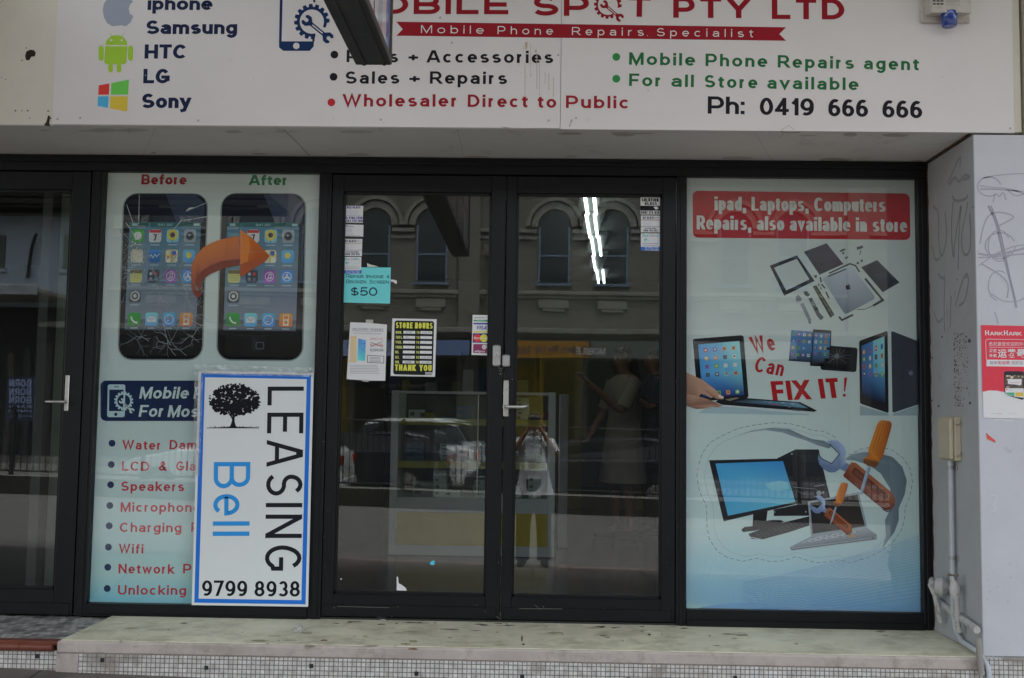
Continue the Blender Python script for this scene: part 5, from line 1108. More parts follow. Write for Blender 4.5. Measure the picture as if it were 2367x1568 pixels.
# ================================================================ notices and stickers on the doors
paper = mat('paper_ink', attr='Ink', rough=.6, var=.04, scale=5, spec=.12)
NY = -.005
CS_SCALE = C4[0]
def sheet_thing(name, label, cat, tr, q, col, Y=NY, group=None, k=.40, m=None, pos=None):
    pts = [P(tr[1]+tr[0]*x, tr[2]+tr[0]*y, Y) for x, y in q]; c = sum((p for p in pts), Vector())/len(pts)
    t = thing(name, label, cat, (c.x, Y, min(p.z for p in pts)), group)
    b = MB(); b.prism(pts, (0, .0009, 0), m or mat('paper_edge', (.6, .6, .58), rough=.7)); b.build('backing', t)
    a = front(Y, tr, k); a.lift0 = .0004; a.poly(q, col, 0); return t, a
def lines(a, x0, x1, y0, y1, n, c=(110, 112, 130), w_=2.2, seed=0, L=2):
    r2 = random.Random(seed)
    for i in range(n): y = y0+(y1-y0)*i/max(1, n-1); e = x0+(x1-x0)*r2.uniform(.72, 1); a.line([(x0, y), (e, y+1)], w_, c, L)
PW_ = (196, 196, 200)
def ace(lb, tr, q, ph):
    t, a = sheet_thing('sticker', lb, 'sticker', tr, q, PW_); B_ = (38, 40, 104)
    w_ = q[1][0]-q[0][0]; x0, y0 = q[0]; h_ = q[3][1]-q[0][1]; f = lambda u, v: (x0+w_*u, y0+h_*v)
    a.text('ACE GLASS', f(.15, .17), f(.86, .17), h_*.14, B_, .24, .8); lines(a, x0+w_*.25, x0+w_*.8, y0+h_*.3, y0+h_*.5, 4, (120, 122, 150), 1.6)
    lines(a, x0+w_*.06, x0+w_*.97, y0+h_*.6, y0+h_*.62, 1, B_, 1.8); a.text('Ph 9786 5708', f(.04, .80), f(.96, .80), h_*.145, B_, .24, .8); a.text('0403 729 260', f(.03, .97), f(.96, .97), h_*.14, B_, .24, .8); a.build('print', t, paper)
def oz(lb, tr, q):
    t, a = sheet_thing('sticker', lb, 'sticker', tr, q, PW_); K = (40, 42, 60)
    x0, y0 = q[0]; w_ = q[1][0]-x0; h_ = q[3][1]-y0; f = lambda u, v: (x0+w_*u, y0+h_*v)
    a.text('OZ GLASS', f(.1, .2), f(.7, .2), h_*.14, K, .24, .8); a.line([f(.72, .13), f(.94, .13)], 3, K, 2); a.line([f(0, .26), f(1, .26)], 2.4, K, 2); a.line([f(.08, .31), f(.94, .31)], 1.6, (170, 80, 90), 2)
    lines(a, x0+w_*.12, x0+w_*.6, y0+h_*.42, y0+h_*.6, 4, (130, 134, 150), 1.6); a.line([f(0, .67), f(1, .67)], 2.4, K, 2)
    a.text('02 9786 9868', f(.2, .82), f(.8, .82), h_*.09, K, .2, .8); a.text('0410 392 042', f(.14, .96), f(.86, .96), h_*.12, K, .22, .8); a.build('print', t, paper)
def ace24(lb, tr, q):
    t, a = sheet_thing('sticker', lb, 'sticker', tr, q, (168, 186, 204)); x0, y0 = q[0]; w_ = q[1][0]-x0; h_ = q[3][1]-y0; f = lambda u, v: (x0+w_*u, y0+h_*v)
    for i in range(14): p = f(.1+.8*rnd.random(), .05+.6*rnd.random()); a.ell(p[0], p[1], w_*.08, w_*.07, rnd.choice([(110, 166, 204), (190, 200, 208), (130, 178, 208)]), .5+i*.03, 9)
    a.text('Ace Glass', f(.08, .2), f(.88, .2), h_*.15, (110, 104, 120), .12, .9); a.ell(*f(.24, .36), w_*.11, w_*.11, (130, 170, 200), 1.5); a.text('24', f(.18, .4), f(.31, .4), h_*.08, (60, 62, 80), .2)
    a.poly([f(.42, .3), f(.9, .3), f(.9, .38), f(.42, .38)], (205, 190, 184), 1.6); a.poly([f(.42, .42), f(.9, .42), f(.9, .5), f(.42, .5)], (205, 190, 184), 1.6); lines(a, x0+w_*.08, x0+w_*.94, y0+h_*.6, y0+h_*.7, 2, (70, 74, 110), 2.4)
    a.poly([f(0, .79), f(1, .79), f(1, 1), f(0, 1)], (40, 78, 140), 1.6); a.text('02 9786 5708', f(.2, .88), f(.9, .88), h_*.075, (180, 190, 205), .2, .8, L=3); a.text('0403 729 260', f(.2, .98), f(.9, .98), h_*.075, (180, 190, 205), .2, .8, L=3); a.build('print', t, paper)
ace('white and navy glazier sticker, topmost of the column on the left door', CN, [(42, 15), (207, 17), (203, 163), (37, 160)], 0)
t, a = sheet_thing('sticker', 'faded white glazier sticker with small blue bird mark, second down on the left door', 'sticker', CN, [(52, 176), (210, 180), (207, 282), (50, 278)], (184, 184, 188))
a.text('CRYSTAL', (80, 200), (130, 200), 10, (90, 94, 120), .16); a.poly([(58, 180), (74, 190), (72, 200), (62, 192)], (50, 60, 110), 2); lines(a, 62, 118, 215, 240, 3, (110, 112, 124), 2.6); lines(a, 60, 130, 255, 262, 2, (130, 130, 140), 2); lines(a, 62, 195, 275, 276, 1, (70, 70, 80), 3)
for i in range(12): a.ell(175+rnd.uniform(-18, 18), 228+rnd.uniform(-20, 20), 4, 4, (160, 160, 184), 1.5+i*.03, 7)
a.build('print', t, paper)
oz('white and navy glazier sticker with ruled lines, third down on the left door', CN, [(31, 300), (200, 302), (196, 450), (28, 447)])
ace24('pale blue glazier sticker overlapping the cyan notice on the left door', CN, [(26, 455), (192, 457), (188, 603), (22, 600)])
# cyan price notice (under the pale blue sticker)
t, a = sheet_thing('price_notice', 'bright cyan paper notice offering broken screen repair for 50 dollars', 'notice', CN, [(48, 545), (445, 547), (438, 858), (33, 848)], (104, 190, 222), Y=-.0042, k=.62)
a.lift0 = .0003
CY = (34, 52, 66)
for tx, x0, x1, y in (('Repair', 62, 210, 637), ('Iphone', 234, 382, 639), ('4', 408, 432, 640), ('Broken', 62, 232, 683), ('Screen', 262, 427, 685)): a.text(tx, (x0, y), (x1, y+.5), 32, CY, .13, 1.1, cap2=.78, L=1)
a.text('$50', (98, 790), (328, 792), 74, CY, .15, 1.25, L=1); a.build('print', t, paper)
t, a = sheet_thing('paper_scrap', 'torn scrap of white paper stuck beside the cyan notice', 'paper scrap', CN, [(442, 650), (470, 652), (498, 662), (494, 690), (480, 684), (462, 668), (452, 672)], (170, 168, 160)); a.build('print', t, paper)
t, a = sheet_thing('paper_scrap', 'torn white paper corner peeping out above the cyan notice', 'paper scrap', CN, [(241, 508), (262, 520), (340, 538), (300, 542), (243, 540)], (150, 152, 140), Y=-.0046); a.build('print', t, paper)
# unlocked phones notice
t, a = sheet_thing('phone_notice', 'white curled paper notice for unlocked phones with two phone pictures', 'notice', CN, [(95, 1018), (250, 1024), (412, 1038), (397, 1522), (240, 1520), (65, 1508)], (190, 196, 196), k=.42)
K = (56, 60, 66)
a.text('UNLOCKED', (112, 1086), (252, 1088), 19, K, .1, 1.0); a.text('PHONES', (272, 1090), (382, 1092), 19, K, .1, 1.0); a.line([(112, 1093), (382, 1098)], 1.6, K, 2); a.text('Use on any network you like', (125, 1119), (360, 1124), 14, (100, 104, 110), .1)
a.rr([(100, 1138), (150, 1134), (148, 1364), (90, 1362)], .14, (170, 144, 112), 1.4); a.rr([(162, 1138), (238, 1142), (232, 1366), (150, 1364)], .12, (205, 208, 208), 2); a.poly([(166, 1158), (232, 1172), (224, 1352), (156, 1348)], [(60, 100, 180), (96, 130, 196), (70, 150, 150), (90, 170, 160)], 2.6)
a.line([(200, 1205), (222, 1195), (220, 1230), (205, 1260), (225, 1270)], 5, (60, 70, 160), 3.2)
a.text('OPPO F1S', (265, 1169), (375, 1172), 17, (180, 80, 80), .12); a.text('$379.99', (266, 1224), (378, 1226), 22, (160, 70, 70), .12); a.line([(270, 1190), (375, 1230)], 3, (40, 40, 44), 3); a.line([(272, 1228), (376, 1184)], 3, (40, 40, 44), 3.6); a.text('$299.99', (266, 1268), (380, 1270), 22, K, .12)
a.line([(246, 1304), (386, 1310), (384, 1370), (243, 1364)], 4, (30, 30, 36), 2, True); lines(a, 262, 375, 1320, 1356, 4, (90, 92, 96), 3.4, 3); lines(a, 92, 355, 1388, 1456, 6, (110, 114, 116), 3.2, 5); a.build('print', t, paper)
for q in ([(230, 995), (293, 997), (292, 1026), (230, 1024)], [(192, 1510), (256, 1514), (255, 1532), (225, 1530), (196, 1526)]):
    b = MB(); b.prism([P(CN[1]+CN[0]*x, CN[2]+CN[0]*y, NY-.0012) for x, y in q], (0, .0005, 0), mat('masking_tape', (.55, .54, .5), rough=.7)); b.build('tape', t)
# store hours
t, a = sheet_thing('store_hours_sign', 'black and yellow store hours sign with white rows on the left door', 'sign', CN, [(458, 985), (840, 992), (825, 1488), (443, 1480)], (196, 200, 198), k=.42)
YL, BK = (196, 186, 66), (24, 28, 26)
a.rr([(478, 1003), (818, 1009), (805, 1475), (465, 1467)], .06, BK, 1)
a.text('STORE', (488, 1069), (633, 1071), 50, YL, .25, .9); a.text('HOURS', (652, 1071), (805, 1074), 50, YL, .25, .9); a.text('THANK', (480, 1434), (660, 1437), 52, YL, .25, .9); a.text('YOU', (690, 1437), (796, 1439), 52, YL, .25, .9)
for i, (d, y, h1, h2) in enumerate((('MON.', 1105, '10.00', '6-00 PM'), ('TUES.', 1148, '10 -', '-'), ('WED.', 1190, '-', '-'), ('THUR.', 1233, '-', '-'), ('FRI.', 1275, '-', '-'), ('SAT.', 1319, '10.00', '5-00 PM'), ('SUN.', 1361, 'CLOSED', 'CLOSED'))):
    s_ = -i*1.1; e = {'MON.': 540, 'TUES.': 547, 'WED.': 542, 'THUR.': 549, 'FRI.': 520, 'SAT.': 524, 'SUN.': 526}[d]
    a.text(d, (487+s_, y+11), (e+s_, y+12), 23, (186, 178, 90), .2, .85); a.poly([(554+s_, y-13), (656+s_, y-11), (655+s_, y+13), (553+s_, y+11)], (200, 206, 208), 2); a.poly([(700+s_, y-11), (802+s_, y-9), (801+s_, y+15), (699+s_, y+13)], (200, 206, 208), 2)
    a.text('TO', (666+s_, y+13), (692+s_, y+13.5), 22, (186, 178, 90), .2, .85)
    x2 = 618 if len(h1) > 2 else 608; a.text(h1, ((570 if len(h1) > 2 else 598)+s_, y+7), ((628 if len(h1) > 4 else x2)+s_, y+7), 14, (50, 54, 66), .12, L=3); a.text(h2, ((716 if len(h2) > 2 else 744)+s_, y+9), ((790 if len(h2) > 2 else 754)+s_, y+9), 12, (50, 54, 66), .12, L=3)
a.poly([(742, 1448), (805, 1450), (804, 1478), (741, 1476)], (170, 176, 176), 3)
for i in range(14): x = 745+i*4.2; a.line([(x, 1453), (x-.3, 1474)], 1.2+(i % 3)*.6, BK, 4)
a.line([(470, 1474), (730, 1482)], 1.5, (130, 134, 130), 2); a.build('print', t, paper)
# payment card sticker
t, a = sheet_thing('card_sticker', 'tall white payment card sticker strip beside the door lock', 'sticker', CC, [(120, 15), (378, 20), (365, 628), (103, 622)], (200, 206, 200), k=.42)
a.line([(138, 58), (300, 60)], 7, (90, 96, 90), 2); a.poly([(335, 52), (350, 48), (364, 64), (350, 78), (335, 68)], (190, 170, 60), 2)
a.poly([(138, 92), (356, 92), (354, 118), (136, 114)], (40, 120, 80), 2); a.line([(180, 104), (300, 106)], 5, (150, 190, 165), 3); a.poly([(133, 138), (360, 140), (359, 162), (132, 158)], (38, 46, 120), 2); a.text('VISA', (172, 236), (330, 240), 56, (38, 46, 120), .2, 1.05, shear=.2)
a.poly([(128, 262), (358, 264), (357, 284), (127, 282)], (214, 160, 50), 2); a.poly([(126, 294), (354, 296), (350, 440), (122, 436)], (42, 42, 108), 2); a.ell(190, 368, 62, 62, (200, 52, 48), 3); a.ell(290, 370, 60, 60, (216, 158, 48), 3.5); a.text('MasterCard', (142, 382), (342, 386), 34, (225, 205, 190), .18, .8, L=5)
a.rr([(130, 456), (340, 460), (334, 598), (128, 592)], .07, (104, 46, 72), 2); a.text('e', (258, 538), (334, 540), 100, (205, 200, 205), .3, fit='stretch', L=3); a.text('eftpos', (152, 582), (306, 585), 34, (205, 200, 205), .24, .9, L=3); a.build('print', t, paper)
# right-door stickers
t, a = sheet_thing('sticker', 'black and white glazier sticker at the top of the right door', 'sticker', CD, [(2043, 180), (2168, 182), (2168, 290), (2043, 290)], PW_)
a.text('SOLUTION', (2050, 207), (2158, 208), 22, BK, .26, .7); a.text('GLASS', (2070, 230), (2148, 231), 21, BK, .26, .75); a.poly([(2043, 234), (2168, 235), (2168, 266), (2043, 265)], (30, 30, 34), 2); lines(a, 2048, 2115, 240, 256, 4, (130, 130, 134), 2); a.poly([(2126, 242), (2145, 238), (2160, 250), (2142, 262)], (180, 180, 180), 3); a.text('0401 375 050', (2047, 286), (2164, 287), 18, BK, .22, .85); a.build('print', t, paper)
oz('white and navy glazier sticker in the middle of three on the right door', CD, [(2045, 297), (2170, 298), (2170, 405), (2045, 405)]); ace24('pale blue glazier sticker, lowest of three on the right door', CD, [(2045, 412), (2170, 413), (2170, 525), (2045, 522)])
for nm, lb, q, c in (('paper_scrap', 'torn white paper corner low on the left door glass', [(430, 1040), (437, 1042), (440, 1075), (455, 1082), (478, 1100), (483, 1113), (430, 1112)], (196, 200, 190)), ('paper_scrap', 'tiny bright blue torn scrap low on the left door glass', [(601, 972), (612, 958), (628, 956), (626, 980), (606, 978)], (60, 140, 205)),
                     ('paper_scrap', 'white paint speck near the bottom corner of the left door glass', [(136, 1050), (143, 1048), (146, 1054), (139, 1058)], (170, 180, 180))):
    t, a = sheet_thing(nm, lb, 'paper scrap', CS, q, c); a.build('print', t, paper)

# ================================================================ red flyer on the pillar
HY = -.6075
fl = thing('flyer', 'red and white delivery flyer with Chinese lettering taped on the pillar', 'flyer', (P(2340, 900, HY).x, HY, P(2340, 966, HY).z))
fq = [(2267.4, 751.6), (2422, 755), (2425, 970), (2273.5, 966)]
b = MB(); quadbox(b, [(2267.4, 751.6), (2422, 755), (2425, 970), (2273.5, 966)], HY, .0012, mat('flyer_paper', (.7, .7, .72), rough=.5)); b.build('backing', fl)
fl_ink = mat('flyer_ink', attr='Ink', rough=.4, var=.03, scale=3); FK = .5; FRD, FWH = (176, 42, 58), (205, 206, 218)
a = front(HY, CH, FK); a.lift0 = .0005
a.poly([(322, 155), (1250, 175), (1260, 1465), (358, 1440)], FWH, 0)
a.poly([(322, 155), (1250, 175), (1255, 1180), (1000, 1175), (800, 1130), (640, 1085), (540, 1065), (440, 1062), (342, 1080)], FRD, 1)
a.line([(342, 1080), (440, 1062), (540, 1065), (640, 1085), (800, 1150)], 8, (205, 120, 130), 1.5)
a.text('H', (380, 296), (432, 296.5), 68, FWH, .2, fit='stretch'); a.text('ARK', (446, 297), (620, 298), 48, FWH, .24, 1.05); a.text('H', (640, 298), (692, 298.5), 68, FWH, .2, fit='stretch'); a.text('ARK', (706, 299), (882, 300), 48, FWH, .24, 1.05)
a.line([(400, 725), (385, 378), (405, 352), (1240, 362), (1250, 730)], 7, (222, 160, 165), 2); a.line([(430, 464), (1200, 470)], 5, (222, 170, 175), 2)
a.poly([(405, 635), (1240, 645), (1244, 738), (402, 727)], FWH, 2.4)
a.rr([(638, 795), (918, 797), (918, 1200), (650, 1120)], .12, (24, 26, 34), 3); a.poly([(655, 852), (905, 855), (906, 1030), (655, 1028)], (70, 62, 50), 3.6)
rs = random.Random(2)
for i in range(40): x, y = 662+rs.random()*235, 858+rs.random()*165; a.ell(x, y, 8+rs.random()*16, 6+rs.random()*12, rs.choice([(150, 130, 110), (60, 90, 60), (120, 60, 50), (40, 44, 70), (180, 160, 140), (70, 70, 60)]), 4+i*.02, 8)
a.poly([(692, 905), (885, 905), (880, 990), (692, 972)], (200, 196, 200), 5); a.line([(722, 952), (850, 956)], 5, (190, 90, 100), 6)
a.poly([(655, 1030), (912, 1033), (915, 1165), (800, 1152), (660, 1120)], FWH, 5); a.poly([(670, 1092), (782, 1090), (782, 1144), (730, 1130), (668, 1112)], (60, 140, 110), 6); a.poly([(795, 1093), (905, 1090), (905, 1142), (850, 1148), (795, 1140)], (210, 150, 60), 6); a.ell(676, 1048, 10, 9, (190, 60, 70), 6); a.line([(700, 1050), (750, 1050)], 4, (150, 150, 160), 6)
for cx_, cy_, r in ((400, 820, 45), (560, 890, 40), (450, 1000, 50)): a.line([(cx_+r*math.cos(t*.7), cy_+r*.8*math.sin(t*.7)) for t in range(8)], 3, (184, 66, 78), 2)
a.line([(455, 1382), (560, 1384)], 5, (150, 150, 160), 1); a.line([(562, 1384), (606, 1385)], 5, (190, 80, 90), 1); a.line([(705, 1384), (825, 1388)], 5, (150, 150, 160), 1)
a.build('print', fl, fl_ink)
def cjk(txt, tr, x0, y0, x1, h, col, parent, bold=0.0, name='lettering'):
    cu = bpy.data.curves.new('t', 'FONT'); cu.body = txt; cu.size = 1; cu.offset = bold
    o = bpy.data.objects.new('t', cu); COL.objects.link(o); dg = bpy.context.evaluated_depsgraph_get(); dg.update()
    me = bpy.data.meshes.new_from_object(o.evaluated_get(dg)); bpy.data.objects.remove(o); bpy.data.curves.remove(cu)
    if not me.vertices: return
    xs = [v.co.x for v in me.vertices]; ys = [v.co.y for v in me.vertices]; a0, a1, b0, b1 = min(xs), max(xs), min(ys), max(ys)
    p0 = P(tr[1]+tr[0]*x0, tr[2]+tr[0]*y0, HY); p1 = P(tr[1]+tr[0]*x1, tr[2]+tr[0]*y0, HY); hh = (P(tr[1], tr[2], HY)-P(tr[1], tr[2]+tr[0]*h, HY)).z; org = wloc(parent)
    for v in me.vertices:
        u = (v.co.x-a0)/(a1-a0); w_ = (v.co.y-b0)/(b1-b0); v.co = Vector((p0.x+(p1.x-p0.x)*u, HY-.0026-.0001*0, p0.z+(p1.z-p0.z)*u+hh*w_))-org
    me.materials.clear(); me.materials.append(mat('flyer_letters_%d_%d_%d' % col, A(*col, k=FK), rough=.4, var=.03))
    o = bpy.data.objects.new(name, me); COL.objects.link(o); o.parent = parent
cjk('悉尼最受欢迎的外卖', CH, 428, 448, 965, 58, (230, 175, 180), fl); cjk('悉尼', CH, 432, 538, 538, 50, FWH, fl, .02); cjk('外卖', CH, 432, 605, 540, 50, FWH, fl, .02); cjk('运费最', CH, 552, 612, 940, 124, FWH, fl, .02)
cjk('首单', CH, 440, 703, 545, 50, (130, 110, 130), fl); cjk('免运费', CH, 552, 704, 718, 50, (176, 42, 70), fl); cjk('加好友', CH, 742, 704, 905, 50, (130, 110, 130), fl)
t, a = sheet_thing('sticker_remnant', 'small torn red sticker remnant on the pillar below the flyer', 'sticker', CW, [(1843, 143), (1860, 160), (1895, 188), (1897, 202), (1870, 188), (1848, 180)], (200, 55, 45), Y=-.6068); a.build('print', t, fl_ink)

# ================================================================ meter box, conduit, tap and pipes by the pillar
def PD(x, y, Y, tr=(1, 0, 0)): return P(tr[1]+tr[0]*x, tr[2]+tr[0]*y, Y)
mb_ = thing('junction_box', 'cream electrical junction box on the grey side of the pillar', 'junction box', PD(1625, 300, -.34, CW))
bxm = mat('cream_plastic_box', (.56, .50, .36), rough=.45, var=.12, scale=10, dirt=(.35, .28, .17), dscale=14, dlo=.55, dhi=.8)
z0_, z1_ = PD(1625, 296, -.32, CW).z, PD(1625, 58, -.32, CW).z
xf = XP-.003
b = MB(); b.box((xf-.05, -.40, z0_), (xf-.03, -.25, z1_), bxm, .006); b.build('lid', mb_)
b = MB(); b.box((xf-.0301, -.41, z0_-.006), (xf, -.24, z1_+.006), bxm, .004)
for z in (z0_+.02, z1_-.03): b.box((xf-.035, -.425, z), (xf-.012, -.409, z+.018), bxm, .002)
b.build('base', mb_)
cn = thing('conduit', 'white painted conduit pipe running down the pillar from the junction box to the step', 'conduit', PD(1690, 1200, -.35, CW))
xcd = xf-.022; yc = -.33
b = MB(); b.tube([(xcd, yc, z0_-.004), (xcd, yc, .30), (xcd, yc-.001, .26)], .0125, pvc, 14); b.tube([(xcd, yc, z0_-.004), (xcd, yc, z0_-.03)], .0155, pvc, 14); b.build('pipe', cn)
sad = mat('galvanised_saddle', (.42, .42, .42), rough=.45, metal=.6, var=.2, scale=30)
for yy in (345, 870):
    z = PD(1665, yy, yc, CW).z; b = MB(); b.box((xf-.006, yc-.03, z-.01), (xf, yc+.03, z+.01), sad, .001); b.tube([(xcd, yc, z-.009), (xcd, yc, z+.009)], .0145, sad, 14); b.build('saddle', cn)
b = MB(); zlow = PD(1800, 1440, -.68, CW).z
b.tube([(xcd, yc-.001, .27), (xcd, yc-.03, .20), (xcd, yc-.10, .160), (xcd, -.62, .150), (xcd+.02, -.66, .10), (xcd+.03, -.672, -.02), (xcd+.035, -.675, -.25)], .0115, pvc, 12); b.build('lower_pipe', cn)
# gas regulator and tap
gt = thing('gas_regulator', 'weathered white round gas regulator with tap and pipes at the foot of the pillar', 'gas regulator', PD(1600, 1250, -.28, CW))
old_w = mat('chipped_white_paint_metal', (.55, .54, .52), rough=.55, var=.2, scale=25, dirt=(.16, .08, .05), dscale=22, dlo=.55, dhi=.7, bump=.3, bscale=80)
c0 = PD(1588, 1035, -.24, CW); rr0 = (PD(1640, 1035, -.22, CW).x-PD(1545, 1035, -.22, CW).x)*.52
ax = Vector((.93, -.36, 0)).normalized()
b = MB(); b.tube([c0-ax*.035, c0-ax*.030, c0-ax*.012, c0-ax*.010, c0+ax*.004, c0+ax*.006, c0+ax*.02, c0+ax*.034], [rr0*.55, rr0*.9, rr0*1.0, rr0*1.12, rr0*1.12, rr0*1.0, rr0*.8, rr0*.4], old_w, 22)
b.tube([c0+ax*.03, c0+ax*.06], .014, old_w, 10); b.build('regulator_body', gt)
lt = PD(1530, 1010, -.2, CW); b = MB(); b.tube([c0-ax*.035, lt+Vector((0, 0, .006)), lt+Vector((-.004, 0, -.012)), PD(1545, 1085, -.2, CW), PD(1580, 1245, -.2, CW)], [.019, .0195, .018, .0125, .0125], old_w, 12); b.tube([lt+Vector((-.003, 0, -.012)), PD(1541, 1070, -.2, CW)], .0155, old_w, 12); b.build('inlet_pipe', gt)
tp = PD(1658, 1040, -.43, CW); b = MB()
b.tube([PD(1655, 1000, -.43, CW), PD(1657, 1020, -.43, CW), tp, PD(1662, 1075, -.43, CW), PD(1664, 1100, -.43, CW), PD(1670, 1110, -.43, CW), PD(1678, 1260, -.43, CW), PD(1690, 1300, -.43, CW)], [.014, .016, .024, .024, .017, .0125, .0125, .0125], old_w, 12); b.tube([c0+ax*.05, tp], .011, old_w, 10); b.build('outlet_pipe', gt)
h0 = PD(1650, 972, -.43, CW); b = MB(); b.tube([PD(1652, 1004, -.43, CW), h0], [.011, .005], old_w, 10)
for k in range(4): an = k*1.57+.3; d = Vector((math.cos(an)*.028, math.sin(an)*.028, 0)); b.tube([h0, h0+d*.6+Vector((0, 0, .002)), h0+d], [.004, .004, .0055], mat('rusty_brass_handle', (.30, .25, .18), rough=.5, metal=.4, var=.4, scale=40), 8)
b.build('tap_handle', gt)
b = MB(); b.tube([PD(1556, 1110, -.12, CW), PD(1628, 1170, -.25, CW), PD(1740, 1250, -.53, CW), PD(1790, 1290, -.64, CW)], .016, old_w, 12); b.build('cross_pipe', gt)
fx_ = thing('flexible_conduit', 'grey ribbed flexible conduit hanging over the tiled plinth below the pillar', 'conduit', PD(1815, 1540, -.66, CW))
b = MB(); pts = []; rr_l = []
for i in range(46): t = i/45; y = 1340+t*205; pts.append(PD(1795+22*t, y, -.665, CW)); rr_l.append(.0135 if i % 2 else .0115)
b.tube(pts, rr_l, mat('grey_ribbed_plastic', (.36, .34, .31), rough=.6, var=.15), 12); b.build('ribbed_tube', fx_)

# ================================================================ litter
def leaf(lb, x, y, z, s_, rot, c, name='fallen_leaf'):
    Y = y
    b = MB(); n = 10; up = []; lo = []
    for i in range(n+1):
        t = i/n; wv = math.sin(math.pi*t)**.8*.26; up.append(((t-.5), wv, .06*math.sin(3*t)+.05)); lo.append(((t-.5), -wv, .05*math.sin(3*t+1)+.02))
    mid = [((i/n-.5), 0, .0) for i in range(n+1)]
    M_ = lambda p: (x+(p[0]*math.cos(rot)-p[1]*math.sin(rot))*s_, Y+(p[0]*math.sin(rot)+p[1]*math.cos(rot))*s_, z+.002+p[2]*s_)
    vs = [M_(p) for p in up+mid+lo]; k = n+1; fs = [(i, k+i, k+i+1, i+1) for i in range(n)]+[(k+i, 2*k+i, 2*k+i+1, k+i+1) for i in range(n)]
    b.faces(vs, fs, mat('dry_leaf_%d' % c, [(.42, .30, .15), (.26, .13, .06), (.5, .42, .3)][c], rough=.7, var=.3, scale=60), True)
    o = b.build(name); return tag(o, lb, 'leaf')
def on_floor(px, py, z):
    d = ray(px, py); t = (z-CAM.z)/d.z; return CAM+d*t
for lb, px, py, z, s_, r, c in (('tan dry leaf on the footpath just below the left end of the step riser', 128, 1547, -.01, .055, .5, 0), ('small tan leaf further along the footpath near the bottom left edge', 236, 1558, -.012, .045, .15, 0), ('thin tan leaf tucked against the foot of the step by its left corner', 178, 1534.5, 0.006, .06, -.1, 0),
    ('orange brown leaf near the front edge of the step below the leasing board', 749, 1482, ZS+.003, .03, .3, 1), ('flat brown leaf at the step edge below the left door', 954, 1503, ZS+.003, .045, .0, 1), ('small brown leaf in the door gap under the left door', 963, 1434, ZS+.003, .05, .1, 1), ('curled leaf caught under the frame corner beside the leasing board window', 262, 1404, ZS+.02, .03, .8, 0),
    ('tiny brown leaf under the threshold left of the double doors', 778, 1431, ZS+.003, .035, .2, 1), ('curled brown leaf in the door gap near the middle stile', 1096, 1437, ZS+.003, .04, -.1, 1), ('brown leaf scrap in the gap under the right door', 1208, 1437, ZS+.003, .035, .1, 1)):
    p = on_floor(px, py, z); leaf(lb, p.x, p.y, p.z, s_, r, c)
p = on_floor(690, 1464, ZS+.003); b = MB(); rs = random.Random(6); secs = []
vs = []; 
for i in range(6):
    for k in range(9): an = k*.698; r = [.012, .022, .02, .024, .018, .006][i]*rs.uniform(.7, 1.2); vs.append((p.x+r*math.cos(an), p.y+r*math.sin(an), p.z+i*.009))
fs = [(i*9+k, i*9+(k+1) % 9, i*9+9+(k+1) % 9, i*9+9+k) for i in range(5) for k in range(9)]
b.faces(vs, fs, glass_mat('crumpled_clear_plastic', (.85, .86, .85), .12, .1, .9)); tag(b.build('plastic_cup'), 'crumpled clear plastic cup on the step under the leasing board', 'cup')
p = on_floor(877, 1434, ZS+.003); b = MB(); b.prism([(p.x-.03, p.y+.01, p.z), (p.x+.03, p.y, p.z), (p.x+.035, p.y+.03, p.z+.008), (p.x-.01, p.y+.03, p.z+.012)], (0, 0, .002), mat('white_paper_litter', (.7, .7, .72), rough=.6)); tag(b.build('paper_scrap'), 'white crumpled paper scrap in the gap under the left door', 'paper scrap')
a = Art(lambda x, y: on_floor(x, y, ZS+.0034).xy, lambda u, v, l: (u, v, ZS+.0034+l), k=.4); rs = random.Random(14)
def stain(px, py, w_, h_, c, L=1, n=9):
    pts = []
    for k in range(n): an = 6.283*k/n; r = rs.uniform(.5, 1.15); pts.append((px+w_*r*math.cos(an), py+h_*r*math.sin(an)))
    a.poly(pts, c, L)
a.line([(905, 1452), (935, 1441), (1000, 1449), (975, 1458), (910, 1455)], 2, (120, 116, 100), 1, True)
for px, py, w_, h_ in ((424, 1441, 10, 2), (390, 1456, 3, 1.5), (645, 1481, 2, 1.5), (1040, 1455, 24, 1.6), (1100, 1458, 14, 1), (1150, 1462, 3, 1.5), (1206, 1477, 3, 8), (1210, 1490, 4, 3), (1395, 1470, 10, 2), (1405, 1474, 8, 1.5), (1484, 1460, 5, 1), (1500, 1467, 5, 3), (1440, 1482, 3, 1), (1530, 1466, 2, 2), (618, 1488, 3, 1.2), (1300, 1466, 3, 1), (700, 1450, 2, 1), (1640, 1470, 3, 1.5), (560, 1462, 2, 1), (820, 1472, 2, 1)): stain(px, py, w_, h_, rs.choice([(66, 66, 58), (84, 80, 68), (56, 56, 54)]))
a.line([(605, 1458), (622, 1449), (640, 1444)], .8, (110, 106, 88), 2); a.line([(1480, 1458), (1492, 1466), (1496, 1472)], 1, (84, 80, 68), 2); a.line([(420, 1486), (455, 1489), (600, 1496), (760, 1503), (900, 1506)], 2.2, (150, 148, 120), 2); a.line([(880, 1505), (980, 1508), (1300, 1513), (1560, 1518)], 1.3, (166, 162, 140), 2.3)
for i in range(46):
    px, py = rs.uniform(260, 2150), rs.uniform(1446, 1496); stain(px, py, rs.uniform(3, 26), rs.uniform(.8, 3), rs.choice([(124, 120, 100), (118, 112, 90), (132, 128, 108), (108, 100, 80)]), .5+i*.01, 11)
for i in range(30): px = rs.uniform(760, 1580); stain(px, rs.uniform(1436, 1443)+(px-760)*.014, rs.uniform(3, 18), rs.uniform(.6, 1.6), rs.choice([(60, 54, 46), (74, 66, 54), (90, 82, 66)]), 1.5+i*.01)
a.build('scuff_marks', st)
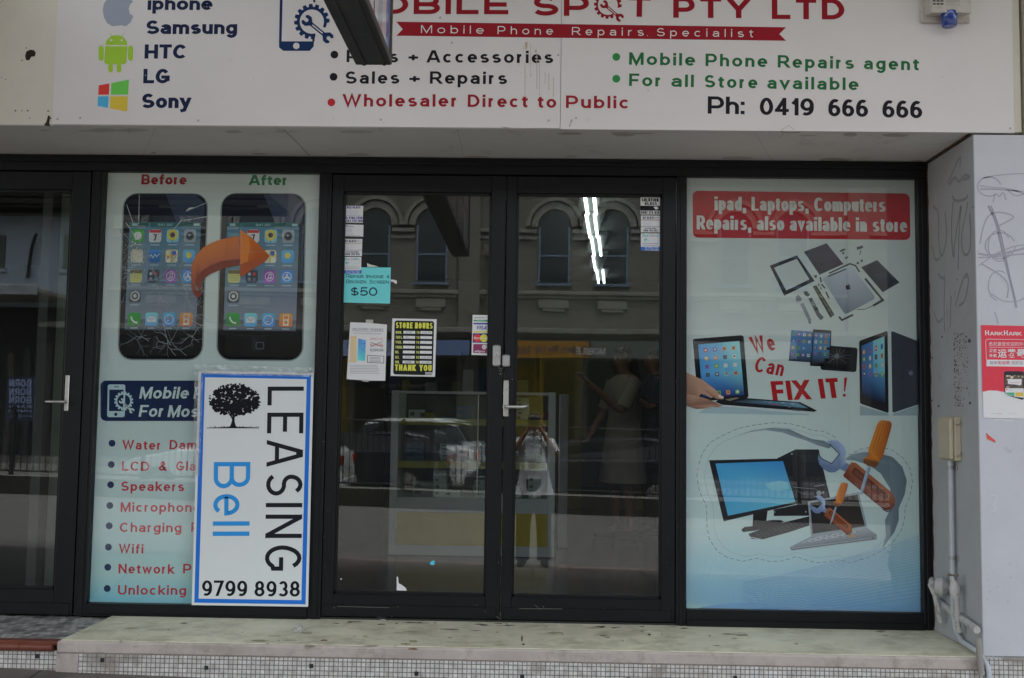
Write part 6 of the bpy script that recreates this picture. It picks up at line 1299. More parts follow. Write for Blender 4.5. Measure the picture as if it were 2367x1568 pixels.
# ================================================================ inside the shop
room = thing('shop_interior', 'dim shop room seen through the glass doors with dark floor and yellow panelled back wall', 'room', (0, 3.5, 0))
IX0, IX1, IY1, IZ = -2.45, 2.1, 7.15, 2.78
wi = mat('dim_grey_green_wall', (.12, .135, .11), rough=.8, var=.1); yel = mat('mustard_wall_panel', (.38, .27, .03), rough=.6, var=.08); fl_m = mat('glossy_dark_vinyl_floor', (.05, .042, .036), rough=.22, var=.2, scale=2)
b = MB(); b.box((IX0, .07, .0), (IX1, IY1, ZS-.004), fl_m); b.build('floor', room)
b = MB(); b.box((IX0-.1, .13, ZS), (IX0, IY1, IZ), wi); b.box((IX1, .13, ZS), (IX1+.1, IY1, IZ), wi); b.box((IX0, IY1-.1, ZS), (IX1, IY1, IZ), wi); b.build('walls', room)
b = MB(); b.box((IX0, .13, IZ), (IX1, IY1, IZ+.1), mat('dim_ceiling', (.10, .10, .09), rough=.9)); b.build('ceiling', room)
b = MB()
for x0, x1, z1 in ((-2.4, -1.75, 1.5), (.05, .55, 1.9), (1.05, 2.08, 1.0)): b.box((x0, IY1-.16, ZS), (x1, IY1-.105, z1), yel)
b.build('yellow_panels', room)
b = MB()
for x0, x1 in ((xl[1]-.05, xl[2]+.05), (xl[10]-.05, xl[11]+.0)): b.box((x0, .085, ZS), (x1, .11, ZH1), mat('window_back_panel', (.25, .25, .24), rough=.8))
b.build('window_backing', room)
# fluorescent fittings
def IP(x, y, z):                                   # pixel -> point at height z
    d = ray(x, y); return CAM+d*((z-CAM.z)/d.z)
tube_m = mat('fluorescent_tube', (.85, 1.0, .96), rough=.4, var=0, emit=1.3)
fit_m = mat('fluorescent_fitting', (.10, .10, .10), rough=.5)
fa, fb = IP(1357, 430, 2.72), IP(1389, 655, 2.72)
nf = 5
for i in range(nf):
    p = fa+(fb-fa)*(i/nf); q = fa+(fb-fa)*((i+.97)/nf); d = (q-p).normalized(); n_ = Vector((-d.y, d.x, 0)); off = n_*(.006 if i % 2 else -.006)
    t = thing('ceiling_light', '%s twin tube fluorescent light on the shop ceiling' % ['nearest', 'second', 'middle', 'fourth', 'farthest'][i], 'light', (p+q)/2, 'fluorescent ceiling lights')
    b = MB(); b.box((min(p.x, q.x)-.035+off.x, p.y, 2.745), (max(p.x, q.x)+.035+off.x, q.y, 2.775), fit_m); b.build('fitting', t)
    for s_ in (-1, 1):
        if i == 3 and s_ < 0: continue
        b = MB(); b.tube([p+off+n_*s_*.032, q+off+n_*s_*.032], .012, tube_m, 10); b.build('tube', t)
# round mirror
c = P(1405, 626, 6.95); r_ = 34/FPX*(6.95+5.46)
t = thing('convex_mirror', 'round convex security mirror hanging inside the right door', 'mirror', c)
b = MB(); b.tube([c+Vector((0, .05, 0)), c+Vector((0, .02, 0)), c, c+Vector((0, -.02, 0)), c+Vector((0, -.035, 0))], [r_*.97, r_*.98, r_*.9, r_*.6, r_*.05], mat('convex_mirror_face', (.5, .5, .46), rough=.12, metal=.9, var=.05), 32); b.build('mirror_face', t)
b = MB(); b.tube([c+Vector((0, .06, 0)), c+Vector((0, .03, 0)), c+Vector((0, .012, 0))], [r_*1.0, r_*1.06, r_*1.03], dark, 32); b.tube([c+Vector((0, .06, 0)), Vector((c.x, c.y+.06, 2.77))], .012, dark, 8); b.build('rim', t)
# glass display counter
CYF = 2.55
def FP(x, y): return P(x, y, CYF)
cw = mat('white_laminate', (.84, .85, .84), rough=.4, var=.05); cg = glass_mat('counter_glass', (.9, .95, .93), .04)
cx0, cx1 = FP(901, 1100).x, FP(1283, 1100).x; ct = FP(1090, 905).z; zb3 = ZS
gz0, gz1 = FP(1090, 1152).z, FP(1090, 912).z; sill = FP(1090, 1186).z; yl0 = FP(1090, 1262).z
dc = thing('display_counter', 'white framed glass display counter with yellow shelves and yellow front panel inside the shop', 'counter', ((cx0+cx1)/2, CYF+.25, ZS))
b = MB(); pw = FP(918, 1100).x-cx0
b.box((cx0, CYF, zb3), (cx0+pw, CYF+.5, ct), cw, .003); b.box((cx1-pw, CYF, zb3), (cx1, CYF+.5, ct), cw, .003); b.box((cx0+pw+.001, CYF+.002, sill), (cx1-pw-.001, CYF+.5, gz0), cw, .002)
b.box((cx0+pw+.001, CYF+.004, zb3+.001), (cx1-pw-.001, CYF+.02, yl0-.001), cw); b.box((cx0+pw+.001, CYF+.002, gz1), (cx1-pw-.001, CYF+.02, ct-.002), cw); b.box((cx0+pw+.001, CYF+.48, gz0), (cx1-pw-.001, CYF+.499, gz1), mat('counter_back', (.13, .14, .13), rough=.7)); b.build('cabinet', dc)
b = MB(); b.box((cx0+pw+.001, CYF+.003, yl0), (cx1-pw-.001, CYF+.022, sill-.001), mat('yellow_laminate', (.85, .62, .07), rough=.4)); b.build('front_panel', dc)
sh = []
for y_ in (972, 1072):
    z = FP(1090, y_).z; sh.append(z); b = MB(); b.box((cx0+pw+.002, CYF+.05, z-.040), (cx1-pw-.002, CYF+.45, z+.010), MATS['yellow_laminate']); b.build('shelf', dc)
b = MB(); b.box((cx0+pw+.002, CYF+.006, gz0+.001), (cx1-pw-.002, CYF+.012, gz1-.001), cg); b.build('glass', dc)
b = MB(); x = FP(1103, 1100).x; b.box((x-.004, CYF+.0, gz0+.001), (x+.004, CYF+.0055, gz1-.001), steel); b.build('glass_divider', dc)
sb = thing('display_stand', 'narrow white panelled stand beside the display counter', 'stand', (FP(1300, 1200).x, CYF+.7, ZS))
b = MB(); xa, xb = P(1290, 1100, CYF+.6).x, P(1312, 1100, CYF+.6).x; b.box((xa, CYF+.6, ZS), (xb, CYF+1.1, P(1300, 912, CYF+.6).z), mat('grey_laminate', (.6, .6, .59), rough=.5), .004); b.build('panel', sb)
b = MB(); b.box((xa+.004, CYF+.594, ZS+.02), (xa+.012, CYF+.599, P(1300, 916, CYF+.6).z), steel); b.build('edge_trim', sb)
rs = random.Random(31); bcol = {'w': (.8, .8, .79), 'g': (.45, .45, .46), 'b': (.06, .14, .3), 'y': (.5, .42, .05), 'r': (.3, .05, .05), 'k': (.05, .05, .055), 'n': (.3, .38, .2)}
def boxes(spec, zbase, lab, grp, yb=.12):
    for n_, (px, wpx, k, nst, hpx) in enumerate(spec):
        x0 = P(px, 1000, CYF+yb).x; w_ = wpx/FPX*(5.46+CYF+yb); h = hpx/FPX*(5.46+CYF+yb); z = zbase
        for i in range(nst):
            dx = rs.uniform(-.006, .006); b = MB(); mk = mat('carton_'+k, bcol[k], rough=.5, var=.1, scale=15)
            b.box((x0+dx, CYF+yb, z+.0005), (x0+w_+dx, CYF+yb+.14, z+h-.001), mk, .002); bo = b.build('phone_box')
            cn_ = {'w': 'white', 'g': 'grey', 'b': 'dark blue', 'y': 'yellow', 'r': 'dark red', 'k': 'black', 'n': 'green'}[k]
            pos = 'at the bottom' if i == 0 and nst > 1 else ('on top' if i == nst-1 and nst > 1 else ('%s up' % ['', 'second', 'third', 'fourth', 'fifth', 'sixth', 'seventh'][i] if nst > 1 else 'standing alone'))
            tag(bo, '%s box %s, %s %s' % (cn_, pos, ['first', 'second', 'third', 'fourth', 'fifth', 'sixth', 'seventh', 'eighth'][n_] + ' pile', lab), 'box', grp)
            b2 = MB(); b2.box((x0+dx+w_*.12, CYF+yb-.0012, z+h*.3), (x0+dx+w_*.4, CYF+yb, z+h*.7), mat('carton_print', (.18, .18, .2), rough=.5)); b2.build('print', bo)
            z += h
boxes([(958, 50, 'g', 2, 17), (1005, 30, 'w', 4, 15), (1030, 36, 'w', 1, 13), (1096, 34, 'g', 3, 13), (1180, 26, 'w', 2, 14), (1222, 30, 'w', 3, 17)], gz0, 'on the counter floor', 'phone boxes in the display counter')
boxes([(938, 40, 'b', 3, 14), (1018, 38, 'w', 5, 8), (1060, 24, 'r', 2, 10), (1110, 40, 'b', 3, 14), (1238, 22, 'n', 1, 20), (1258, 16, 'r', 1, 26)], sh[1]+.0105, 'on the lower yellow shelf', 'phone boxes in the display counter')
boxes([(944, 34, 'w', 1, 20), (970, 30, 'y', 1, 14), (1050, 40, 'b', 2, 15), (1192, 30, 'w', 5, 10), (1236, 30, 'r', 1, 18)], sh[0]+.0105, 'on the upper yellow shelf', 'phone boxes in the display counter')
# shelves of goods behind
su = thing('back_shelves', 'dark wall shelves stacked with accessories at the back of the shop', 'shelves', (-.8, 6.6, ZS))
b = MB()
for z in (.5, .95, 1.4): b.box((-1.7, 6.55, z), (.02, 6.98, z+.025), dark)
for x in (-1.7, -.84, 0.0): b.box((x, 6.56, ZS), (x+.025, 6.97, 1.9), dark)
b.build('rack', su)
b = MB(); ks = list(bcol)
for z in (.525, .975, 1.425):
    x = -1.66
    while x < -.1:
        w_ = rs.uniform(.05, .16); h = rs.uniform(.08, .32); k = rs.choice(ks); mat('carton_'+k, bcol[k], rough=.5, var=.1); b.box((x, 6.6, z+.001), (x+w_-.005, 6.85, z+h), MATS['carton_'+k]); x += w_+rs.choice([0, .01, .06])
ob = b.build('packets', su); ob['kind'] = 'stuff'

# ================================================================ street furniture seen mirrored in the glass
FZ = lambda x: zroad(x, 0)
ffr = thing('median_fence', 'black steel railing fence along the concrete median of the street', 'fence', (0, -14, -.3))
fm = mat('black_fence_paint', (.02, .02, .022), rough=.5); zkT = R(1240, 1144, 13.8).z; zfT = R(1240, 984, 14).z
mdk = mat('median_concrete', (.30, .29, .26), rough=.85, var=.25); mdf = mat('shade_toned_kerb_face', (.05, .047, .043), rough=.9, var=.3)  # median's street face is coloured dark to stand for the shade on it
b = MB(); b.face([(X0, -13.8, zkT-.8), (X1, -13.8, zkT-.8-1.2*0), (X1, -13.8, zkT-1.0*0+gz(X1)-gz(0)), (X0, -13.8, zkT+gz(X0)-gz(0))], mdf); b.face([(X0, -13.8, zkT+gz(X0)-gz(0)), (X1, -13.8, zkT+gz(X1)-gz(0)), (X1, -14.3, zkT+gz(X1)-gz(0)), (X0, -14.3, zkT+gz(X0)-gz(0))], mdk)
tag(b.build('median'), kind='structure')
for i in range(-5, 5):
    xa, xb = i*2.4, i*2.4+2.38; t0, t1 = gz(xa)-gz(0), gz(xb)-gz(0); b = MB()
    for z in (zkT+.08, zfT): b.tube([(xa, -14.05, z+t0), (xb, -14.05, z+t1)], .018, fm, 6)
    for k in range(21): x = xa+.06+k*.113; t_ = gz(x)-gz(0); b.box((x-.007, -14.057, zkT+.08+t_), (x+.007, -14.043, zfT+t_), fm)
    b.build('railing_panel', ffr); b = MB(); b.box((xa-.03, -14.08, zkT-.02+t0), (xa+.03, -14.02, zfT+.05+t0), fm); b.build('post', ffr)

def car(name, label, xr, K, colr, L_=4.3, H=1.45, W_=1.72):
    """parked along the street, its tail towards +x"""
    y0 = -K; z = FZ(xr); body = mat('car_paint_'+colr, {'white': (.82, .83, .84), 'dark': (.03, .035, .045), 'silver': (.4, .4, .41)}[colr], rough=.25, coat=.6, var=.02)
    gl = mat('car_window', (.015, .018, .02), rough=.08, var=0); ty = mat('tyre_rubber', (.02, .02, .02), rough=.8)
    t = thing(name, label, 'car', (xr-L_/2, y0, z)); s_ = lambda u, v: (xr-u, v)
    prof = [(0, .38), (-.0, .62), (.05, .92), (.35, .96), (L_-1.2, .93), (L_-.35, .78), (L_-.03, .62), (L_, .35), (L_-.1, .2), (.15, .2)]
    roof = [(.12, .92), (.55, H-.08), (1.0, H), (2.1, H), (2.5, H-.06), (L_-1.15, .92)]
    b = MB(); n = len(prof)
    def ringy(pr, yo, ins): return [Vector((xr-max(ins*.5, min(L_-ins*.5, u)), yo, z+v-(0 if v < .6 else ins*.25))) for u, v in pr]
    for pr in (prof,):
        rs_ = [ringy(pr, y0-W_/2, .12), ringy(pr, y0-W_/2+.08, 0), ringy(pr, y0+W_/2-.08, 0), ringy(pr, y0+W_/2, .12)]
        vs = [p for r in rs_ for p in r]; fs = [(k*n+i, k*n+(i+1) % n, (k+1)*n+(i+1) % n, (k+1)*n+i) for k in range(3) for i in range(n)]+[tuple(range(n)), tuple(reversed(range(3*n, 4*n)))]
        b.faces(vs, fs, body)
    n2 = len(roof); R0 = [Vector((xr-u, y0-W_/2+.08+(.16 if v > 1 else 0), z+v)) for u, v in roof]; R1 = [Vector((xr-u, y0+W_/2-.08-(.16 if v > 1 else 0), z+v)) for u, v in roof]
    b.faces(R0+R1, [tuple(range(n2)), tuple(reversed(range(n2, 2*n2)))]+[(i, i+n2, (i+1) % n2+n2, (i+1) % n2) for i in range(n2)], body); b.build('body', t)
    b = MB()
    for S2, sg_ in ((R0, -1), (R1, 1)):
        q = [S2[0]*.8+S2[1]*.2, S2[1]*.85+S2[0]*.15, S2[2]*.9+S2[0]*.05+S2[5]*.05, S2[3]*.9+S2[0]*.05+S2[5]*.05, S2[4]*.85+S2[5]*.15, S2[5]*.85+S2[4]*.15]; b.face([p+Vector((0, sg_*.02, 0)) for p in q], gl)
    b.face([R0[0]*.8+R0[1]*.2+Vector((.02, .1, .02)), R1[0]*.8+R1[1]*.2+Vector((.02, -.1, .02)), R1[1]*.85+R1[0]*.15+Vector((.02, -.06, .02)), R0[1]*.85+R0[0]*.15+Vector((.02, .06, .02))], gl); b.build('windows', t)
    for u in (.85, L_-.85):
        for yo in (y0-W_/2+.02, y0+W_/2-.02):
            c_ = Vector((xr-u, yo, z+.31)); b = MB(); b.tube([c_-Vector((0, .09, 0)), c_+Vector((0, .09, 0))], .31, ty, 24); b.tube([c_-Vector((0, .095, 0)), c_+Vector((0, .095, 0))], .19, steel, 16); b.build('wheel', t)
    rd = mat('tail_lamp_red', (.35, .02, .015), rough=.2, coat=.5)
    for yo in (-1, 1): b = MB(); yy = y0+yo*(W_/2-.14); b.box((xr-.06, yy-.13, z+.68), (xr+.012, yy+.145*1, z+.86), rd, .01); b.build('tail_lamp', t)
    b = MB(); b.box((xr-.02, y0-.26, z+.42), (xr+.008, y0+.26, z+.53), mat('number_plate', (.6, .6, .5), rough=.4)); b.build('number_plate', t)
    b = MB(); b.box((xr-.1, y0-W_/2+.06, z+.26), (xr+.03, y0+W_/2-.06, z+.42), body, .02); b.build('bumper', t); return t
car('parked_car', 'white hatchback at the left edge of the street reflection', R(806, 1060, 15.6).x, 15.6, 'white')
car('parked_car', 'dark low car between the two white cars across the street', R(1046, 1040, 17.7).x, 17.7, 'dark', L_=4.4, H=1.36)
car('parked_car', 'white car with red tail lamp behind the photographer in the reflection', R(1106, 1030, 19.8).x, 19.8, 'white', H=1.66)
car('parked_car', 'dark car behind the railing at the right of the reflection', R(1600, 1040, 16.4).x, 16.3, 'dark', L_=4.6, H=1.42)

# ================================================================ buildings across the street
K0 = 27.0
stucco = mat('cream_grey_stucco', (.19, .18, .15), rough=.8, var=.18, scale=1.2, dirt=(.10, .09, .07), dscale=1.1, dlo=.5, dhi=.75, bump=.3, bscale=15)
trim = mat('stucco_trim', (.27, .26, .22), rough=.75, var=.2, scale=4, dirt=(.14, .13, .1), dscale=3, dlo=.5, dhi=.7)
wgl = mat('far_window_glass', (.03, .04, .045), rough=.12, var=.3, scale=3); wfr = mat('blue_grey_window_frame', (.16, .22, .30), rough=.6); shopd = mat('dark_shop_interior', (.03, .03, .03), rough=.7, var=.4)
ob = thing('terrace_building', 'cream stucco two storey terrace with arched windows across the street', 'building', (2, -K0, 0))
def QX(px): return R(px, 600, K0).x
def QZ(py, px=1240): return R(px, py, K0).z
GX0, GX1 = QX(205), 24
zc = QZ(778); b = MB(); b.box((GX0, -K0-9, -.9), (GX1, -K0, 9.6), stucco); b.build('wall', ob)
def band(py0, py1, dpt, name, m=trim, x0=GX0, x1=GX1): b = MB(); b.box((x0-.05, -K0+.001, QZ(py1)), (x1+.05, -K0+dpt, QZ(py0)), m, .02); return b.build(name, ob)
band(675, 684, .16, 'sill_course'); band(684, 692, .08, 'sill_course'); band(762, 772, .22, 'cornice'); 
b = MB(); b.box((GX0-.1, -K0, 9.0), (GX1, -K0+.4, 9.2), trim, .03); b.box((GX0-.1, -K0, 9.5), (GX1, -K0+.25, 9.7), trim, .03); b.build('parapet_cornice', ob)
wins = [(865, 1), (998, 1), (1281, 1), (1415, 1), (1698, 0), (1832, 0), (2115, 0), (732, 0), (590, 0), (376, 0), (2250, 0)]
zs_, zt_ = QZ(657), QZ(523); rw = 37/FPX*(K0+5.46)
for k, (px, big) in enumerate(wins):
    cx_ = R(px, 620, K0).x
    pts = [(cx_-rw, zs_), (cx_+rw, zs_)]+[(cx_+rw*math.cos(math.radians(a_)), zt_+rw*math.sin(math.radians(a_))) for a_ in range(0, 181, 15)]
    b = MB(); b.prism([(x, -K0+.012, z) for x, z in reversed(pts)], (0, -.01, 0), wgl); wn = b.build('arched_window', ob)
    b = MB()
    for x in (cx_-rw+.03, cx_+rw-.03): b.box((x-.03, -K0+.012, zs_), (x+.03, -K0+.05, zt_), wfr)
    b.box((cx_-rw+.06, -K0+.013, (zs_+zt_)/2-.03), (cx_+rw-.06, -K0+.045, (zs_+zt_)/2+.03), wfr); b.box((cx_-rw-.05, -K0+.012, zs_-.08), (cx_+rw+.05, -K0+.14, zs_-.001), wfr); b.build('frame', wn)
    for (ri, wd_, dp) in ((rw+.14, .2, .10), (rw+.34, .12, .16)):
        b = MB(); P2 = [(cx_+ri*math.cos(math.radians(a_)), zt_+.0+ri*math.sin(math.radians(a_))) for a_ in range(0, 181, 12)]
        for q in ribbon(P2, wd_/2): b.prism([(p.x, -K0+.003, p.y) for p in q], (0, dp, 0), trim)
        b.build('arch_moulding', wn)
    b = MB(); b.box((cx_-rw*.95, -K0+.002, QZ(715)), (cx_+rw*.95, -K0+.09, QZ(694)), trim, .03); b.box((cx_-rw*.7, -K0+.002, QZ(722)), (cx_+rw*.7, -K0+.07, QZ(714)-.005), trim, .03); b.build('sill_bracket', wn)
segs = sorted([(R(px, 620, K0).x) for px, _ in wins]); prev = GX0; b = MB()
for cx_ in segs+[GX1]:
    if cx_-rw-.4 > prev: 
        b.box((prev, -K0+.002, QZ(538)), (cx_-rw-.06, -K0+.12, QZ(530)), trim, .01); b.box((prev, -K0+.002, QZ(553)), (cx_-rw-.06, -K0+.07, QZ(546)), trim, .01)
    prev = cx_+rw+.06
b.build('impost_course', ob)
b = MB()
for px in (1085, 1560, 1980, 500): x = QX(px); b.box((x-.32, -K0+.004, -.9), (x+.32, -K0+.18, 9.55), stucco, .02)
b.build('pilaster', ob)
b = MB(); x = QX(1128); b.tube([(x, -K0+.16, QZ(590)), (x, -K0+.16, QZ(770))], .045, mat('rusty_downpipe', (.14, .11, .09), rough=.7), 8); b.box((x-.1, -K0+.05, QZ(596)), (x+.1, -K0+.25, QZ(586)), MATS['rusty_downpipe']); b.build('downpipe', ob)
b = MB()
for z, sag in ((QZ(470), .5), (QZ(455), .35), (QZ(495), .7)): b.tube([(-8+i*2, -K0+6.5, z+.04*(i-6)**2*sag*.3-.2) for i in range(16)], .022, dark, 6)
tag(b.build('overhead_cables'), 'sagging black overhead cables strung along the street', 'cables')
# awning over the far footpath and shop fronts
b = MB(); za = QZ(790); b.box((QX(205), -K0+.19, QZ(786)), (GX1, -K0+3.0, QZ(780)), mat('far_awning_roof', (.40, .38, .33), rough=.7, dirt=(.15, .14, .12), dscale=2), .02); b.box((QX(205), -K0+2.98, QZ(790)-.0), (GX1, -K0+3.06, QZ(779)), trim, .02); b.build('awning', ob)
b = MB(); x = QX(1150)
for x0, x1 in ((230, 480), (510, 790), (830, 1080), (1110, 1330), (1360, 1580), (1610, 1830), (1860, 2100)): b.box((QX(x0), -K0+.005, -.45), (QX(x1), -K0+.03, QZ(835)), shopd)
b.build('shop_window', ob)
def facia(label, px0, px1, py0, py1, col, texts, K=K0-3.1):
    p0, p1 = R(px0, py1, K), R(px1, py0, K); t = thing('shop_fascia_sign', label, 'sign', ((p0.x+p1.x)/2, -K, p0.z))
    b = MB(); b.box((p0.x, -K-.06, p0.z), (p1.x, -K, p1.z), mat('fascia_%d_%d_%d' % col, A(*col, k=.5), rough=.5)); b.build('board', t)
    a = across(K-.001, k=.5); a.lift0 = .004
    for s_, xa, xb, yb, cp, cc, wt in texts: a.text(s_, (xa, yb), (xb, yb), cp, cc, wt, 1, L=6)
    if texts: a.build('lettering', t, mat('street_ink', attr='Ink', rough=.5, var=.05))
facia('yellow fascia sign across the street with mirrored products lettering', 1180, 1362, 790, 827, (120, 84, 12), [('Products Pty Ltd  Tel:97', 1354, 1188, 817, 16, (56, 46, 60), .15)])
facia('pale grey blue fascia sign with large capitals across the street', 772, 960, 788, 822, (104, 116, 140), [('BLINDS AND T', 958, 778, 806, 16, (70, 78, 100), .18), ('LINEN', 895, 850, 819, 9, (70, 78, 100), .18)])
facia('blue and white fascia sign beside the yellow one across the street', 962, 1085, 788, 822, (80, 96, 130), [])
facia('dark fascia sign with pale capitals across the street', 1366, 1560, 792, 830, (70, 74, 70), [('MOBILE', 1400, 1330, 822, 16, (150, 150, 150), .14)], K=K0-3.15)
facia('white fascia sign far right across the street', 1600, 1840, 792, 830, (110, 110, 108), [])
tt = thing('shop_window_lettering', 'faded web address lettering on a far shop window', 'sign', R(880, 886, K0-.1)); a = across(K0-.05, k=.5); a.text('www.bnw.com.au', (990, 897), (880, 897), 9, (120, 110, 110), .14); a.build('lettering', tt, MATS['street_ink'])
for px0, px1, c in ((1180, 1262, (.34, .24, .02)), (772, 812, (.30, .22, .02))):
    b = MB(); b.box((QX(px0), -K0+.032, -.4), (QX(px1), -K0+.06, QZ(834)), mat('yellow_shop_panel_%d' % px0, c, rough=.6)); b.build('yellow_panel', ob)
# the pale blue house on the left, mirrored in the neighbour's door
hb2 = thing('white_building', 'bluish white rendered building with awning across the street at far left', 'building', (-24, -K0+2, 0))
K1 = 25.0; q = lambda px, py: R(px, py, K1); bw_ = mat('bluish_white_render', (.42, .49, .58), rough=.8, var=.1, scale=1, dirt=(.28, .3, .32), dscale=1.5, dlo=.55, dhi=.8)
b = MB(); b.box((q(-420, 600).x, -K1-8, -.6), (q(190, 600).x, -K1, q(80, 500).z), bw_); b.build('wall', hb2)
b = MB(); b.box((q(-430, 600).x, -K1-8, q(80, 500).z), (q(196, 600).x, -K1+1.2, q(80, 440).z+1), mat('dark_timber_eave', (.10, .10, .085), rough=.8, var=.3)); b.build('eave', hb2)
for x0, x1 in ((-60, 9), (148, 184)):
    b = MB(); b.box((q(x0, 600).x, -K1+.003, q(80, 624).z), (q(x1, 600).x, -K1+.05, q(80, 545).z), mat('green_shutter', (.10, .12, .10), rough=.6)); wn = b.build('window', hb2); b = MB(); b.box((q(x0, 600).x-.1, -K1+.003, q(80, 632).z), (q(x1, 600).x+.1, -K1+.12, q(80, 624).z-.002), bw_); b.build('sill', wn)
b = MB(); b.tube([q(68, 645)+Vector((0, .1, 0)), q(78, 580)+Vector((0, .12, 0)), q(88, 552)+Vector((0, .2, 0)), q(96, 546)+Vector((0, .3, 0))], .05, dark, 8); b.build('bent_pipe', hb2)
b = MB(); b.box((q(-420, 600).x, -K1+.002, q(80, 700).z), (q(190, 600).x, -K1+2.6, q(80, 690).z), trim, .02); b.box((q(-420, 600).x, -K1+2.6, q(80, 706).z), (q(190, 600).x, -K1+2.68, q(80, 684).z), mat('pale_awning_edge', (.32, .35, .38), rough=.7, dirt=(.14, .13, .12)), .02); b.build('awning', hb2)
b = MB(); b.box((q(-400, 600).x, -K1+.004, -.5), (q(186, 600).x, -K1+.03, q(80, 712).z), shopd); b.build('shop_window', hb2)
for i, (x, c) in enumerate(((20, (.12, .1, .09)), (60, (.07, .07, .07)), (110, (.1, .08, .08)), (150, (.05, .09, .05)))):
    b = MB(); b.box((q(x, 800).x, -K1+.035, -.4), (q(x+16, 800).x, -K1+.05, q(80, 820-i*12).z), mat('window_goods_%d' % i, c, rough=.7)); b.build('window_goods', hb2)
KB = 23.0; t = thing('street_banner', 'dark poster board with stacked white letters mirrored in the neighbouring door', 'banner', R(45, 970, KB)); qb = lambda x, y: R(x, y, KB)
b = MB(); b.box((qb(12, 972).x, -KB-.05, qb(12, 972).z), (qb(80, 972).x, -KB, qb(12, 870).z), mat('dark_blue_board', (.03, .05, .09), rough=.6)); b.build('board', t)
a = across(KB-.001, k=.5); a.lift0 = .004
for y in (893, 912, 931, 952): a.text('BORN', (74, y), (20, y), 16, (110, 120, 150), .22, L=6)
a.text('MERCURIAL', (74, 964), (20, 964), 6, (100, 110, 140), .2, L=6); a.build('lettering', t, MATS['street_ink'])
# ================================================================ people
skin = mat('skin', (.40, .20, .13), rough=.5, var=.06); hair_m = mat('dark_hair', (.018, .014, .012), rough=.5, var=.3, scale=60)
def skin_body(name, parent, V, Ed, m, sub=2):
    me = bpy.data.meshes.new(name); names = list(V); me.from_pydata([V[n][0] for n in names], [(names.index(a_), names.index(b_)) for a_, b_ in Ed], [])
    o = bpy.data.objects.new(name, me); COL.objects.link(o); mo = o.modifiers.new('skin', 'SKIN')
    for i, n in enumerate(names): r = V[n][1]; me.skin_vertices[0].data[i].radius = (r, r) if not isinstance(r, tuple) else r; me.skin_vertices[0].data[i].use_root = (i == 0)
    mo.use_smooth_shade = True; s_ = o.modifiers.new('sub', 'SUBSURF'); s_.levels = s_.render_levels = sub
    dg = bpy.context.evaluated_depsgraph_get(); dg.update(); m2 = bpy.data.meshes.new_from_object(o.evaluated_get(dg)); bpy.data.objects.remove(o)
    m2.materials.clear(); m2.materials.append(m); 
    for p in m2.polygons: p.use_smooth = True
    o = bpy.data.objects.new(name, m2); COL.objects.link(o); o.parent = parent; return o
def limb(b, pts, r, m): b.tube(pts, r, m, 14)
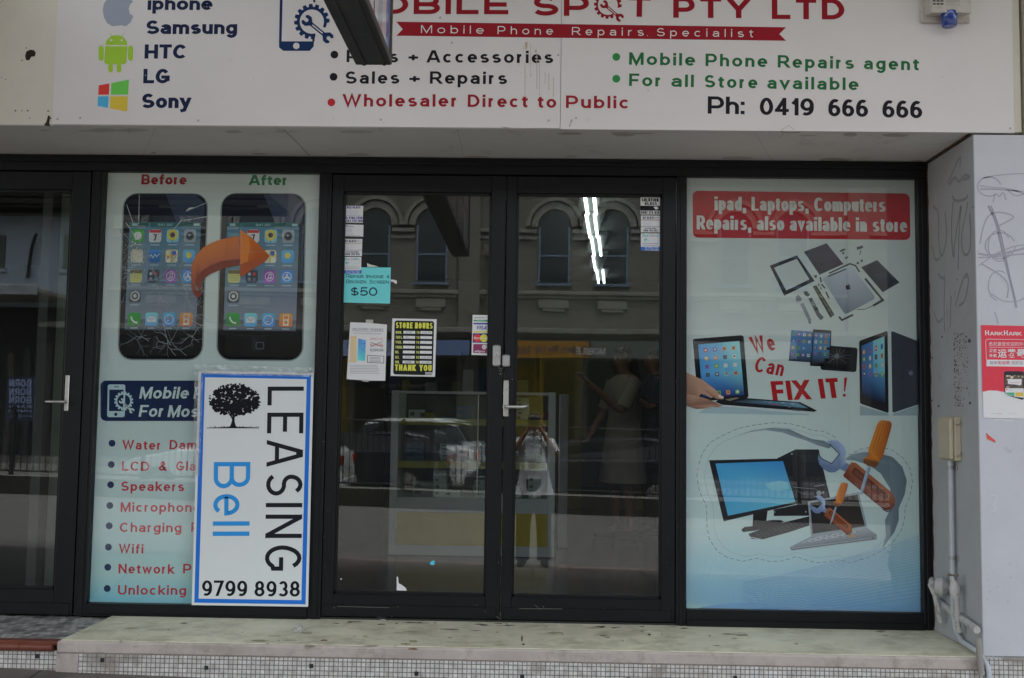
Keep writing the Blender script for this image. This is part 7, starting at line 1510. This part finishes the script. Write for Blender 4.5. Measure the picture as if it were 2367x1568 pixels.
def person(label, loc, rot, h, arms, dress=None, shirt=None, trousers=None, hair='short', sk=None):
    """local frame: feet at z=0, facing +y; arms = ((elbow, wrist), (elbow, wrist)) for left (-x) and right (+x)"""
    t = thing('person', label, 'person', loc); k = h/1.70; M_ = Matrix.Rotation(rot, 4, 'Z')
    f = lambda x, y, z: M_ @ Vector((x*k, y*k, z*k))
    V = {'pel': (f(0, 0, .93), (.13*k, .10*k)), 'wst': (f(0, 0, 1.08), (.115*k, .09*k)), 'chs': (f(0, .0, 1.28), (.14*k, .10*k)), 'up': (f(0, -.01, 1.39), (.10*k, .075*k)), 'nk': (f(0, 0, 1.47), .05*k), 'jaw': (f(0, .03, 1.53), (.062*k, .07*k)), 'hd': (f(0, .015, 1.61), (.075*k, .092*k)), 'tp': (f(0, .005, 1.67), (.05*k, .06*k)), 'ns': (f(0, .10, 1.575), .012*k)}
    Ed = [('pel', 'wst'), ('wst', 'chs'), ('chs', 'up'), ('up', 'nk'), ('nk', 'jaw'), ('jaw', 'hd'), ('hd', 'tp'), ('hd', 'ns')]
    for s_, nm, (el, wr) in ((-1, 'L', arms[0]), (1, 'R', arms[1])):
        V.update({'s'+nm: (f(s_*.17, -.01, 1.40), .055*k), 'e'+nm: (f(*el), .040*k), 'w'+nm: (f(*wr), .026*k)})
        E_, W_ = Vector(el), Vector(wr); d = (W_-E_).normalized(); c_ = W_+d*.05; V['p'+nm] = (f(*c_), (.036*k, .018*k)); Ed += [('up', 's'+nm), ('s'+nm, 'e'+nm), ('e'+nm, 'w'+nm), ('w'+nm, 'p'+nm)]
        side = d.cross(Vector((0, -1, 0) if abs(d.y) < .8 else (0, 0, 1))).normalized(); nrm = side.cross(d)
        for q in range(4):
            b0 = c_+d*.035+side*(.027-.018*q); ln = (.07, .08, .075, .06)[q]; V['f%s%da' % (nm, q)] = (f(*(b0+d*ln*.5+nrm*.006)), .0085*k); V['f%s%db' % (nm, q)] = (f(*(b0+d*ln*.9-nrm*.02)), .0075*k); Ed += [('p'+nm, 'f%s%da' % (nm, q)), ('f%s%da' % (nm, q), 'f%s%db' % (nm, q))]
        V['t'+nm] = (f(*(W_+d*.035+side*.045)), .011*k); V['u'+nm] = (f(*(W_+d*.065+side*.06)), .009*k); Ed += [('w'+nm, 't'+nm), ('t'+nm, 'u'+nm)]
        V.update({'h'+nm: (f(s_*.09, 0, .86), .085*k), 'k'+nm: (f(s_*.11, .02, .48), .055*k), 'a'+nm: (f(s_*.12, -.01, .09), .036*k), 'o'+nm: (f(s_*.14, .12, .035), (.035*k, .025*k))}); Ed += [('pel', 'h'+nm), ('h'+nm, 'k'+nm), ('k'+nm, 'a'+nm), ('a'+nm, 'o'+nm)]
    skin_body('body', t, V, Ed, sk or skin)
    O = Vector(loc)
    def put(b, nm): return b.build(nm, t)
    def W(x, y, z): return O+f(x, y, z)
    def loftb(secs, m, nm):
        b = MB(); n = 24; vs = []
        for (cx, cy, cz, rx, ry) in secs:
            for i in range(n): a_ = 6.28318*i/n; wob = 1+.04*math.sin(5*a_+cz*9); vs.append(W(cx+rx*wob*math.cos(a_), cy+ry*wob*math.sin(a_), cz))
        fs = [(i*n+j, i*n+(j+1) % n, (i+1)*n+(j+1) % n, (i+1)*n+j) for i in range(len(secs)-1) for j in range(n)]; b.faces(vs, fs, m, True); return put(b, nm)
    top_m = dress or shirt
    if dress: loftb([(0, 0, .50, .24, .20), (0, 0, .7, .22, .18), (0, 0, .95, .18, .145), (0, 0, 1.1, .145, .12), (0, .0, 1.28, .17, .135), (0, 0, 1.40, .165, .10), (0, 0, 1.455, .08, .065)], dress, 'dress')
    else: loftb([(0, 0, .80, .23, .17), (0, 0, .84, .215, .155), (0, 0, .95, .185, .135), (0, 0, 1.1, .165, .125), (0, 0, 1.28, .185, .14), (0, 0, 1.40, .18, .105), (0, 0, 1.46, .085, .07)], shirt, 'shirt')
    for s_, nm, (el, wr) in ((-1, 'L', arms[0]), (1, 'R', arms[1])):
        S0 = Vector((s_*.165, -.01, 1.395)); E_ = Vector(el); b = MB(); limb(b, [W(*S0), W(*(S0*.5+E_*.5)), W(*(S0*.12+E_*.88))], [.068*k, .066*k, .062*k], top_m); put(b, 'sleeve')
    if trousers:
        b = MB()
        for s_ in (-1, 1): limb(b, [W(s_*.08, 0, .92), W(s_*.10, .01, .75), W(s_*.115, .02, .48), W(s_*.12, 0, .20), W(s_*.12, 0, .07)], [.10*k, .105*k, .085*k, .078*k, .08*k], trousers)
        b.tube([W(0, 0, .84), W(0, 0, .98)], [.16*k, .15*k], trousers, 16); put(b, 'trousers')
    b = MB(); shoe = mat('black_shoe_leather', (.02, .02, .02), rough=.3)
    for s_ in (-1, 1): limb(b, [W(s_*.12, -.05, .04), W(s_*.13, .05, .05), W(s_*.14, .15, .035), W(s_*.145, .2, .028)], [.045*k, .047*k, .04*k, .02*k], shoe)
    put(b, 'shoes')
    b = MB(); n = 16; vs = []; rings = []
    top = [(0, -.01, 1.705, .02, .02), (0, -.012, 1.69, .062, .075), (0, -.015, 1.66, .088, .105), (0, -.022, 1.61, .095, .108)] + ([(0, -.035, 1.56, .088, .09), (0, -.045, 1.52, .07, .07)] if hair == 'short' else [(0, -.04, 1.54, .11, .10), (0, -.06, 1.42, .13, .09), (0, -.08, 1.33, .10, .06)])
    for (cx, cy, cz, rx, ry) in top:
        for i in range(n):
            a_ = math.radians(-200+220*i/(n-1)) if cz < 1.65 else 6.28318*i/n-3.49; vs.append(W(cx+rx*math.cos(a_), cy+ry*math.sin(a_), cz+rnd.uniform(-.004, .004)))
    fs = [(i*n+j, i*n+j+1, (i+1)*n+j+1, (i+1)*n+j) for i in range(len(top)-1) for j in range(n-1)]; b.faces(vs, fs, hair_m, True); put(b, 'hair')
    b = MB(); em = mat('eye_dark', (.02, .015, .012), rough=.2)
    for s_ in (-1, 1): b.tube([W(s_*.03, .082, 1.60), W(s_*.03, .098, 1.60)], [.013*k, .006*k], em, 10)
    put(b, 'eyes')
    b = MB(); b.tube([W(-.022, .094, 1.535), W(0, .103, 1.533), W(.022, .094, 1.535)], [.003*k, .006*k, .003*k], mat('lips', (.28, .09, .08), rough=.5), 8); put(b, 'mouth')
    b = MB()
    for s_ in (-1, 1): b.tube([W(s_*.082, .0, 1.565), W(s_*.094, -.005, 1.585), W(s_*.09, -.01, 1.61)], [.008*k, .014*k, .01*k], sk or skin, 8)
    put(b, 'ears'); return t
# the photographer on the kerb, seen only in the glass; the hands and camera stay behind the lens position
px_ = CAM.x+.0; gy = -5.77; gzz = zf(px_, gy)+.002
hgt = 1.585; kk = hgt/1.70; lz = (CAM.z-gzz)/kk
shirt_m = mat('pale_striped_shirt', (.78, .80, .84), rough=.7, var=.12, scale=8); trs = mat('black_trousers', (.025, .024, .028), rough=.8)
ph = person('photographer in a pale loose shirt and black trousers raising a camera on the kerb', (px_, gy, gzz), 0, hgt, (((-.25, .10, 1.24), (-.095, .14, 1.50)), ((.25, .10, 1.24), (.095, .14, 1.50))), shirt=shirt_m, trousers=trs)
cmr = thing('camera', 'black camera held up to the photographer\'s face', 'camera', (px_, gy+.19*kk, gzz+lz*kk-.05)); ck = mat('camera_black', (.015, .015, .016), rough=.45)
b = MB(); yb = gy+.15*kk; b.box((px_-.066, yb, CAM.z-.05), (px_+.066, yb+.06, CAM.z+.045), ck, .01); b.box((px_-.03, yb+.005, CAM.z+.0455), (px_+.03, yb+.05, CAM.z+.07), ck, .008); b.build('camera_body', cmr)
b = MB(); b.tube([(px_, yb+.06, CAM.z-.005), (px_, yb+.13, CAM.z-.005)], [.034, .037], ck, 20); b.tube([(px_, yb+.131, CAM.z-.005), (px_, yb+.133, CAM.z-.005)], .03, mat('lens_glass', (.02, .02, .05), rough=.05), 20); b.build('lens', cmr)
st_ = MB(); st_.tube([(px_+.05, yb+.02, CAM.z-.03), (px_+.075, yb-.03, CAM.z-.2), (px_+.07, yb+.0, CAM.z-.38)], .008, ck, 6); st_.build('strap', cmr)
# two customers inside the shop
def at_floor(px, d): p = P(px, 1100, d); return (p.x, d, ZS)
person('woman inside the shop in a cream sleeveless dress raising one hand', at_floor(1440, 3.85), math.radians(120), 1.66, (((-.20, .16, 1.12), (-.10, .42, 1.36)), ((.24, .05, 1.12), (.2, .2, .95))), dress=mat('cream_dress_cloth', (.50, .40, .32), rough=.8, var=.1), hair='long')
person('person in a dark plaid top standing behind the woman in the cream dress', at_floor(1515, 4.3), math.radians(100), 1.68, (((-.22, .1, 1.15), (-.12, .28, 1.25)), ((.24, -.02, 1.12), (.22, .12, .9))), shirt=mat('dark_plaid_cloth', (.05, .07, .09), rough=.8, var=.6, scale=30), trousers=trs)
